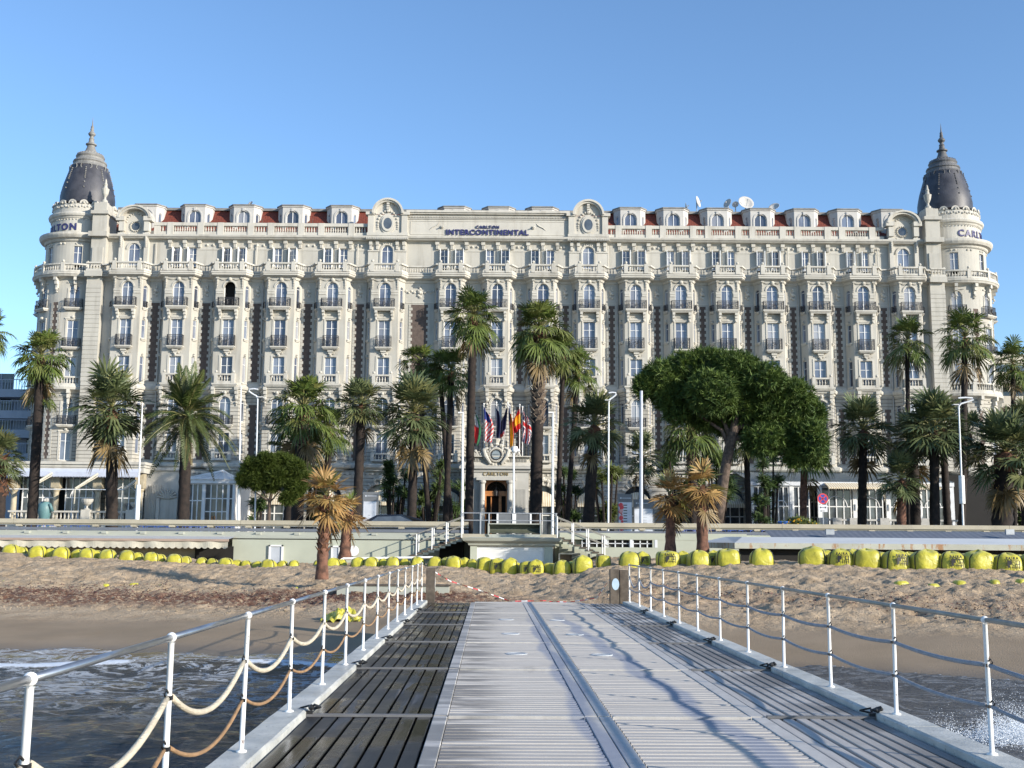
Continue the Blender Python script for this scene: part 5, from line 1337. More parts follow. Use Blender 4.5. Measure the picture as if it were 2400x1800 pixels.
prom_rail('promenade_railing', -200, cl, 'cream topped promenade rail left of the entrance stairs')
prom_rail('promenade_railing', cr_, 200, 'cream topped promenade rail right of the entrance stairs')
# walls of the beach clubs
club = thing('beach_club', 'low pale green beach club building below the promenade, left of the kiosk', 'building', (-15, 60, 0.2))
xA = X(545, 1290, 60); zl = zz(1263, 400, 60.2)
mb = MB(); mb.box(-200, cl, 60.55, 61.2, -.3, zg0-.02); mb.box(-200, cl, 60.3, 60.6, zw0-.0, zw0+.10); mb.box(-200, cl, 60.1, 60.6, zw0-.1, zw0+.0)
link('parapet_wall', mb.mesh('parapet_wall', M['greentrim']), club)
for k in range(17):
    x = cl-.9-2.08*k; mb = MB(); mb.box(x-.13, x+.13, 60.3, 60.55, zw0+.08, zg0-.05); link('buttress', mb.mesh('buttress', M['greentrim']), club)
mb = MB(); xw = X(1085, 1290, 60); mb.box(xA, xw, 59.9, 60.55, -.3, zl); link('wall', mb.mesh('wall', M['green']), club)
mb = MB(); mb.box(-200, xA-1.0, 60.1, 60.55, -.3, zl-.2); link('wall', mb.mesh('wall', M['cream']), club)
mb = MB(); a, b = X(456, 1300, 59.8), X(546, 1300, 59.8); mb.box(a, b, 59.85, 60.1, .3, zz(1280, 500, 59.8)); link('dark_opening', mb.mesh('dark_opening', M['dark']), club)
for (u, v, y0, y1) in ((630, 663, 1277, 1312), (776, 797, 1279, 1310)):
    a, b = X(u, 1290, 59.8), X(v, 1290, 59.8); z1, z0 = zz(y0, u, 59.8), zz(y1, u, 59.8)
    mb = MB(); mb.box(a, a+.08, 59.78, 59.9, z0-.3, z1); mb.box(b-.08, b, 59.78, 59.9, z0-.3, z1); mb.box(a, b, 59.78, 59.9, z1-.08, z1); fr = link('door', mb.mesh('door', M['white']), club)
    g = MB(); g.box(a+.08, b-.08, 59.84, 59.89, z0-.3, z1-.08); subp('door_leaf', g.mesh('door_leaf', M['bluegrey2']), fr)
c = P(829, 1291, 59.8); mb = MB(); mb.lathe([(.01, -.12), (.28, -.1), (.28, 0)], n=20); me = mb.mesh('wall_lamp', M['white']); me.transform(Matrix.Translation(c) @ Matrix.Rotation(PI/2, 4, 'X').inverted()); link('wall_lamp', me, club)
# awning on the left
aw = thing('long_awning', 'long cream scalloped awning over the beach club at far left', 'awning', (-22, 59, 1.2))
xe = X(543, 1263, 59.2); z1 = zz(1255, 300, 60.3); z0 = zz(1262, 300, 58.6); mb = MB()
x = -60.0
while x < xe:
    mb.poly([(x, 60.3, z1), (x+2, 60.3, z1) if x+2 < xe else (xe, 60.3, z1), (min(x+2, xe), 58.6, z0), (x, 58.6, z0)]); x += 2
link('canopy', mb.mesh('canopy', M['white2']), aw)
mb = MB(); mb.box(-60, xe, 58.5, 58.62, z0-.12, z0); link('front_bar', mb.mesh('front_bar', M['awningbar']), aw)
mb = MB(); x = -60.0
while x < xe-.1:
    for j in range(3):
        a, b = x+.34*j/3, x+.34*(j+1)/3; f = lambda u: z0-.42-.09*math.sin(PI*((u-x)/.34)); yv = lambda u: 58.56-.05*math.sin(u*5.3)*math.sin(u*.9)
        mb.poly([(a, yv(a), z0-.1), (b, yv(b), z0-.1), (b, yv(b)-.03*math.sin(3*b), f(b)), (a, yv(a)-.03*math.sin(3*a), f(a))])
    x += .34
link('valance', mb.mesh('valance', M['awning']), aw)
# centre kiosk
KY_ = 57.0; kz = lambda y: P(1200, y, KY_).z; ka, kb = X(1086, 1290, KY_), X(1312, 1290, KY_)
kiosk = thing('beach_kiosk', 'pale green kiosk with closed white roller shutter at the end of the pier axis', 'kiosk', ((ka+kb)/2, KY_, .1))
mb = MB(); mb.sweep([(ka+.35, 60.5), (ka+.35, KY_), (kb-.35, KY_), (kb-.35, 60.5)], [(0, kz(1281)), (.1, kz(1278)), (.12, kz(1274)), (.35, kz(1268)), (.42, kz(1261)), (0, kz(1260))])
mb.box(ka+.3, kb-.3, KY_, 60.5, kz(1262), kz(1259)); link('cornice', mb.mesh('cornice', M['greentrim']), kiosk)
sa, sb = X(1118, 1300, KY_), X(1276, 1300, KY_)
mb = MB(); mb.box(ka+.35, sa, KY_, 60.5, -.3, kz(1278)); mb.box(sb, kb-.35, KY_, 60.5, -.3, kz(1278)); link('wall', mb.mesh('wall', M['green']), kiosk)
mb = MB(); z = -.2; top = kz(1279)
while z < top: mb.box(sa, sb, KY_+.1, KY_+.16, z, min(z+.085, top)); mb.box(sa, sb, KY_+.13, KY_+.17, z+.085, min(z+.1, top)); z += .1
shu = link('roller_shutter', mb.mesh('roller_shutter', M['white']), kiosk); shu['kind'] = 'stuff'
# upper platform above the kiosk
plat = thing('viewing_platform', 'small railed platform over the kiosk in front of the hotel entrance', 'platform', (.5, 59.5, 2.0))
pz = P(1200, 1252, 58.5).z; pa, pb = X(1080, 1250, 58.5), X(1306, 1250, 58.5)
mb = MB(); mb.box(pa, pb, 58.2, 61.5, pz-.35, pz); link('floor_slab', mb.mesh('floor_slab', M['cream']), plat)
ha, hb2 = X(1146, 1240, 58.2), X(1266, 1240, 58.2); hz1, hz0 = P(1200, 1229, 58.2).z, P(1200, 1250, 58.2).z
mb = MB()
for k in range(8):
    t0, t1 = k/8, (k+1)/8; f = lambda t_: (58.2+.35*math.sin(PI*t_), hz0+(hz1-hz0)*t_)
    (y0, za), (y1, zc_) = f(t0), f(t1); mb.poly([(ha, y0, za), (hb2, y0, za), (hb2, y1, zc_), (ha, y1, zc_)])
link('curved_canopy', mb.mesh('curved_canopy', M['darkcanvas']), plat)
mb = MB(); mb.box(ha-.06, ha, 58.1, 58.6, hz0-.1, hz1+.05); mb.box(hb2, hb2+.06, 58.1, 58.6, hz0-.1, hz1+.05); mb.box(ha, hb2, 58.12, 58.2, hz1, hz1+.05); mb.box(ha, hb2, 58.1, 58.5, hz0-.32, hz0-.05); link('canopy_frame', mb.mesh('canopy_frame', M['greentrim']), plat)
ga, gb = X(1164, 1215, 59.5), X(1246, 1215, 59.5); g1, g0 = P(1200, 1202, 59.5).z, P(1200, 1229, 59.5).z
for s in (0, 1):
    a = ga+(gb-ga)*s/2; b = ga+(gb-ga)*(s+1)/2; mb = MB(); mb.box(a+.1, b-.1, 59.4, 60.0, g0-.5, g1-.05); o = link('grey_cabinet', mb.mesh('grey_cabinet', M['cabinet']), plat)
    mb = MB(); mb.box(a, a+.1, 59.36, 60.02, g0-.5, g1); mb.box(b-.1, b, 59.36, 60.02, g0-.5, g1); mb.box(a, b, 59.36, 60.02, g1-.05, g1); subp('cabinet_frame', mb.mesh('cabinet_frame', M['white']), o)
mb = MB()
for y in (1203, 1220):
    z = P(1200, y, 58.3).z; mb.tube([(pa, 58.3, z), (pb, 58.3, z)], .025, 5)
for x in (1084, 1126, 1146, 1266, 1303):
    xx = X(x, 1220, 58.3); mb.tube([(xx, 58.3, pz), (xx, 58.3, P(1200, 1202, 58.3).z)], .04, 6)
link('guard_rail', mb.mesh('guard_rail', M['grey']), plat)
# two outer stairs
def stairs(sgn, x_top, y_top, x_bot, y_bot, label):
    Ys = 58.2; a, b = P(x_top, y_top, Ys), P(x_bot, y_bot, Ys)
    t_ = thing('beach_stairs', label, 'stairs', (b.x, Ys, b.z), group='stairs from promenade to beach')
    n = 9; mb = MB(); dx = (b.x-a.x)/n; dz = (b.z-a.z)/n
    for k in range(n):
        x0 = a.x+dx*k; z = a.z+dz*(k+1)+.0; m_ = MB(); m_.box(min(x0, x0+dx*1.25), max(x0, x0+dx*1.25), Ys, Ys+1.5, z-.04, z+.04); link('step', m_.mesh('step', M['wood']), t_)
        mb.box(min(x0, x0+dx), max(x0, x0+dx), Ys+.05, Ys+.2, z+dz*1.6, z-.04)
    link('stringer', mb.mesh('stringer', M['green']), t_)
    mb = MB()
    for off in (.55, 1.0):
        mb.tube([(a.x-dx*.2, Ys+.02, a.z+off), (b.x+dx*.2, Ys+.02, b.z+off)], .025, 5); mb.tube([(a.x-dx*.2, Ys+1.45, a.z+off), (b.x+dx*.2, Ys+1.45, b.z+off)], .025, 5)
    link('handrail', mb.mesh('handrail', M['pipe']), t_)
    for k in (0, 2.8, 5.4, 8.2):
        for yy in (.02, 1.45): m_ = MB(); m_.tube([(a.x+dx*k, Ys+yy, a.z+dz*k-.1), (a.x+dx*k, Ys+yy, a.z+dz*k+1.02)], .035, 6); link('rail_post', m_.mesh('rail_post', M['white']), t_)
stairs(-1, 1082, 1256, 965, 1302, 'left beach stairs climbing right towards the entrance, dark treads and metal handrails')
stairs(1, 1306, 1256, 1428, 1306, 'right beach stairs going down to the right beside the white kiosk')
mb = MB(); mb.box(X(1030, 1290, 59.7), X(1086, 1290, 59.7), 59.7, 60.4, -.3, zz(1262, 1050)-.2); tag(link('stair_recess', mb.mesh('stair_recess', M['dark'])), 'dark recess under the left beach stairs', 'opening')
for (u, v) in ((1309, 1360),):
    a, b = X(u, 1310, 59.5), X(v, 1310, 59.5); g = thing('garden_gate', 'small pale gate with brown panel under the right beach stairs', 'gate', ((a+b)/2, 59.5, .3))
    mb = MB(); mb.box(a, b, 59.4, 59.46, P(1330, 1298, 59.5).z-.02, P(1330, 1298, 59.5).z+.04); mb.box(a, a+.06, 59.4, 59.46, -.2, P(1330, 1298, 59.5).z); mb.box(b-.06, b, 59.4, 59.46, -.2, P(1330, 1298, 59.5).z); link('gate_frame', mb.mesh('gate_frame', M['white']), g)
    mb = MB(); mb.box(a+.1, a+.7, 59.42, 59.45, -.2, P(1330, 1300, 59.5).z); link('gate_panel', mb.mesh('gate_panel', M['wood']), g)
# right club: window band and concrete roof
club2 = thing('beach_club', 'low pale beach club with a strip of dark windows, right of the kiosk', 'building', (12, 60, .2))
xr1 = X(1620, 1280, 60); mb = MB(); y1, y0 = 1268, 1283
za, zb2 = zz(1265, 1480, 60), zz(1283, 1480, 60)
mb.box(cr_, 200, 60.55, 61.2, -.3, zg0-.02); mb.box(cr_, 200, 60.25, 60.6, zw0-.05, zw0+.1)
mb.box(cr_+.2, xr1+3, 60.1, 60.55, zb2-1.7, zb2); mb.box(cr_+.2, xr1+3, 60.1, 60.55, za, za+.35); mb.box(X(1530, 1280, 60), xr1+3, 60.12, 60.55, zb2, za)
link('wall', mb.mesh('wall', M['green']), club2)
for (u, v) in ((1365, 1417), (1426, 1477), (1485, 1535)):
    a, b = X(u, 1275, 60), X(v, 1275, 60); mb = MB(); mb.box(a, b, 60.3, 60.35, zb2, za); o = link('window', mb.mesh('window', M['dark']), club2)
    mb = MB()
    for k in range(4): x = a+(b-a)*k/3; mb.box(x-.03, x+.03, 60.22, 60.3, zb2, za)
    mb.box(b, b+.15, 60.1, 60.5, zb2, za); mb.box(a, b, 60.22, 60.3, (za+zb2)/2-.02, (za+zb2)/2+.02); subp('window_frame', mb.mesh('window_frame', M['whitegrey']), o)
for k in range(12):
    x = cr_+1.5+2.08*k; mb = MB(); mb.box(x-.13, x+.13, 60.3, 60.55, zw0+.08, zg0-.05)
    if x < xr1+4: link('buttress', mb.mesh('buttress', M['greentrim']), club2)
roof = thing('concrete_roof', 'rust-stained white concrete slab roof running to the right behind the yellow bags', 'roof', (30, 52, 1.0))
RY = 50.0; rz = lambda y: P(2200, y, RY).z
xa, xb = X(1722, 1275, RY), 120; xa2 = X(1640, 1275, 57)
mb = MB(); zt0, zs = rz(1274.5), rz(1289)
mb.poly([(xa, RY, zt0-.02), (xb, RY, zt0-.02), (xb, RY+3.2, rz(1263)+.05), (xa+1.0, RY+3.2, rz(1263)+.05)]); mb.poly([(xa, RY, zt0-.02), (xa+1.0, RY+3.2, rz(1263)+.05), (xa2+1.5, 58, zt0+.3), (xa2, 57, zt0)])
link('roof_slope', mb.mesh('roof_slope', M['roofwhite']), roof)
t = NT('rust_stained_concrete', .85); v = t.vmul(t.pos(), (1, 1, .25))
cc = t.mix(t.smooth(t.noise(.8, 5), .3, .7), (.33, .33, .27), (.43, .43, .36)); cc = t.mix(t.math('MULTIPLY', t.smooth(t.noise(3.2, 5, .7, vec=v), .52, .62), .85), cc, (.30, .14, .05)); t.color(cc); M['rustfascia'] = t.m
mb = MB(); mb.box(xa, xb, RY, RY+.25, zs, zt0-.02); mb.poly([(xa, RY, zt0-.02), (xa, RY, zs), (xa2, 57, zs), (xa2, 57, zt0)]); link('fascia', mb.mesh('fascia', M['rustfascia']), roof)
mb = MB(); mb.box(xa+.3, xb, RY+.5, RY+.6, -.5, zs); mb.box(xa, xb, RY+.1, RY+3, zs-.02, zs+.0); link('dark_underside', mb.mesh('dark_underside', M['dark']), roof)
# grey corrugated sheet behind it
sh = thing('corrugated_sheet', 'long grey corrugated roofing sheet lying above the concrete roof', 'roof sheet', (35, 55, 1.6))
mb = MB(); y_ = 54.0; s1, s0 = P(2200, 1245, y_).z, P(2200, 1262, y_).z; a = X(1808, 1258, y_)
n = 420
for k in range(n):
    x0 = a+k*.16; d = .05*(k % 2); mb.poly([(x0, y_-d, s0), (x0+.16, y_-.05+d, s0), (x0+.16, y_+1.5-.05+d, s1), (x0, y_+1.5-d, s1)])
link('sheet', mb.mesh('sheet', M['bluegrey']), sh)
for xq in (1946, 2368):
    q = P(xq, 1248, 53.8); mb = MB(); mb.box(q.x-.2, q.x+.2, 53.8, 53.95, q.z-.1, q.z+.15); f = tag(link('floodlight', mb.mesh('floodlight', M['grey'])), 'small square floodlight on the roof edge, %s' % ('left one' if xq < 2000 else 'right one'), 'lamp')
# white pipe barrier and tap by the left palm
bar = thing('pipe_barrier', 'low white pipe barrier on the sand behind the left beach palms', 'barrier', (X(860, 1310, 53), 53, .3))
mb = MB(); q = [P(770, 1328, 52), P(805, 1309, 53), P(1015, 1306, 54)]; mb.tube(q, .05, 6)
for (x, y, Y) in ((805, 1309, 53), (1015, 1306, 54)): a = P(x, y, Y); mb.tube([a, (a.x, a.y, a.z-1.0)], .05, 6)
link('pipe', mb.mesh('pipe', M['white']), bar)
# ---------------------------------------------------------------- lamp posts and masts
def post(name, label, cat, x0, y0, x1, y1, Y, r0, r1, mat='whitedirty', hook=None, group=None, sleeve=None):
    a, b = P(x0, y0, Y), P(x1, y1, Y); a.z = 1.72
    t_ = thing(name, label, cat, (a.x, Y, 1.72), group=group)
    mb = MB(); N = 6; mb.tube([a.lerp(b, k/N) for k in range(N+1)], [r0+(r1-r0)*k/N for k in range(N+1)], 10); link('pole', mb.mesh('pole', M[mat]), t_)
    if sleeve: m_ = MB(); p = a.lerp(b, sleeve[0]); q = a.lerp(b, sleeve[1]); m_.tube([p, q], sleeve[2], 10); link('sleeve', m_.mesh('sleeve', M[mat]), t_)
    if hook:
        s, w_, h = hook; m_ = MB(); p = [b, b+Vector((s*w_*.15, 0, h*.3)), b+Vector((s*w_*.6, 0, h*.55)), b+Vector((s*w_*.95, 0, h*.8)), b+Vector((s*w_*.9, 0, h)), b+Vector((s*w_*.45, 0, h*1.05)), b+Vector((s*w_*.0, 0, h*.98))]
        m_.tube(p, .05, 6); link('lamp_arm', m_.mesh('lamp_arm', M['whitegrey']), t_)
        m_ = MB(); m_.box(b.x-s*w_*.25-.12, b.x-s*w_*.25+.2, Y-.15, Y+.15, b.z+h*.15, b.z+h*.22); link('floodlight', m_.mesh('floodlight', M['white']), t_)
    return t_
LG = 'tall white street lamps along the promenade'
post('street_lamp', 'white street lamp with hooked top standing right of the entrance palms', 'street lamp', 1425, 1225, 1427, 942, 66, .06, .042, hook=(1, .45, .55), group=LG)
post('street_lamp', 'pale street lamp with looped arm behind the small round pine', 'street lamp', 598, 1225, 604, 935, 68, .055, .04, hook=(-1, .6, .6), group=LG, mat='whitegrey')
post('street_lamp', 'thin white street lamp with thicker sleeve left of the date palm', 'street lamp', 321, 1222, 334, 945, 66, .065, .035, group=LG, sleeve=(.10, .40, .14), mat='white')
post('street_lamp', 'slender white street lamp just right of the date palm', 'street lamp', 560, 1222, 565, 905, 66, .055, .03, group=LG, sleeve=(.12, .38, .09), mat='white')
post('street_lamp', 'white street lamp with long looped arm among the palms at right', 'street lamp', 2257, 1232, 2247, 952, 66, .065, .045, hook=(1, .95, .5), group=LG, sleeve=(.3, .5, .17))
post('mast', 'thick pale mast in front of the big umbrella pine', 'mast', 1502, 1232, 1503, 916, 64, .11, .085, mat='polegrey')
post('flag_mast', 'left white mast at the head of the beach stairs', 'mast', 1083, 1240, 1085, 968, 60.2, .075, .06, group='white masts beside the beach stairs')
post('flag_mast', 'right white mast at the head of the beach stairs', 'mast', 1295, 1240, 1296, 968, 60.2, .075, .06, group='white masts beside the beach stairs')
mm = post('camera_pole', 'white pole with a round camera on top in front of the hotel entrance', 'camera pole', 1205, 1206, 1204, 1062, 62, .065, .05)
q = P(1206, 1054, 62); mb = MB(); mb.lathe([(.05, .2), (.17, .18), (.17, -.08), (.12, -.16), (.02, -.2)], (q.x, q.y), 12, z=q.z); mb.box(q.x+.15, q.x+.3, q.y-.1, q.y+.1, q.z-.1, q.z+.05); link('camera', mb.mesh('camera', M['white']), mm)
for s, xx in ((-1, 1083), (1, 1295)):
    c_ = P(xx, 968, 60.2); mb = MB(); mb.box(c_.x-.22, c_.x+.08, 60.1, 60.3, c_.z-.02, c_.z+.05)
    par = [o for o in bpy.data.objects if o.name.startswith('flag_mast') and abs(o.location.x-X(xx, 1240, 60.2)) < .6][0]; link('mast_cap', mb.mesh('mast_cap', M['white']), par)
# no-stopping sign
sg = thing('road_sign', 'round red and blue no-stopping sign above a white arrow plate', 'road sign', (X(1928, 1230, 68), 68, 1.72))
q = P(1928, 1169, 68); mb = MB(); mb.tube([(q.x, 68.03, 1.72), (q.x, 68.03, q.z+.2)], .03, 6); link('sign_pole', mb.mesh('sign_pole', M['grey']), sg)
mb = MB(); R_ = .32
def disc(mb, r0, r1, y, k):
    mb.mat(k); n = 28
    for j in range(n):
        a0, a1 = 2*PI*j/n, 2*PI*(j+1)/n; p = [(q.x+r*math.cos(a), y, q.z+r*math.sin(a)) for r, a in ((r0, a0), (r1, a0), (r1, a1), (r0, a1))]; mb.poly(p)
disc(mb, 0.001, .26, 67.96, 1); disc(mb, .25, .33, 67.955, 0)
for s in (-1, 1):
    d = Vector((math.cos(s*PI/4), 0, math.sin(s*PI/4))); nn = Vector((-d.z, 0, d.x))*.035; c_ = Vector((q.x, 67.95, q.z)); mb.mat(0).poly([c_-d*.26-nn, c_+d*.26-nn, c_+d*.26+nn, c_-d*.26+nn])
link('sign_disc', mb.mesh('sign_disc', [M['signred'], M['blue']]), sg)
z1, z0 = P(1928, 1183, 68).z, P(1928, 1200, 68).z; mb = MB(); mb.mat(0).box(q.x-.27, q.x+.27, 67.97, 68, z0, z1); zc_ = z0+(z1-z0)*.62
mb.mat(1).box(q.x-.15, q.x+.15, 67.96, 67.968, zc_-.012, zc_+.012)
for s in (-1, 1): mb.poly([(q.x+s*.21, 67.96, zc_), (q.x+s*.12, 67.96, zc_+.06), (q.x+s*.12, 67.96, zc_-.06)])
mb.box(q.x-.15, q.x+.1, 67.96, 67.968, z0+.05, z0+.075); mb.poly([(q.x-.2, 67.96, z0+.06), (q.x-.1, 67.96, z0+.1), (q.x-.1, 67.96, z0+.02)])
link('sign_plate', mb.mesh('sign_plate', [M['flagwhite'], M['black']]), sg)
# advertising boards
def board(x0, x1, y0, y1, Y, label, kind):
    a, b = X(x0, y0, Y), X(x1, y0, Y); z1, z0 = P(x0, y0, Y).z, 1.9
    t_ = thing('poster_board', label, 'poster board', ((a+b)/2, Y, 1.72)); mb = MB(); mb.box(a, b, Y, Y+.2, 1.72, z1); link('board', mb.mesh('board', M['cabinet']), t_)
    mb = MB(); zt_ = z1-.55
    if kind == 1:
        m_ = a+(b-a)*.33; mb.mat(0).box(a+.05, b-.05, Y-.02, Y, 1.9, zt_); 
        for k in range(60):
            u = random.gauss(.5, .2); v = random.uniform(.1, .95); r = random.uniform(.05, .16); x = a+.1+(m_-a-.1)*min(1, max(0, u)); z = 1.9+(zt_-1.9)*v
            mb.mat(1+(k % 3 == 0)).poly([(x+r*math.cos(j*1.05+k), Y-.03-.0005*k, z+r*math.sin(j*1.05+k)) for j in range(6)])
        for k in range(14): z = 1.95+(zt_-2.0)*k/14; mb.mat(3).box(m_+.05, m_+.3, Y-.03, Y-.02, z, z+.06)
    else:
        mb.mat(0).box(a+.05, b-.12, Y-.02, Y, 2.2, zt_-.1)
        for k in range(6): z = 2.6+k*.18; mb.mat(4).box(a+.4, b-.5, Y-.03, Y-.02, z, z+.03)
    mb.mat(0).box(a+.15, a+.25, Y-.02, Y, z1-.32, z1-.22); mb.box(a+.3, a+1.0 if b-a > 1.2 else b-.1, Y-.02, Y, z1-.29, z1-.25)
    link('poster', mb.mesh('poster', [M['paper'], M['signred'], M['pinkpaint'], M['black'], M['grey']]), t_)
board(1448, 1482, 1158, 1228, 76, 'poster board with a red blossom-like picture right of the entrance', 1)
board(1485, 1533, 1170, 1228, 76.5, 'white poster panel with dark edge behind the thick mast', 2)
board(851, 887, 1153, 1228, 76, 'white poster board with a black top left of the entrance palms', 2)
# parked black car behind the rail
car = thing('parked_car', 'black car parked behind the promenade rail with only its roof showing', 'car', (X(920, 1225, 70), 70, 1.72))
xc = X(920, 1225, 70); L = 4.4; zc0 = 1.72; sct = [(-2.2, .5), (-2.15, .85), (-1.5, 1.0), (-.75, 1.45), (.5, 1.5), (1.3, 1.3), (1.9, 1.0), (2.2, .9), (2.2, .45)]
mb = MB(); pr = [(x*1.25, z*1.14) for x, z in sct]; b = len(mb.v)
for y in (-.85, .85):
    for x, z in pr: mb.v.append((xc+x, 70+y*(.85 if z > 1.2 else 1), zc0+z))
n = len(pr)
for k in range(n): mb.face((b+k, b+(k+1) % n, b+n+(k+1) % n, b+n+k))
mb.face([b+k for k in range(n)]); mb.face([b+n+k for k in reversed(range(n))]); link('body', mb.mesh('body', M['carblack']), car)
mb = MB(); mb.poly([(xc-1.4, 69.13, zc0+1.15), (xc-.85, 69.2, zc0+1.55), (xc+.55, 69.2, zc0+1.6), (xc+1.5, 69.13, zc0+1.2)]); link('side_window', mb.mesh('side_window', M['glassdark']), car)
for x in (-1.6, 1.6): mb = MB(); mb.tube([(xc+x, 69.1, zc0+.36), (xc+x, 69.35, zc0+.36)], .34, 16); link('wheel', mb.mesh('wheel', M['black']), car)
# blue promenade chairs
def chair_meshes():
    s = MB(); s.box(-.25, .25, -.25, .25, .42, .46); k = MB(); 
    for j in range(4): k.box(-.25, .25, .24+.02*j, .26+.02*j, .55+.1*j, .62+.1*j)
    l = MB()
    for sx in (-1, 1): l.tube([(sx*.24, -.24, 0), (sx*.24, -.22, .62), (sx*.24, .24, .62)], .015, 4); l.tube([(sx*.24, .3, 0), (sx*.24, .24, .45), (sx*.24, .32, .95)], .015, 4)
    return s.mesh('seat', M['chairblue']), k.mesh('backrest', M['chairblue']), l.mesh('legs', M['chairblue'])
cs_, ck_, cl_ = chair_meshes(); ord_ = ['first', 'second', 'third', 'fourth', 'fifth', 'sixth', 'seventh', 'eighth', 'ninth', 'tenth', 'eleventh', 'twelfth']
n = 0
for a, b, side in ((90, 215, 'left of the stairs'), (300, 560, 'left of the stairs'), (1590, 1840, 'right of the stairs'), (2000, 2330, 'right of the stairs')):
    k = 0
    x = a
    while x < b and k < 12:
        xx = X(x, 1225, 63.2); t_ = thing('blue_chair', 'blue metal promenade chair behind the rail %s, %s of its row counted from the left between x-ends' % (side, ord_[k]), 'chair', (xx, 63.2+random.uniform(-.2, .3), 1.95), random.uniform(-.4, .4), 'blue promenade chairs')
        t_['label'] = '%s blue metal chair from the left in the %s row behind the promenade rail' % (ord_[k], {90: 'far left', 300: 'centre left', 1590: 'centre right', 2000: 'far right'}[a])
        for nm, me in (('seat', cs_), ('backrest', ck_), ('legs', cl_)): link(nm, me, t_, local=True)
        x += 26; k += 1
# turquoise statue / cow on the left terrace, blue bin, flower bed
st = thing('painted_statue', 'turquoise painted statue with a white head on the left terrace', 'statue', (X(105, 1210, 98), 98, 3.3))
q = P(105, 1190, 98); mb = MB(); mb.lathe([(.2, -1.4), (.45, -.9), (.62, -.2), (.55, .3), (.3, .55)], (q.x, q.y), 10, z=q.z)
for s in (-1, 1): mb.tube([(q.x+s*.3, 98, q.z), (q.x+s*.75, 97.8, q.z-.25), (q.x+s*.6, 97.6, q.z+.35)], [.2, .16, .1], 6)
for s in (-1, 1): mb.tube([(q.x+s*.25, 98, q.z-.7), (q.x+s*.35, 98, q.z-1.7)], [.22, .14], 6)
link('body', mb.mesh('body', M['turquoise'], True), st); mb = MB(); mb.ball((q.x+.15, 97.9, q.z+.66), .22, 10, 6); mb.tube([(q.x+.15, 97.7, q.z+.7), (q.x+.15, 97.4, q.z+.6)], [.16, .1], 8); link('head', mb.mesh('head', M['greystone'], True), st)
q = P(1838, 1225, 66); bn = MB(); bn.lathe([(.01, 0), (.38, 0), (.42, .95), (.45, 1.0), (.40, 1.06), (.01, 1.1)], (q.x, q.y), 16, z=1.72); o = link('plastic_bin', bn.mesh('plastic_bin', M['blue2'])); o.location.z = q.z-2.78+.08; tag(o, 'blue plastic bin with its rim above the promenade rail', 'bin')
# ---------------------------------------------------------------- vegetation
def frond_fan(mat, elev, R, pet, n=20, droop=.55, seed=0, dead=False, w_=.050):
    rnd = random.Random(seed); mb = MB(); e = math.radians(elev)
    D = Vector((math.cos(e), 0, math.sin(e))); S = Vector((0, 1, 0)); Nn = D.cross(S)*-1
    sag = pet*.18*max(0, math.cos(e)); hub = D*pet-Vector((0, 0, sag))
    mb.mat(1).tube([(0, 0, 0), D*pet*.5-Vector((0, 0, sag*.25)), hub], [.035, .022, .016], 3)
    D2 = (D-Vector((0, 0, .25+.2*max(0, math.cos(e))))).normalized(); N2 = S.cross(D2)*-1
    mb.mat(0)
    for k in range(n):
        a = math.radians(-118+236*k/(n-1)+rnd.uniform(-3, 3)); L = R*(1-.22*(abs(a)/2.06)**2)*rnd.uniform(.85, 1.06)
        d = D2*math.cos(a)+S*math.sin(a)+N2*(.28*abs(math.sin(a))+rnd.uniform(-.06, .10)); d.normalize(); sd_ = D2*(-math.sin(a))+S*math.cos(a)
        sd_ = (sd_+N2*rnd.uniform(-.5, .5)).normalized()
        dr = droop*rnd.uniform(.7, 1.35)
        def pt(t_, s): return hub+d*L*t_*(1-.12*dr*t_*t_)+Vector((0, 0, -dr*L*t_**2.6))+sd_*s
        ww = w_*R
        mb.poly([pt(0, 0), pt(.5, -ww), pt(.5, ww)]); mb.poly([pt(.5, -ww), pt(.78, -ww*.6), pt(.78, ww*.6), pt(.5, ww)]); mb.poly([pt(.78, -ww*.6), pt(1, 0), pt(.78, ww*.6)])
    return mb.mesh('frond', [M[mat], M['petiole'] if not dead else M['deadleaf']])
def frond_feather(mat, elev, L, seed=0, n=34):
    rnd = random.Random(seed); mb = MB(); e = math.radians(elev)
    def rp(t_):
        bend = 1.25*max(.2, math.cos(e)); return Vector((L*t_*math.cos(e)*(1-.10*t_), 0, L*(t_*math.sin(e)-bend*.42*t_**2.2)))
    mb.mat(1).tube([rp(k/6) for k in range(7)], [.05, .045, .035, .03, .02, .015, .01], 3); mb.mat(0)
    for k in range(n):
        t_ = .16+.84*(k+.5)/n; p = rp(t_); tg = (rp(min(1, t_+.02))-rp(t_-.02)).normalized(); ll = L*.17*math.sin(PI*min(.97, .22+t_*.74))*rnd.uniform(.85, 1.1)
        for s in (-1, 1):
            for up in (.32, -.25):
                d = (tg*.75+Vector((0, s, 0))*.8+Vector((0, 0, 1))*(up+rnd.uniform(-.15, .15))).normalized(); q = p+d*ll+Vector((0, 0, -.12*ll)); wv = tg*.028*L*.35
                mb.poly([p-wv*.4, p+d*ll*.5+wv, q, p+d*ll*.5-wv])
    return mb.mesh('frond', [M[mat], M['petiole']])
FR = {}
EL = [-66, -46, -30, -14, 2, 16, 30, 44, 58, 74]
def fset(key, mat, R, pet, droop):
    for e in EL:
        FR[key, e] = [frond_fan(mat if e > -60 else 'deadleaf', e+random.uniform(-6, 6), R*random.uniform(.9, 1.08), pet*random.uniform(.9, 1.1), 18, droop*(1.15 if e < 20 else (.8 if e < 50 else .45)), 100+i+len(FR), e < -60) for i in range(2)]
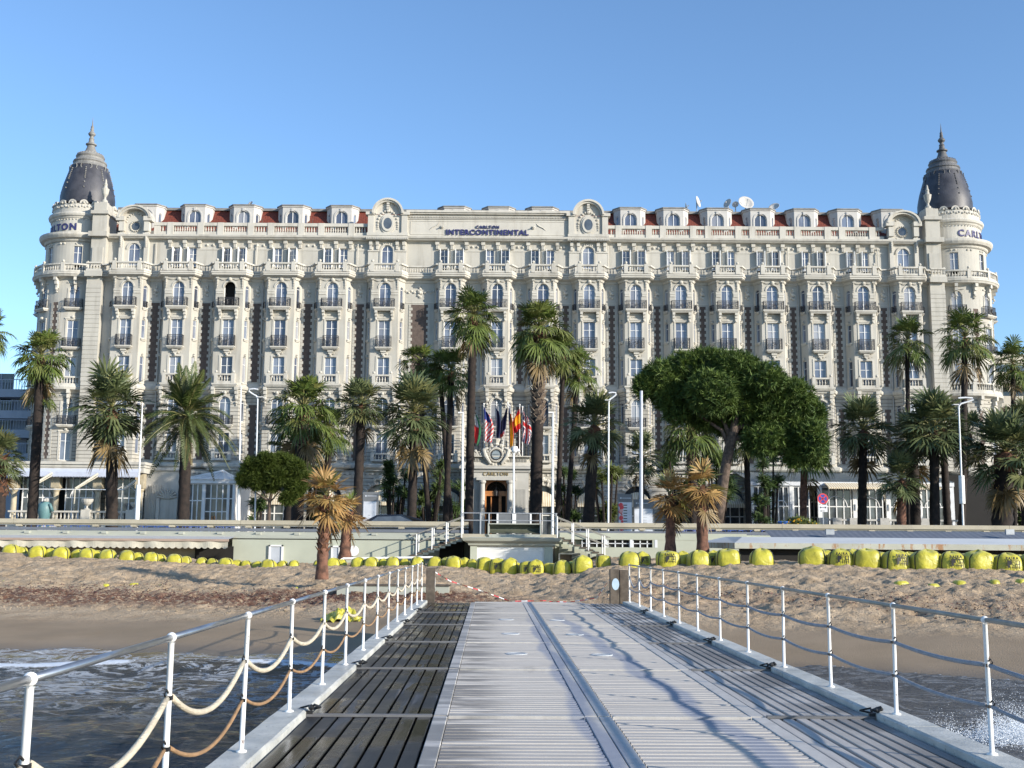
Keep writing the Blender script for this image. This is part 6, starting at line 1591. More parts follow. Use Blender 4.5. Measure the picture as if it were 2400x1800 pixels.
fset('wash', 'fan', .92, 1.05, .52); fset('liv', 'fanblue', .98, 1.0, .26); fset('dry', 'dryfan', .85, .5, .22)
FR['dry', 74][0] = frond_fan('fan', 70, .8, .5, 20, .1, 7)
for e in EL: FR['phx', e] = [frond_feather('feather' if e > -60 else 'deadleaf', e+dv, 2.9 if e > -60 else 1.7, 50+i+int(e)) for i, dv in enumerate((-6, 6))]
def trunk_mesh(h, r0, r1, mat, seed, lean=0.0, boots=0, curve=0.0, bump_=.07):
    rnd = random.Random(seed); mb = MB(); N = max(10, int(h/.35)); n = 12; pts = []
    for k in range(N+1):
        t_ = k/N; c = Vector((lean*t_+curve*math.sin(PI*t_), 0, h*t_)); pts.append(c)
        r = (r0+(r1-r0)*t_)*(1+(.35*math.exp(-t_*h/.35)))*(1+bump_*(1 if k % 2 else -1)*rnd.uniform(.3, 1))
        for j in range(n): a = 2*PI*j/n; rr = r*(1+rnd.uniform(-.05, .05)); mb.v.append((c.x+rr*math.cos(a), c.y+rr*math.sin(a), c.z))
    for k in range(N):
        for j in range(n): mb.face((k*n+j, k*n+(j+1) % n, (k+1)*n+(j+1) % n, (k+1)*n+j))
    mb.face(range(N*n, N*n+n)); me = mb.mesh('trunk', M[mat], True); bm_ = None
    if boots:
        b = MB(); m = int(boots*(70 if h < 6 else 260))
        for k in range(m):
            t_ = 1-boots*(k/m); c = Vector((lean*t_+curve*math.sin(PI*t_), 0, h*t_)); a = k*2.4; r = (r0+(r1-r0)*t_)
            d = Vector((math.cos(a), math.sin(a), 0)); s = Vector((-d.y, d.x, 0)); w2 = r*.62; ln = r*1.1
            p0 = c+d*r*.75; p1 = c+d*(r*1.55)+Vector((0, 0, ln)); p2 = c+d*r*.7+Vector((0, 0, ln*.25))
            b.poly([p0-s*w2, p0+s*w2, p1+s*w2*.35, p1-s*w2*.35]); b.poly([p2-s*w2, p2+s*w2, p1+s*w2*.35, p1-s*w2*.35]); b.poly([p0-s*w2, p2-s*w2, p1-s*w2*.35]); b.poly([p0+s*w2, p2+s*w2, p1+s*w2*.35])
        bm_ = b.mesh('leaf_bases', M['trunkred' if h < 6 else 'bootgrey'])
    return me, bm_
def palm(label, xb, xc, yc, rc, tw, Y, kind='wash', n=46, ground=1.72, boots=0.0, tmat='trunk', dead=.22, yb=None, group=None, curve=0.0, top=None, fibre=True):
    """xb: trunk foot, xc, yc: heart of the crown, rc: crown radius, tw: trunk width, all in photograph pixels"""
    base = P(xb, 1225 if yb is None else yb, Y)
    if yb is None: base.z = ground
    c = P(xc, yc, Y); h = c.z-base.z; n = int(n*(1.3 if kind == 'liv' else 1.1)); rc = rc*1.08; sc_ = rc*Y/2600/(1.95 if kind in ('wash', 'liv') else (1.3 if kind == 'dry' else 2.75)); r = tw/2*Y/2600
    t_ = thing('palm_tree', label, 'palm tree', tuple(base), group=group or 'palm trees in front of the hotel')
    sd_ = random.randint(0, 9999); tm_, bm_ = trunk_mesh(h, r*1.05, r*.92, tmat, sd_, c.x-base.x, boots, curve)
    o = link('trunk', tm_, t_, local=True)
    if bm_: k = link('leaf_bases', bm_, t_, local=True); k['kind'] = 'stuff'
    top = Vector((c.x-base.x, 0, h))
    if fibre and kind != 'dry':
        mb = MB(); mb.lathe([(r*.95, -.7*sc_), (r*1.22, -.3*sc_), (r*1.1, .0), (.05, .22*sc_)], n=10); fo_ = link('crown_shaft', mb.mesh('crown_shaft', M['trunkred'] if kind != 'phx' else M['trunk']), t_, top, local=True)
    rnd = random.Random(sd_)
    lo = {'wash': -48, 'liv': -36, 'phx': -34, 'dry': -50}[kind]
    for k in range(n):
        a = k*2.39996+rnd.uniform(-.25, .25); u = (k+.5)/n; want = lo+(84-lo)*u**.92+rnd.uniform(-7, 7)
        if rnd.random() < dead*.30*(1-u): want = -66
        e = min(EL, key=lambda q: abs(q-want)); s = sc_*rnd.uniform(.80, 1.14)
        dz = (.28*math.sin(math.radians(e))-(.35 if e < -60 else 0))*sc_+rnd.uniform(-.10, .10)*sc_
        fo = link('frond', rnd.choice(FR[kind, e]), t_, (top.x, top.y, top.z+dz), a, True, (s, s, s*rnd.uniform(.9, 1.1)))
        fo.rotation_euler.x = rnd.uniform(-.25, .25)
    return t_
D = 1.0848
def dp(label, xb, xc, yc, rc, tw, Y, *a, **k): return palm(label, xb*D, xc*D, yc*D, rc*D, tw*D, Y, *a, **k)
dp('palm at the left edge with only drooping frond tips in view', -25, -28, 722, 56, 16, 78, dead=.2)
dp('tall thick-trunked palm in front of the left tower with a pale shaggy skirt', 68, 88, 775, 66, 19, 80, n=60, dead=.35)
dp('stubby bright green palm whose crown leans over the left edge at terrace height', -2, 2, 990, 58, 26, 72, 'liv', n=40, boots=.5)
dp('pale crown of a second palm standing behind the tall one before the left tower', 72, 88, 850, 44, 16, 83, n=34, dead=.5)
dp('bushy grey-green fan palm with black trunk right of the left terrace', 244, 241, 893, 92, 25, 78, 'liv', n=52)
dp('date palm with long arching feather fronds and two rusty hanging ones', 396, 404, 905, 104, 25, 76, 'phx', n=64)
dp('drooping fan palm rising behind the small round pine', 640, 655, 890, 82, 26, 90, n=64, dead=.4, boots=.3)
dp('dark feathery palm low behind the small round pine', 620, 640, 985, 88, 24, 95, 'phx', n=44)
dp('shaggy dark fan palm just left of the straight black trunk', 700, 712, 930, 56, 14, 95, n=44)
dp('upright fan palm with straight black trunk left of the poster board', 770, 781, 880, 64, 20, 82, 'liv', n=48, dead=.35)
dp('broad fan palm with black trunk in front of the shaded shrubs', 889, 895, 900, 84, 20, 82, 'liv', n=52)
dp('tall dark palm behind the wide brick strip, left of the centre group', 930, 905, 790, 52, 12, 96, n=44)
dp('slim palm with orange fruit, left of the tallest one in the centre group', 962, 975, 805, 58, 13, 94, n=48)
dp('bent-trunk palm whose crown hides behind the centre-left group', 978, 950, 800, 46, 11, 95, n=36)
dp('tallest palm of the centre, slender black trunk beside the portico', 1012, 1022, 688, 64, 18, 88, n=66, dead=.32)
dp('broad shaggy palm with pale scaly trunk right of the flags', 1156, 1166, 720, 74, 26, 88, n=80, dead=.32, boots=.45)
dp('thin palm behind the scaly one with shaggy green crown', 1203, 1217, 772, 52, 11, 95, n=46)
dp('thin palm with drooping crown at the right end of the centre group', 1222, 1248, 800, 50, 11, 96, n=48, dead=.35)
dp('low fan palm with wide open crown beside the hooked street lamp', 1268, 1284, 925, 74, 24, 80, 'liv', n=48, dead=.35)
dp('short fan palm left of the thick mast, over the posters', 1382, 1388, 990, 52, 12, 92, 'liv', n=34)
dp('tall scaly palm standing in the shade of the umbrella pine', 1498, 1494, 925, 76, 20, 82, n=52, boots=.4)
dp('thin dark palm right of the leaning pine trunk', 1618, 1612, 945, 58, 13, 86, n=44)
dp('red-trunked palm below the right tip of the umbrella pine', 1733, 1738, 965, 66, 15, 84, n=48, tmat='trunkred2')
dp('upright fan palm with black trunk between pine and right tower', 1860, 1865, 935, 74, 19, 82, 'liv', n=46)
dp('tall thin palm left of the right tower with drooping crown', 1962, 1960, 742, 60, 10, 92, n=46, dead=.4)
dp('tall palm in front of the right tower with airy crown', 2076, 2085, 735, 66, 14, 90, n=50, dead=.4)
dp('low fan palm with red-brown crown shaft left of the twin trunks', 1945, 1948, 1040, 58, 20, 78, 'liv', n=40, tmat='trunkred2')
dp('black-trunked fan palm under the tall thin one at right', 1978, 1972, 960, 66, 22, 82, 'liv', n=46)
dp('large grey-green fan palm with broad black trunk before the right tower', 2018, 2018, 935, 84, 21, 78, 'liv', n=56)
dp('dark-trunked palm leaning left just behind the large grey-green one', 2048, 2036, 930, 60, 16, 84, 'liv', n=44)
dp('yellowing palm low behind the right street lamp', 2070, 2092, 940, 52, 14, 92, 'liv', n=36, dead=.6)
dp('tall palm at the far right edge with thin trunk', 2190, 2188, 790, 56, 10, 90, n=46, dead=.35)
dp('large low fan palm filling the right edge with stout trunk', 2160, 2172, 985, 92, 42, 76, 'liv', n=64)
dp('dark palm low at the right edge behind the stout one', 2212, 2215, 925, 60, 16, 90, 'liv', n=40)
BG = 'dried young palms on the beach'
palm('nearest beach palm with red-brown scaly trunk and dried brown fronds', 754, 762, 1168, 68, 24, 44, 'dry', n=24, boots=.72, tmat='trunkred2', yb=1358, group=BG)
palm('beach palm just behind and right of the nearest one, with drooping brown fronds', 807, 815, 1205, 54, 24, 54, 'dry', n=14, boots=.35, tmat='trunkred2', yb=1312, group=BG)
palm('smaller beach palm of the right-hand pair, left one', 1571, 1571, 1166, 60, 22, 53, 'dry', n=20, boots=.4, tmat='trunkred2', yb=1295, group=BG)
palm('taller beach palm of the right-hand pair, right one', 1647, 1644, 1145, 62, 25, 52, 'dry', n=20, boots=.45, tmat='trunkred2', yb=1300, group=BG)
# --- pines
def tufts(mb, pts, size, rnd, n=9):
    for (c, nrm) in pts:
        s = size*rnd.uniform(.6, 1.35)
        for k in range(n):
            d = (Vector((rnd.gauss(0, 1), rnd.gauss(0, 1), rnd.gauss(0, 1))).normalized()+nrm*.9).normalized(); q = d.orthogonal().normalized(); q = (Matrix.Rotation(rnd.uniform(0, PI), 3, d) @ q)*s*.10
            mb.poly([c-q, c+q, c+d*s])
def lobe_pts(lobes, dens, rnd, cut=None):
    out = []
    for (c, r) in lobes:
        c = Vector(c); area = 4*PI*((r[0]*r[1]+r[0]*r[2]+r[1]*r[2])/3); n = int(area*dens)
        for i in range(n):
            d = Vector((rnd.gauss(0, 1), rnd.gauss(0, 1), rnd.gauss(0, 1))).normalized(); rr = rnd.uniform(.80, 1.03)
            p = Vector((c.x+d.x*r[0]*rr, c.y+d.y*r[1]*rr, c.z+d.z*r[2]*rr)); ins = False
            for (c2, r2) in lobes:
                if c2 is c or (Vector(c2)-c).length < 1e-6: continue
                e = ((p.x-c2[0])/r2[0])**2+((p.y-c2[1])/r2[1])**2+((p.z-c2[2])/r2[2])**2
                if e < .62: ins = True; break
            if not ins: out.append((p, Vector((d.x/r[0], d.y/r[1], d.z/r[2])).normalized()))
    return out
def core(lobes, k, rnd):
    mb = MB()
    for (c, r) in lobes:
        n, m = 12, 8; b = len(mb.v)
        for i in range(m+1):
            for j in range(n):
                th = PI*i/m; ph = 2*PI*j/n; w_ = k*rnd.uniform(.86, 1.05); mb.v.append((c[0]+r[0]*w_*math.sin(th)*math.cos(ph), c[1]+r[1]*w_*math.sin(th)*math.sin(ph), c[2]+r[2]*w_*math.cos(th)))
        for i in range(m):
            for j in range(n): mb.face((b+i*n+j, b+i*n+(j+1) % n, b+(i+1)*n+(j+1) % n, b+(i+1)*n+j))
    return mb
rnd = random.Random(5); PY = 72.0; px_m = PY/2600
def lobe_px(x, y, rx, ry, dy=0, Y=PY): c = P(x*D, y*D, Y+dy); return ((c.x, c.y, c.z), (rx*D*Y/2600, rx*D*Y/2600*1.0, ry*D*Y/2600))
pine = thing('umbrella_pine', 'large dark green umbrella pine with leaning trunk before the hotel', 'pine tree', (X(1550*D, 1225, PY), PY, 1.72))
lob = []
env = [(1390, 835, 18, 26), (1425, 820, 40, 42), (1450, 855, 42, 34), (1480, 800, 48, 42), (1470, 890, 34, 26), (1530, 790, 55, 40), (1540, 850, 60, 50), (1590, 800, 55, 42), (1530, 905, 40, 26), (1600, 870, 60, 58), (1580, 915, 42, 30), (1650, 825, 50, 42), (1660, 880, 55, 55), (1710, 860, 48, 42), (1700, 920, 55, 55), (1745, 900, 38, 45), (1755, 950, 34, 42), (1650, 950, 45, 36), (1720, 985, 22, 22), (1765, 985, 20, 22)]
for i, (x, y, rx, ry) in enumerate(env): lob.append(lobe_px(x, y, rx*.92, ry*.92, rnd.uniform(-1.0, 1.6)))
sub = []
for (c, r) in lob:     # smaller clumps riding on the big ones
    for k in range(24):
        d = Vector((rnd.gauss(0, 1), rnd.gauss(0, 1), rnd.gauss(0, .9))).normalized(); f = rnd.uniform(.14, .27)
        sub.append(((c[0]+d.x*r[0]*.82, c[1]+d.y*r[1]*.82, c[2]+d.z*r[2]*.82), (r[0]*f, r[1]*f, r[2]*f)))
mb = MB(); tufts(mb, lobe_pts(lob, 24, rnd), .36, rnd, 7)
for s_ in sub:
    pts = []
    for i in range(int(95*(s_[1][0]+.15))):
        d = Vector((rnd.gauss(0, 1), rnd.gauss(0, 1), rnd.gauss(0, 1))).normalized(); rr = rnd.uniform(.6, 1.08); pts.append((Vector((s_[0][0]+d.x*s_[1][0]*rr, s_[0][1]+d.y*s_[1][1]*rr, s_[0][2]+d.z*s_[1][2]*rr)), d))
    tufts(mb, pts, .27, rnd, 7)
for (c, r) in lob:
    pts = []
    for k in range(110):
        d = Vector((rnd.gauss(0, 1), rnd.gauss(0, 1), rnd.gauss(0, 1))).normalized(); f = rnd.uniform(.97, 1.16); pts.append((Vector((c[0]+d.x*r[0]*f, c[1]+d.y*r[1]*f, c[2]+d.z*r[2]*f)), d))
    tufts(mb, pts, .42, rnd, 6)
fo = link('foliage', mb.mesh('foliage', M['pine']), pine); fo['kind'] = 'stuff'
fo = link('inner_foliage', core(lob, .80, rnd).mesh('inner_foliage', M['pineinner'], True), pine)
mb = MB(); tp = [(1549, 1130), (1556, 1090), (1566, 1020), (1575, 970), (1586, 930), (1590, 890)]
mb.tube([P(x*D, y*D, PY) for x, y in tp], [.40, .36, .33, .33, .30, .18], 12)
link('trunk', mb.mesh('trunk', M['bark'], True), pine)
for q in ([(1580, 950), (1566, 915), (1540, 880)], [(1586, 935), (1612, 905), (1640, 870)], [(1588, 925), (1625, 915), (1690, 910)], [(1575, 965), (1560, 930), (1500, 890), (1460, 870)], [(1590, 945), (1640, 960), (1690, 985)]):
    m_ = MB(); m_.tube([P(x*D, y*D, PY+.3*i) for i, (x, y) in enumerate(q)], [.2, .13, .07, .05][:len(q)], 8); link('branch', m_.mesh('branch', M['bark'], True), pine)
P2 = 66.0; sp = thing('round_pine', 'small bright green rounded pine on a thin trunk left of the beach palms', 'pine tree', (X(582*D, 1225, P2), P2, 1.72))
lob = [lobe_px(x, y, rx, ry, rnd.uniform(-.3, .4), P2) for x, y, rx, ry in ((545, 1012, 20, 19), (575, 1000, 24, 16), (610, 999, 24, 15), (638, 1014, 17, 16), (560, 1038, 22, 15), (598, 1030, 24, 17), (640, 1050, 17, 19), (622, 1074, 13, 11), (528, 1034, 13, 13), (655, 1034, 9, 11), (585, 1052, 12, 8))]
mb = MB(); tufts(mb, lobe_pts(lob, 80, rnd), .32, rnd, 10)
for (c, r) in lob:
    pts = []
    for k in range(60):
        d = Vector((rnd.gauss(0, 1), rnd.gauss(0, 1), rnd.gauss(0, 1))).normalized(); f = rnd.uniform(.95, 1.28); pts.append((Vector((c[0]+d.x*r[0]*f, c[1]+d.y*r[1]*f, c[2]+d.z*r[2]*f)), d))
    tufts(mb, pts, .30, rnd, 6); fo = link('foliage', mb.mesh('foliage', M['pinebright']), sp); fo['kind'] = 'stuff'
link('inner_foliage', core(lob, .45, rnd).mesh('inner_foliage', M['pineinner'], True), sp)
mb = MB(); mb.tube([P(580*D, 1225, P2), P(583*D, 1080*D, P2), P(590*D, 1050*D, P2)], [.12, .10, .07], 8)
for q in ((555, 1045), (615, 1050), (540, 1055)): mb.tube([P(583*D, 1085*D, P2), P(q[0]*D, q[1]*D, P2)], [.05, .02], 6)
link('trunk', mb.mesh('trunk', M['bark']), sp)
# --- shrubs behind the promenade, each a mass of sword leaves
def shrub(label, x, y0, rx, Y, hue='bushleaf', n=900, top=None, L=.7):
    c = P(x*D, y0*D, Y); r = rx*D*Y/2600; h = c.z-1.72
    t_ = thing('shrub', label, 'shrub', (c.x, Y, 1.72), group='dark shrubs in the hotel garden'); mb = MB(); rnd = random.Random(int(x))
    heads = [(rnd.uniform(-.8, .8)*r, rnd.uniform(-.6, .6)*r, h*rnd.uniform(.30, .97)) for k in range(max(5, int(rx/3)))]
    for k in range(n):
        a = rnd.choice(heads); d = Vector((rnd.gauss(0, 1), rnd.gauss(0, 1), rnd.gauss(.35, .7))).normalized(); s = d.orthogonal().normalized()*.035; l = L*rnd.uniform(.6, 1.2)
        b = Vector((c.x+a[0], Y+a[1], 1.72+a[2]))+Vector((rnd.gauss(0, .15), rnd.gauss(0, .15), rnd.gauss(0, .15)))
        mb.poly([b-s, b+d*l*.5-s*1.2, b+d*l+Vector((0, 0, -.15*l)), b+d*l*.5+s*1.2, b+s])
    fo = link('leaves', mb.mesh('leaves', M[hue]), t_); fo['kind'] = 'stuff'
    mb = MB()
    for a in heads: mb.tube([(c.x+a[0]*.4, Y+a[1]*.4, 1.72), (c.x+a[0], Y+a[1], 1.72+a[2])], [.12, .08], 5)
    link('stems', mb.mesh('stems', M['trunk']), t_)
shrub('dark spiky yucca clump left of the broad centre-left palm', 852, 985, 34, 97, n=1500)
shrub('dark spiky clump between the two centre-left trunks', 925, 1000, 40, 98, n=1700)
shrub('dark undergrowth at the foot of the centre-left palms', 985, 1040, 28, 99, n=1000)
shrub('dark spiky yucca behind the right masts', 1232, 1010, 28, 98, n=1400)
shrub('leaning dark yucca right of the low open fan palm', 1312, 1000, 36, 97, n=1700)
shrub('dark mass of leaves under the umbrella pine, left part', 1470, 960, 46, 98, n=2200, L=.9)
shrub('dark mass of leaves under the umbrella pine, centre part', 1535, 955, 48, 99, n=2400, L=.9)
shrub('dark leaves behind the red-trunked palm', 1660, 985, 40, 99, n=1700, L=.8)
shrub('dark bush behind the small round pine', 660, 1000, 44, 97, n=2000, L=.8)
shrub('low potted fern in front of the right pavilion', 1650, 1070, 12, 96, n=500, L=.5)
shrub('dark shrub at the far right behind the stout palm', 2195, 1040, 34, 97, n=1500, L=.8)
shrub('low shrub right of the glass porch', 560, 1075, 16, 96, n=500, L=.6)
bed = thing('flower_bed', 'bed of orange and yellow flowers behind the right promenade rail', 'flower bed', (X(1866, 1215, 66), 66, 1.72)); rnd = random.Random(9)
mb, m2 = MB(), MB(); c = P(1868, 1212, 66)
for k in range(1300):
    x = rnd.gauss(0, .75); hh = max(.1, .95-.35*abs(x))*rnd.uniform(.3, 1.15); b = Vector((c.x+x, 66+rnd.gauss(0, .3), 2.35+hh*.9)); d = Vector((rnd.gauss(0, 1), rnd.gauss(0, 1), rnd.gauss(.6, .6))).normalized(); s = d.orthogonal().normalized()*.03
    if k % 6: mb.poly([b-s, b+d*.2-s, b+d*.3, b+d*.2+s, b+s])
    else: m2.mat(k % 3 == 0).ball(b, .05, 5, 3)
k = link('leaves', mb.mesh('leaves', M['bushleaf']), bed); k['kind'] = 'stuff'; k = link('blossoms', m2.mesh('blossoms', [M['flagred2'], M['flagyellow']]), bed); k['kind'] = 'stuff'
# ---------------------------------------------------------------- yellow sand-filled bags
def bag_mesh(seed, w_, h, d, peak=.0, printed=False, dome=False):
    rnd = random.Random(seed); n = 24; prof = [(-.35, 1.0), (-.05, 1.05), (.22, 1.08), (.5, 1.06), (.70, 1.02), (.83, .94), (.92, .80), (.97, .52), (1.0, .02)]
    if dome: prof = [(-.35, 1.0), (-.05, 1.05), (.25, 1.04), (.50, .98), (.70, .88), (.85, .72), (.94, .50), (.985, .25), (1.0, .02)]; peak = 0
    mb = MB(); ph = [rnd.uniform(0, 6) for _ in range(4)]; pk = (rnd.uniform(-.3, .3), peak)
    def surf(a, k):
        z, s = prof[k]; e = 3.2; r = 1/(abs(math.cos(a))**e+abs(math.sin(a))**e)**(1/e)
        r *= s*(1+.03*math.sin(2*a+ph[0]+z)+.025*math.sin(5*a+ph[1]+3*z)+.012*math.sin(9*a+ph[2]))
        dent = -.10*(1-abs(pk[0]))*0
        zz_ = z*h*(1+.05*math.sin(3*a+ph[3])*(z > .5))
        if z > .9: zz_ += peak*(1-s)
        return Vector((r*math.cos(a)*w_/2+pk[0]*w_*.35*(max(0, z-.7)/.3)*(peak > .05), r*math.sin(a)*d/2, zz_))
    for k in range(len(prof)):
        for j in range(n): mb.v.append(tuple(surf(2*PI*j/n, k)))
    for k in range(len(prof)-1):
        for j in range(n): mb.face((k*n+j, k*n+(j+1) % n, (k+1)*n+(j+1) % n, (k+1)*n+j))
    body = mb.mesh('bag_body', M['yellow'], True)
    straps = []
    for a in (-PI/2-.95, -PI/2+.95):
        st = MB(); pts = [surf(a, k)*1.02 for k in range(0, 7)]; ww = .022
        for k in range(6):
            p, q = pts[k], pts[k+1]; s = Vector((-math.sin(a), math.cos(a), 0))*ww; st.poly([p-s, p+s, q+s, q-s])
        straps.append(st.mesh('strap', M['black']))
    strap = straps
    lg = None
    if printed:
        lg = MB(); y = -d/2*1.12; s = w_*.5; z0 = h*.12; x0 = -s*.35
        def r(x, z, w2, h2): lg.box(x0+x*s, x0+(x+w2)*s, y-.004, y, z0+z*s, z0+(z+h2)*s)
        r(0, 0, .06, .62); r(0, .56, .9, .06); r(.84, 0, .06, .62); r(.06, .34, .26, .22); r(.06, .1, .12, .24); r(.60, .34, .06, .22); r(.60, .30, .24, .05); r(.3, .12, .54, .03); r(.36, 0, .03, .3); r(.55, 0, .03, .3); r(.7, 0, .03, .3)
        for k in range(4): r(-.12, .08+.14*k, .05, .07)
        for k in range(6): lg.poly([(x0+s*(.06+.30*k/6), y-.003, z0+s*.34), (x0+s*(.06+.30*(k+1)/6), y-.003, z0+s*.34), (x0+s*(.06+.3*k/6), y-.003, z0+s*(.34-.2*(1-k/6)))])
        lg = lg.mesh('printed_emblem', M['black'])
    return body, strap, lg
textPA = stand(textmesh('PAIRA', .15, M['black'], .004, .006, 1.25))
SZ = {}
xsb = [20, 45, 82, 115, 138, 177, 201, 222, 248, 293, 319, 351, 372, 405, 432, 470, 495, 526, 552, 575, 601, 627, 660, 687, 745, 778, 800, 838, 869, 897, 919, 948, 977, 1018, 1043, 1062, 1087, 1107, 1135, 1166, 1193, 1212, 1237, 1256, 1287, 1318, 1345, 1366, 1415, 1478, 1507, 1568, 1599, 1641, 1672, 1711, 1740, 1790, 1840, 1909, 1936, 1976, 2005, 2038, 2066, 2106, 2137, 2176, 2200, 2240, 2272, 2303, 2336, 2372, 2400, 2440]
front = {i: True for i in range(len(xsb))}
ordn = lambda k: ('%d%s' % (k, 'th' if 10 <= k % 100 <= 20 else {1: 'st', 2: 'nd', 3: 'rd'}.get(k % 10, 'th')))
big_seen = 0
printed_at = {1166, 1237, 1256, 1507, 1568, 1672, 1936, 1976, 2106, 2240, 2372}
for i, x in enumerate(xsb):
    yb = float(np.interp(x, KX, KY)); Yb = float(np.interp(x, KX, KD))
    wp = float(np.interp(x, [0, 500, 900, 1250, 1500, 2000, 2400], [37, 34, 33, 38, 48, 57, 62])); hp = float(np.interp(x, [0, 500, 900, 1100, 1400, 1600, 1800, 2400], [23, 18, 22, 27, 27, 31, 36, 41]))
    rear = x in (45, 115, 177, 222, 319, 372, 432, 495, 552, 601, 660, 470, 575, 687, 745, 800, 897, 948, 1043, 1087, 1107, 1212, 1287, 1345, 1415, 1507, 1599, 1672, 1740, 1840, 1936, 2005, 2066, 2137, 2200, 2272, 2336, 2400)
    if rear and x > 1700: wp *= .8; hp *= .85; Yb += .9
    elif rear: wp *= .72; hp *= .8; Yb += .5
    if x > 1400 and not rear: wp *= 1.02
    w_ = wp*Yb/2600; h = hp*Yb/2600
    if x in (1740, 1840): continue
    q = P(x, yb, Yb); gz = float(np.interp(q.x, bagx, bagz))
    pr = (x in printed_at)
    body, strap, lg = bag_mesh(i, w_, h, w_*.92, peak=random.choice([0, .03, .07, .10])*(1 if x > 300 else .5), printed=pr, dome=x < 1000 or (i % 4 == 1))
    side = 'left beach' if x < 760 else ('kiosk dip' if x < 1400 else 'right beach')
    look = ('small half-buried' if (x < 620 and not rear) else ('small rear' if rear else 'plump')) + ' yellow sandbag'
    lab = '%s%s, %s, %s of the row from the left' % (look, ' with black print' if pr else '', side, ordn(i+1))
    t_ = thing('yellow_sandbag', lab, 'sandbag', (q.x, Yb+w_*.4, gz-.04), random.uniform(-.22, .22), 'row of yellow sand-filled bags')
    link('bag_body', body, t_, local=True); [link('strap', q_, t_, local=True) for q_ in strap]
    if pr:
        e = link('printed_emblem', lg, t_, local=True); tx = link('printed_letters', textPA, t_, (-.0, -w_*.92/2*1.12-.002, h*.12+w_*.5*.76), local=True)
        s = w_/1.05; tx.scale = (s, 1, s)
# yellow scraps of buried bags lower down
for i, (x, y, r, lab) in enumerate([(10, 1361, 9, 'yellow bag corner poking out of the sand at the far left edge'), (182, 1368, 8, 'tiny yellow bag corner in the sand, second from the left'), (248, 1370, 14, 'yellow bag tip in the sand under the left row, left of a pair'), (314, 1369, 16, 'yellow bag tip in the sand under the left row, right of a pair'), (378, 1371, 8, 'faint yellow bag scrap almost covered by sand'),
        (2035, 1291+1370-1291, 0, None), (2112, 1362, 26, 'half-buried yellow bag, leftmost on the right beach'), (2187, 1366, 22, 'flat yellow bag flap in the right sand with a dark cord'), (2248, 1361, 28, 'rounded yellow bag hump, middle of the right sand'), (2330, 1364, 22, 'curled yellow bag edge on the right sand'), (2393, 1362, 24, 'yellow bag hump cut by the right edge'), (695, 1375, 8, 'yellow scrap beside the nearest beach palm')]):
    if not lab: continue
    Yd = 42.0 if x < 1000 else 38.5
    # find the sand under that pixel
    for _ in range(25):
        q = P(x, y, Yd); g = float(sand_h(np.array(q.x), np.array(Yd), False)); Yd += (q.z-g)*8.0*(.6)
        Yd = min(52, max(30, Yd))
    q = P(x, y, Yd); g = float(sand_h(np.array(q.x), np.array(Yd))); rr = r*.62*Yd/2600; mb = MB(); n = 12
    mb.lathe([(rr*1.1, -.1), (rr, .02), (rr*.85, rr*.35), (rr*.5, rr*.5), (.01, rr*.52)], n=n, fn=lambda a: 1+.2*math.sin(2*a+x)+.1*math.sin(5*a))
    tag(link('buried_bag', mb.mesh('buried_bag', M['yellow'], True), loc=(q.x, Yd, g-.01)), lab, 'buried bag', group='yellow bags mostly buried in the sand')
# crumpled yellow sheet beside the pier
Yc = 33.0
for _ in range(60):
    q = P(803, 1452, Yc); Yc = min(44, max(26, Yc+(q.z-float(sand_h(np.array(q.x), np.array(Yc), False)))*3))
g = float(sand_h(np.array(q.x), np.array(Yc))); mb = MB(); rnd = random.Random(3); n = 26
for i in range(n+1):
    for j in range(n+1):
        u, v = i/n-.5, j/n-.5; rr = max(0, 1-(u*u+v*v)*3.6); mb.v.append((u*1.15+.05*math.sin(14*v+3*u), v*1.1+.06*math.sin(11*u), .42*rr*(.65+.35*math.sin(9*u+4*v)*math.cos(12*v-3*u))+.10*abs(math.sin(16*u+9*v))+.07*abs(math.sin(21*v-7*u))-.1))
for i in range(n):
    for j in range(n): a = i*(n+1)+j; mb.face((a, a+1, a+n+2, a+n+1))
tag(link('crumpled_bag', mb.mesh('crumpled_bag', M['yellow']), loc=(q.x, Yc, g)), 'large crumpled yellow bag lying on the sand beside the left railing', 'plastic bag')
# low pale slab lying on the sand by the pier head
Ys = 36.0
for _ in range(40):
    q = P(930, 1392, Ys); Ys = min(48, max(31, Ys+(q.z-float(sand_h(np.array(q.x), np.array(Ys), False)))*4))
a, b = P(790, 1364, Ys), P(1052, 1376, Ys); sl = MB(); zt = P(930, 1370, Ys).z; sl.box(a.x, b.x, Ys, Ys+.5, zt-.9, zt-.05); m_ = MB(); m_.box(a.x-.05, b.x+.05, Ys-.05, Ys+.55, zt-.05, zt)
t_ = thing('low_wall', 'low pale green wall with dark top half sunk in the sand left of the pier head', 'low wall', ((a.x+b.x)/2, Ys, -.3)); link('wall', sl.mesh('wall', M['greentrim']), t_); link('coping', m_.mesh('coping', M['wood']), t_)
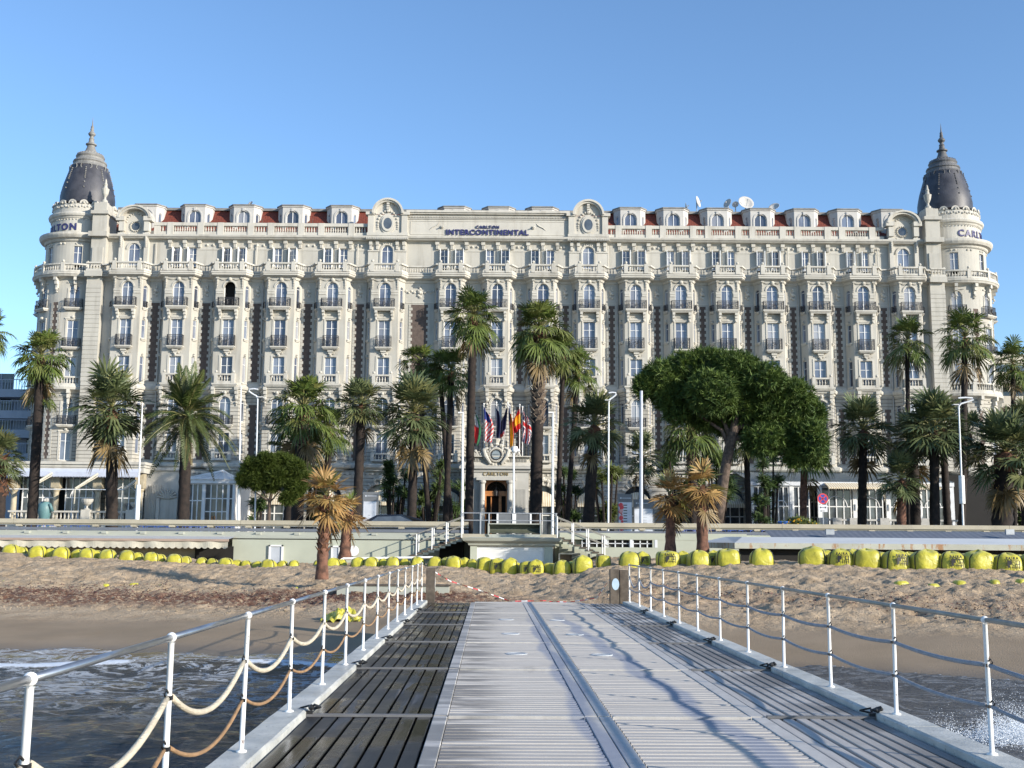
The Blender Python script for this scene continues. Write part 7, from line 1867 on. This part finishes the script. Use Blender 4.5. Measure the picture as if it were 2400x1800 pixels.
# ---------------------------------------------------------------- the pier
YAW = math.atan(48/2600.0)
pier = thing('pier', 'long wooden pier deck with slatted centre lanes running to the beach', 'pier', (0, 0, 0), YAW)
def PL_(name, me, loc=(0, 0, 0), parent=None, rz=0): return link(name, me, parent or pier, (loc[0], loc[1], loc[2]+(0 if name in ('curb_stone', 'pile') else .09)), rz, True)
t = NT('wet_dark_planks', .3, spec=.32)
xyz = t.sep(t.pos()); px_, py_ = xyz[0], xyz[1]; oi = t.n.new('ShaderNodeObjectInfo'); rndc = oi.outputs['Random']
gr = t.noise(1.0, 6, .6, vec=t.vmul(t.pos(), (24, 1.1, 1)))
cc = t.mix(t.smooth(gr, .3, .7), (.005, .005, .005), (.015, .014, .013)); cc = t.mix(t.math('MULTIPLY', rndc, .35), cc, (.024, .024, .024))
pt_ = t.smooth(t.noise(1.0, 4, .6, vec=t.vmul(t.pos(), (5.5, .55, 1))), .56, .70)
cc = t.mix(t.math('MULTIPLY', pt_, .5), cc, (.17, .17, .175)); t.color(cc)
t.rough(t.math('ADD', t.smooth(t.noise(.8, 4), .38, .62, .16, .40), t.math('MULTIPLY', pt_, .30))); t.bump(t.math('ADD', gr, t.noise(5, 3)), .22, .01); M['plankwet'] = t.m
def frosty(name, base, dark, gscale, streak=False):
    t = NT(name, .9, spec=.15); xyz = t.sep(t.pos()); px_, py_ = xyz[0], xyz[1]
    xl = t.math('ADD', px_, t.math('MULTIPLY', py_, math.tan(YAW)))
    gr = t.noise(1.0, 6, .62, vec=t.vmul(t.pos(), gscale)); fine = t.noise(60, 4, .7)
    cc = t.mix(t.smooth(gr, .25, .75), tuple(v*.80 for v in base), base); cc = t.mix(t.smooth(fine, .5, .75, 0, .4), cc, tuple(min(.9, v*1.22) for v in base))
    oi = t.n.new('ShaderNodeObjectInfo'); cc = t.mix(t.math('MULTIPLY', oi.outputs['Random'], .30), cc, tuple(v*.72 for v in base))
    blot = t.smooth(t.noise(1.0, 5, .65, vec=t.vmul(t.pos(), (.9, .55, 1)), dist=.6), .60, .72)
    # left edge of the left lane is thawed and dark, so are patches under the right rail
    m1 = t.math('MULTIPLY', t.smooth(xl, -.25, .35, 1, 0), t.smooth(t.noise(1.5, 4, .6, vec=t.vmul(t.pos(), (.5, 2.2, 1))), .42, .56))
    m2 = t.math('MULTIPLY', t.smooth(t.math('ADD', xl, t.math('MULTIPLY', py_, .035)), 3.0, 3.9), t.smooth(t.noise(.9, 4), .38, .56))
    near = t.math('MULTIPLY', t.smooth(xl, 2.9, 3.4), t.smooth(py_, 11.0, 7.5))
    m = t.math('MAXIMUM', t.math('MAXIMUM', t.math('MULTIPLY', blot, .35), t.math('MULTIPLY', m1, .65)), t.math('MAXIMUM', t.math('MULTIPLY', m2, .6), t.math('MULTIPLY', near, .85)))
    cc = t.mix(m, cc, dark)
    # soft blue shadow bands of rope and handrail, painted into the deck colour
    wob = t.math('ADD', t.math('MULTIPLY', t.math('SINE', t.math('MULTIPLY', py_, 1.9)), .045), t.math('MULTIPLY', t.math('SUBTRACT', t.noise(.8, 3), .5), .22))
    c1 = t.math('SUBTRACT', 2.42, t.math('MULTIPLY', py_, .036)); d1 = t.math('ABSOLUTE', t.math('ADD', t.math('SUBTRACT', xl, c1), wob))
    rope_shade = t.math('MULTIPLY', t.smooth(d1, .06, .17, 1, 0), t.smooth(py_, 28, 22))
    d2 = t.math('ABSOLUTE', t.math('ADD', t.math('SUBTRACT', xl, .90), wob)); rail_shade = t.math('MULTIPLY', t.smooth(d2, .05, .15, 1, 0), t.smooth(py_, 27, 20))
    tr = t.math('MAXIMUM', rope_shade, rail_shade); cc = t.mix(t.math('MULTIPLY', tr, .6), cc, (.16, .20, .29)); t.color(cc)
    t.rough(t.math('SUBTRACT', t.smooth(m, 0, 1, .82, .35), t.math('MULTIPLY', tr, .25))); t.bump(t.math('ADD', gr, t.math('MULTIPLY', fine, .5)), .3, .01)
    return t.m
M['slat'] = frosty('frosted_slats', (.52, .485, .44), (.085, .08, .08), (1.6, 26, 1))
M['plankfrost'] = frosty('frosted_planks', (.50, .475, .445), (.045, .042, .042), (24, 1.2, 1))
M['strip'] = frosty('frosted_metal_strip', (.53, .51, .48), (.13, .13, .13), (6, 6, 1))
Y0, Y1 = 1.6, 30.5; DZ = .09; XC0, XC1 = -1.95, -1.68; XR0, XR1 = 3.60, 3.90
mb = MB(); mb.box(XC0+.02, XR1-.02, Y0, Y1, -.50, -.075); PL_('deck_beam', mb.mesh('deck_beam', M['dark']))
mb = MB()
for y in (4, 12, 20, 28):
    for x in (-1.2, 3.2): mb.tube([(x, y, -3.0), (x, y, -.4)], .22, 12)
PL_('pile', mb.mesh('pile', M['concrete']))
def curb(x0, x1):
    yy = Y0
    k = 0
    while yy < Y1-.1:
        L = min(4.1, Y1-yy); mb = MB(); n = 12; b0 = .018
        for j in range(n):
            a, b = yy+L*j/n, yy+L*(j+1)/n-(.012 if j == n-1 else 0)
            mb.v.extend([]); pr = [(x0, -.42), (x0, .135), (x0+b0, .15), (x1-b0, .15), (x1, .135), (x1, -.42)]
            q0 = [(x+random.uniform(-.003, .003), a, z) for x, z in pr]; 
            if j: q0 = last
            q1 = [(x+random.uniform(-.004, .004), b, z+random.uniform(-.002, .002)) for x, z in pr]; last = q1
            for m in range(5): mb.poly([q0[m], q0[m+1], q1[m+1], q1[m]])
            if j == 0: mb.poly(q0)
            if j == n-1: mb.poly(q1)
        PL_('curb_stone', mb.mesh('curb_stone', M['concrete'])); yy += L; k += 1
curb(XC0, XC1); curb(XR0, XR1)
def beam(name, x0, x1, y0, y1, z0, z1, mat, e=.006):
    mb = MB(); 
    pr = [(x0, z0), (x0, z1-e), (x0+e, z1), (x1-e, z1), (x1, z1-e), (x1, z0)]
    a = [(x, y0, z) for x, z in pr]; b = [(x, y1, z) for x, z in pr]
    for k in range(5): mb.poly([a[k], a[k+1], b[k+1], b[k]])
    mb.poly(a[::-1]); mb.poly(b); return mb.mesh(name, M[mat])
SY = [2.8, 6.7, 10.6, 14.5, 18.35, 22.2, 26.1, Y1]     # cross straps
segs = [(Y0, 2.8)]+[(SY[i], SY[i+1]) for i in range(len(SY)-1)]
for (a, b) in segs:
    n = 8; w_ = (-.520-(XC1+.01))/n
    for k in range(n):
        x = XC1+.01+w_*k; o = PL_('plank', beam('plank', x+.010, x+w_-.010, a+.04, b-.04, -.05, .0+random.uniform(-.003, .003), 'plankwet'))
    n = 8; w_ = (XR0-.01-2.585)/n
    for k in range(n):
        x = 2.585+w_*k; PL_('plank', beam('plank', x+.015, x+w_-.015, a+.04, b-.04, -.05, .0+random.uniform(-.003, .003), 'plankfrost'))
    for (x0, x1) in ((-.508, -.378), (.893, 1.010), (1.018, 1.140), (2.440, 2.575)):
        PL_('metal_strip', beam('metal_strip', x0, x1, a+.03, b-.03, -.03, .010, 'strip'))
lanes = ((-.370, .885), (1.150, 2.430)); pitch = .142; slm = [beam('slat', a, b, 0, pitch-.034, -.045, .004, 'slat') for a, b in lanes]
# slats run across: give their long edges the bevel
def slat(a, b):
    mb = MB(); e = .006; d = pitch-.034; pr = [(0, -.045), (0, .004-e), (e, .004), (d-e, .004), (d, .004-e), (d, -.045)]; L = [(a, y, z) for y, z in pr]; R = [(b, y, z) for y, z in pr]
    for k in range(5): mb.poly([L[k], L[k+1], R[k+1], R[k]])
    mb.poly(L); mb.poly(R[::-1]); return mb.mesh('slat', M['slat'])
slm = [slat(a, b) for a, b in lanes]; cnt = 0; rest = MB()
for (a, b) in segs:
    n = int((b-a-.08)/pitch); off = a+.04+((b-a-.08)-n*pitch)/2
    for k in range(n):
        y = off+k*pitch
        for L in (0, 1):
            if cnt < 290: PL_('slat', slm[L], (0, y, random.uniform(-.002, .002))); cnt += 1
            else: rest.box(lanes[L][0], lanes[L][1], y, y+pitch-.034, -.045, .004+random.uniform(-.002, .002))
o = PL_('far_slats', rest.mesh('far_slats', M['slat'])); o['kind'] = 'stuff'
for y in SY[:-1]:
    PL_('strap', beam('strap', XC1, -.52, y-.03, y+.03, .0, .022, 'strap')); PL_('strap', beam('strap', 2.585, XR0, y-.03, y+.03, 0, .022, 'strap')); PL_('strap', beam('strap', -.37, .885, y-.035, y+.035, -.02, .016, 'strip')); PL_('strap', beam('strap', 1.15, 2.43, y-.035, y+.035, -.02, .016, 'strip'))
    for s, x in ((-1, XC1+.02), (1, XR0-.02)):
        mb = MB(); mb.box(x-.035, x+.035, y-.02, y+.02, .0, .05); mb.tube([(x-s*.02, y, .07), (x+.06, y-.05, .11), (x+.10, y+.03, .08), (x+.03, y+.06, .06)], .014, 6); mb.tube([(x, y+.04, .09), (x-.09, y+.1, .06), (x-.11*-s, y-.06, .03)], .010, 5); mb.ball((x+.03, y-.04, .085), .03, 6, 4)
        PL_('clamp', mb.mesh('clamp', M['black']))
mb = MB(); mb.box(-.4, 2.5, Y1, Y1+.35, -.05, .012); PL_('end_plate', mb.mesh('end_plate', M['strip']))
# round flush fittings in the lanes
for (x, y) in ((.40, 16.5), (1.63, 16.4), (.38, 20.1), (1.51, 20.0), (.36, 23.8), (1.42, 23.7)):
    mb = MB(); mb.lathe([(.01, .010), (.125, .010), (.125, .014), (.155, .014), (.16, .004)], (x, y), 24); PL_('round_hatch', mb.mesh('round_hatch', M['hatch']))
# ---------------------------------------------------------------- railings
PYS = [4.55+1.97*k for k in range(14)]
def railing(side, x, label, rail_mat, lean=0.0):
    t_ = thing('pier_railing', label, 'railing', (0, 0, 0), YAW, group='railings of the pier')
    def K(name, me, loc=(0, 0, 0)): return link(name, me, t_, loc, 0, True)
    mb = MB(); mb.lathe([(.040, .15), (.040, .162), (.0185, .167), (.0175, .6), (.0175, 1.10), (.024, 1.105)], n=14); mb.ball((0, 0, 1.135), .029, 14, 8); me = mb.mesh('post', M['whitedirty'], True)
    ys = [.7, 2.6]+PYS
    for y in ys:
        o = K('post', me, (x, y, 0)); o.rotation_euler = (random.uniform(-.008, .008), random.uniform(-.012, .012), random.uniform(0, 6))
        o.scale = (1.0, 1.0, 1.0)
    hr = 1.135
    for a, b in zip(ys[:-1], ys[1:]):
        m_ = MB()
        if side < 0:
            m_.tube([(x, a+.03, hr), (x, b-.03, hr)], .019, 12)
        else: m_.tube([(x, a+.03, hr), (x, b-.03, hr)], .019, 12)
        K('handrail', m_.mesh('handrail', M[rail_mat], True))
    def rope(y0, z0, y1, z1, sag, r, mat, xo=0.0):
        m_ = MB(); N = 16; pts = []
        for k in range(N+1): u = k/N; pts.append((x+xo, y0+(y1-y0)*u, z0+(z1-z0)*u-4*sag*u*(1-u)))
        m_.tube(pts, r, 8); K('rope', m_.mesh('rope', M[mat], True))
    hook = MB(); hook.tube([(0, -.05, .0), (0, -.09, .03), (0, -.05, .05), (0, 0, .02)], .006, 5); hook.box(-.02, .02, -.02, .02, -.012, .012); hk = hook.mesh('rope_hook', M['black'])
    last = len(ys)-1
    for i, (a, b) in enumerate(zip(ys[:-1], ys[1:])):
        if side < 0:
            up, lo = .80, .52; s1 = [.26, .24, .22, .20, .16, .12, .12, .10][min(i, 7)]
            rope(a+.05, up, b-.05, up, s1, .0195, 'ropecream'); rope(a+.05, lo, b-.05, lo, s1*.85, .0135, 'ropetan')
        else:
            up, lo = .80, .50; sg_ = .03 if i < last-2 else (.16 if i == last-2 else .22)
            rope(a+.05, up, b-.05, up-.0, sg_, .018, 'ropegrey'); rope(a+.05, lo, b-.05, lo, .035, .0165, 'ropegrey')
        for z in (up, lo): K('rope_hook', hk, (x, b, z))
    return t_
railing(-1, -1.815, 'left pier railing with white posts, steel handrail and slack cream and tan ropes', 'steel')
railing(1, 3.75, 'right pier railing with white posts, dull handrail and two grey ropes', 'pipe')
# timber end posts
def endpost(x, y, lab, two=False):
    t_ = thing('timber_post', lab, 'post', (0, 0, 0), YAW)
    mb = MB(); mb.box(x-.12, x+.12, y-.14, y+.14, -.4, 1.0); link('beam', mb.mesh('beam', M['wood']), t_, local=True)
    if two: mb = MB(); mb.box(x+.16, x+.38, y-.02, y+.26, -.4, .98); link('beam', mb.mesh('beam', M['wood']), t_, local=True)
    mb = MB(); sx = x+(.11 if not two else -.0); yy = y-.15
    mb.poly([(x+(.02 if two else .10)+.10*math.cos(a), yy, .60+.16*math.sin(a)) for a in [2*PI*k/16 for k in range(16)]] if two else [(x+.125, y+.10*math.cos(a), .60+.16*math.sin(a)) for a in [2*PI*k/16 for k in range(16)]])
    link('round_plate', mb.mesh('round_plate', M['plateblue'] if two else M['white']), t_, local=True)
endpost(-1.62, 30.9, 'weathered timber post with white disc at the left end of the pier')
endpost(3.42, 30.9, 'double weathered timber post with pale disc at the right end of the pier', True)
# red and white tape
def tape(pts, lab):
    mb = MB(); n = 46; P_ = [Vector(p) for p in pts]
    def at_(u): s = u*(len(P_)-1); i = min(int(s), len(P_)-2); return P_[i].lerp(P_[i+1], s-i)
    for k in range(n):
        a, b = at_(k/n), at_((k+1)/n); tw = .03*math.sin(k*.7); mb.mat(k//2 % 2).poly([a+Vector((0, tw, .013)), b+Vector((0, tw, .013)), b-Vector((0, tw, .013)), a-Vector((0, tw, .013))])
    tag(link('barrier_tape', mb.mesh('barrier_tape', [M['signred'], M['flagwhite']])), lab, 'tape', group='red and white barrier tape at the pier head')
def g_(x, y): return float(sand_h(np.array(x), np.array(y)))+.05
p0 = P(1010, 1335, 33); p1 = P(1055, 1362, 33.5); 
tape([p0, p1, (-.9, 34.2, max(g_(-.9, 34.2), p1.z-.3)), (-.0, 34.6, g_(0, 34.6)), (1.1, 34.8, g_(1.1, 34.8))], 'red and white tape sagging from the left timber post onto the sand')
q0 = P(1449, 1334, 31); q1 = P(1440, 1342, 32)
tape([q0, q1, (2.6, 34.0, g_(2.6, 34.0)+.28), (1.8, 34.6, g_(1.8, 34.6)), (1.2, 34.7, g_(1.2, 34.7))], 'red and white tape running from the right timber post to the sand')
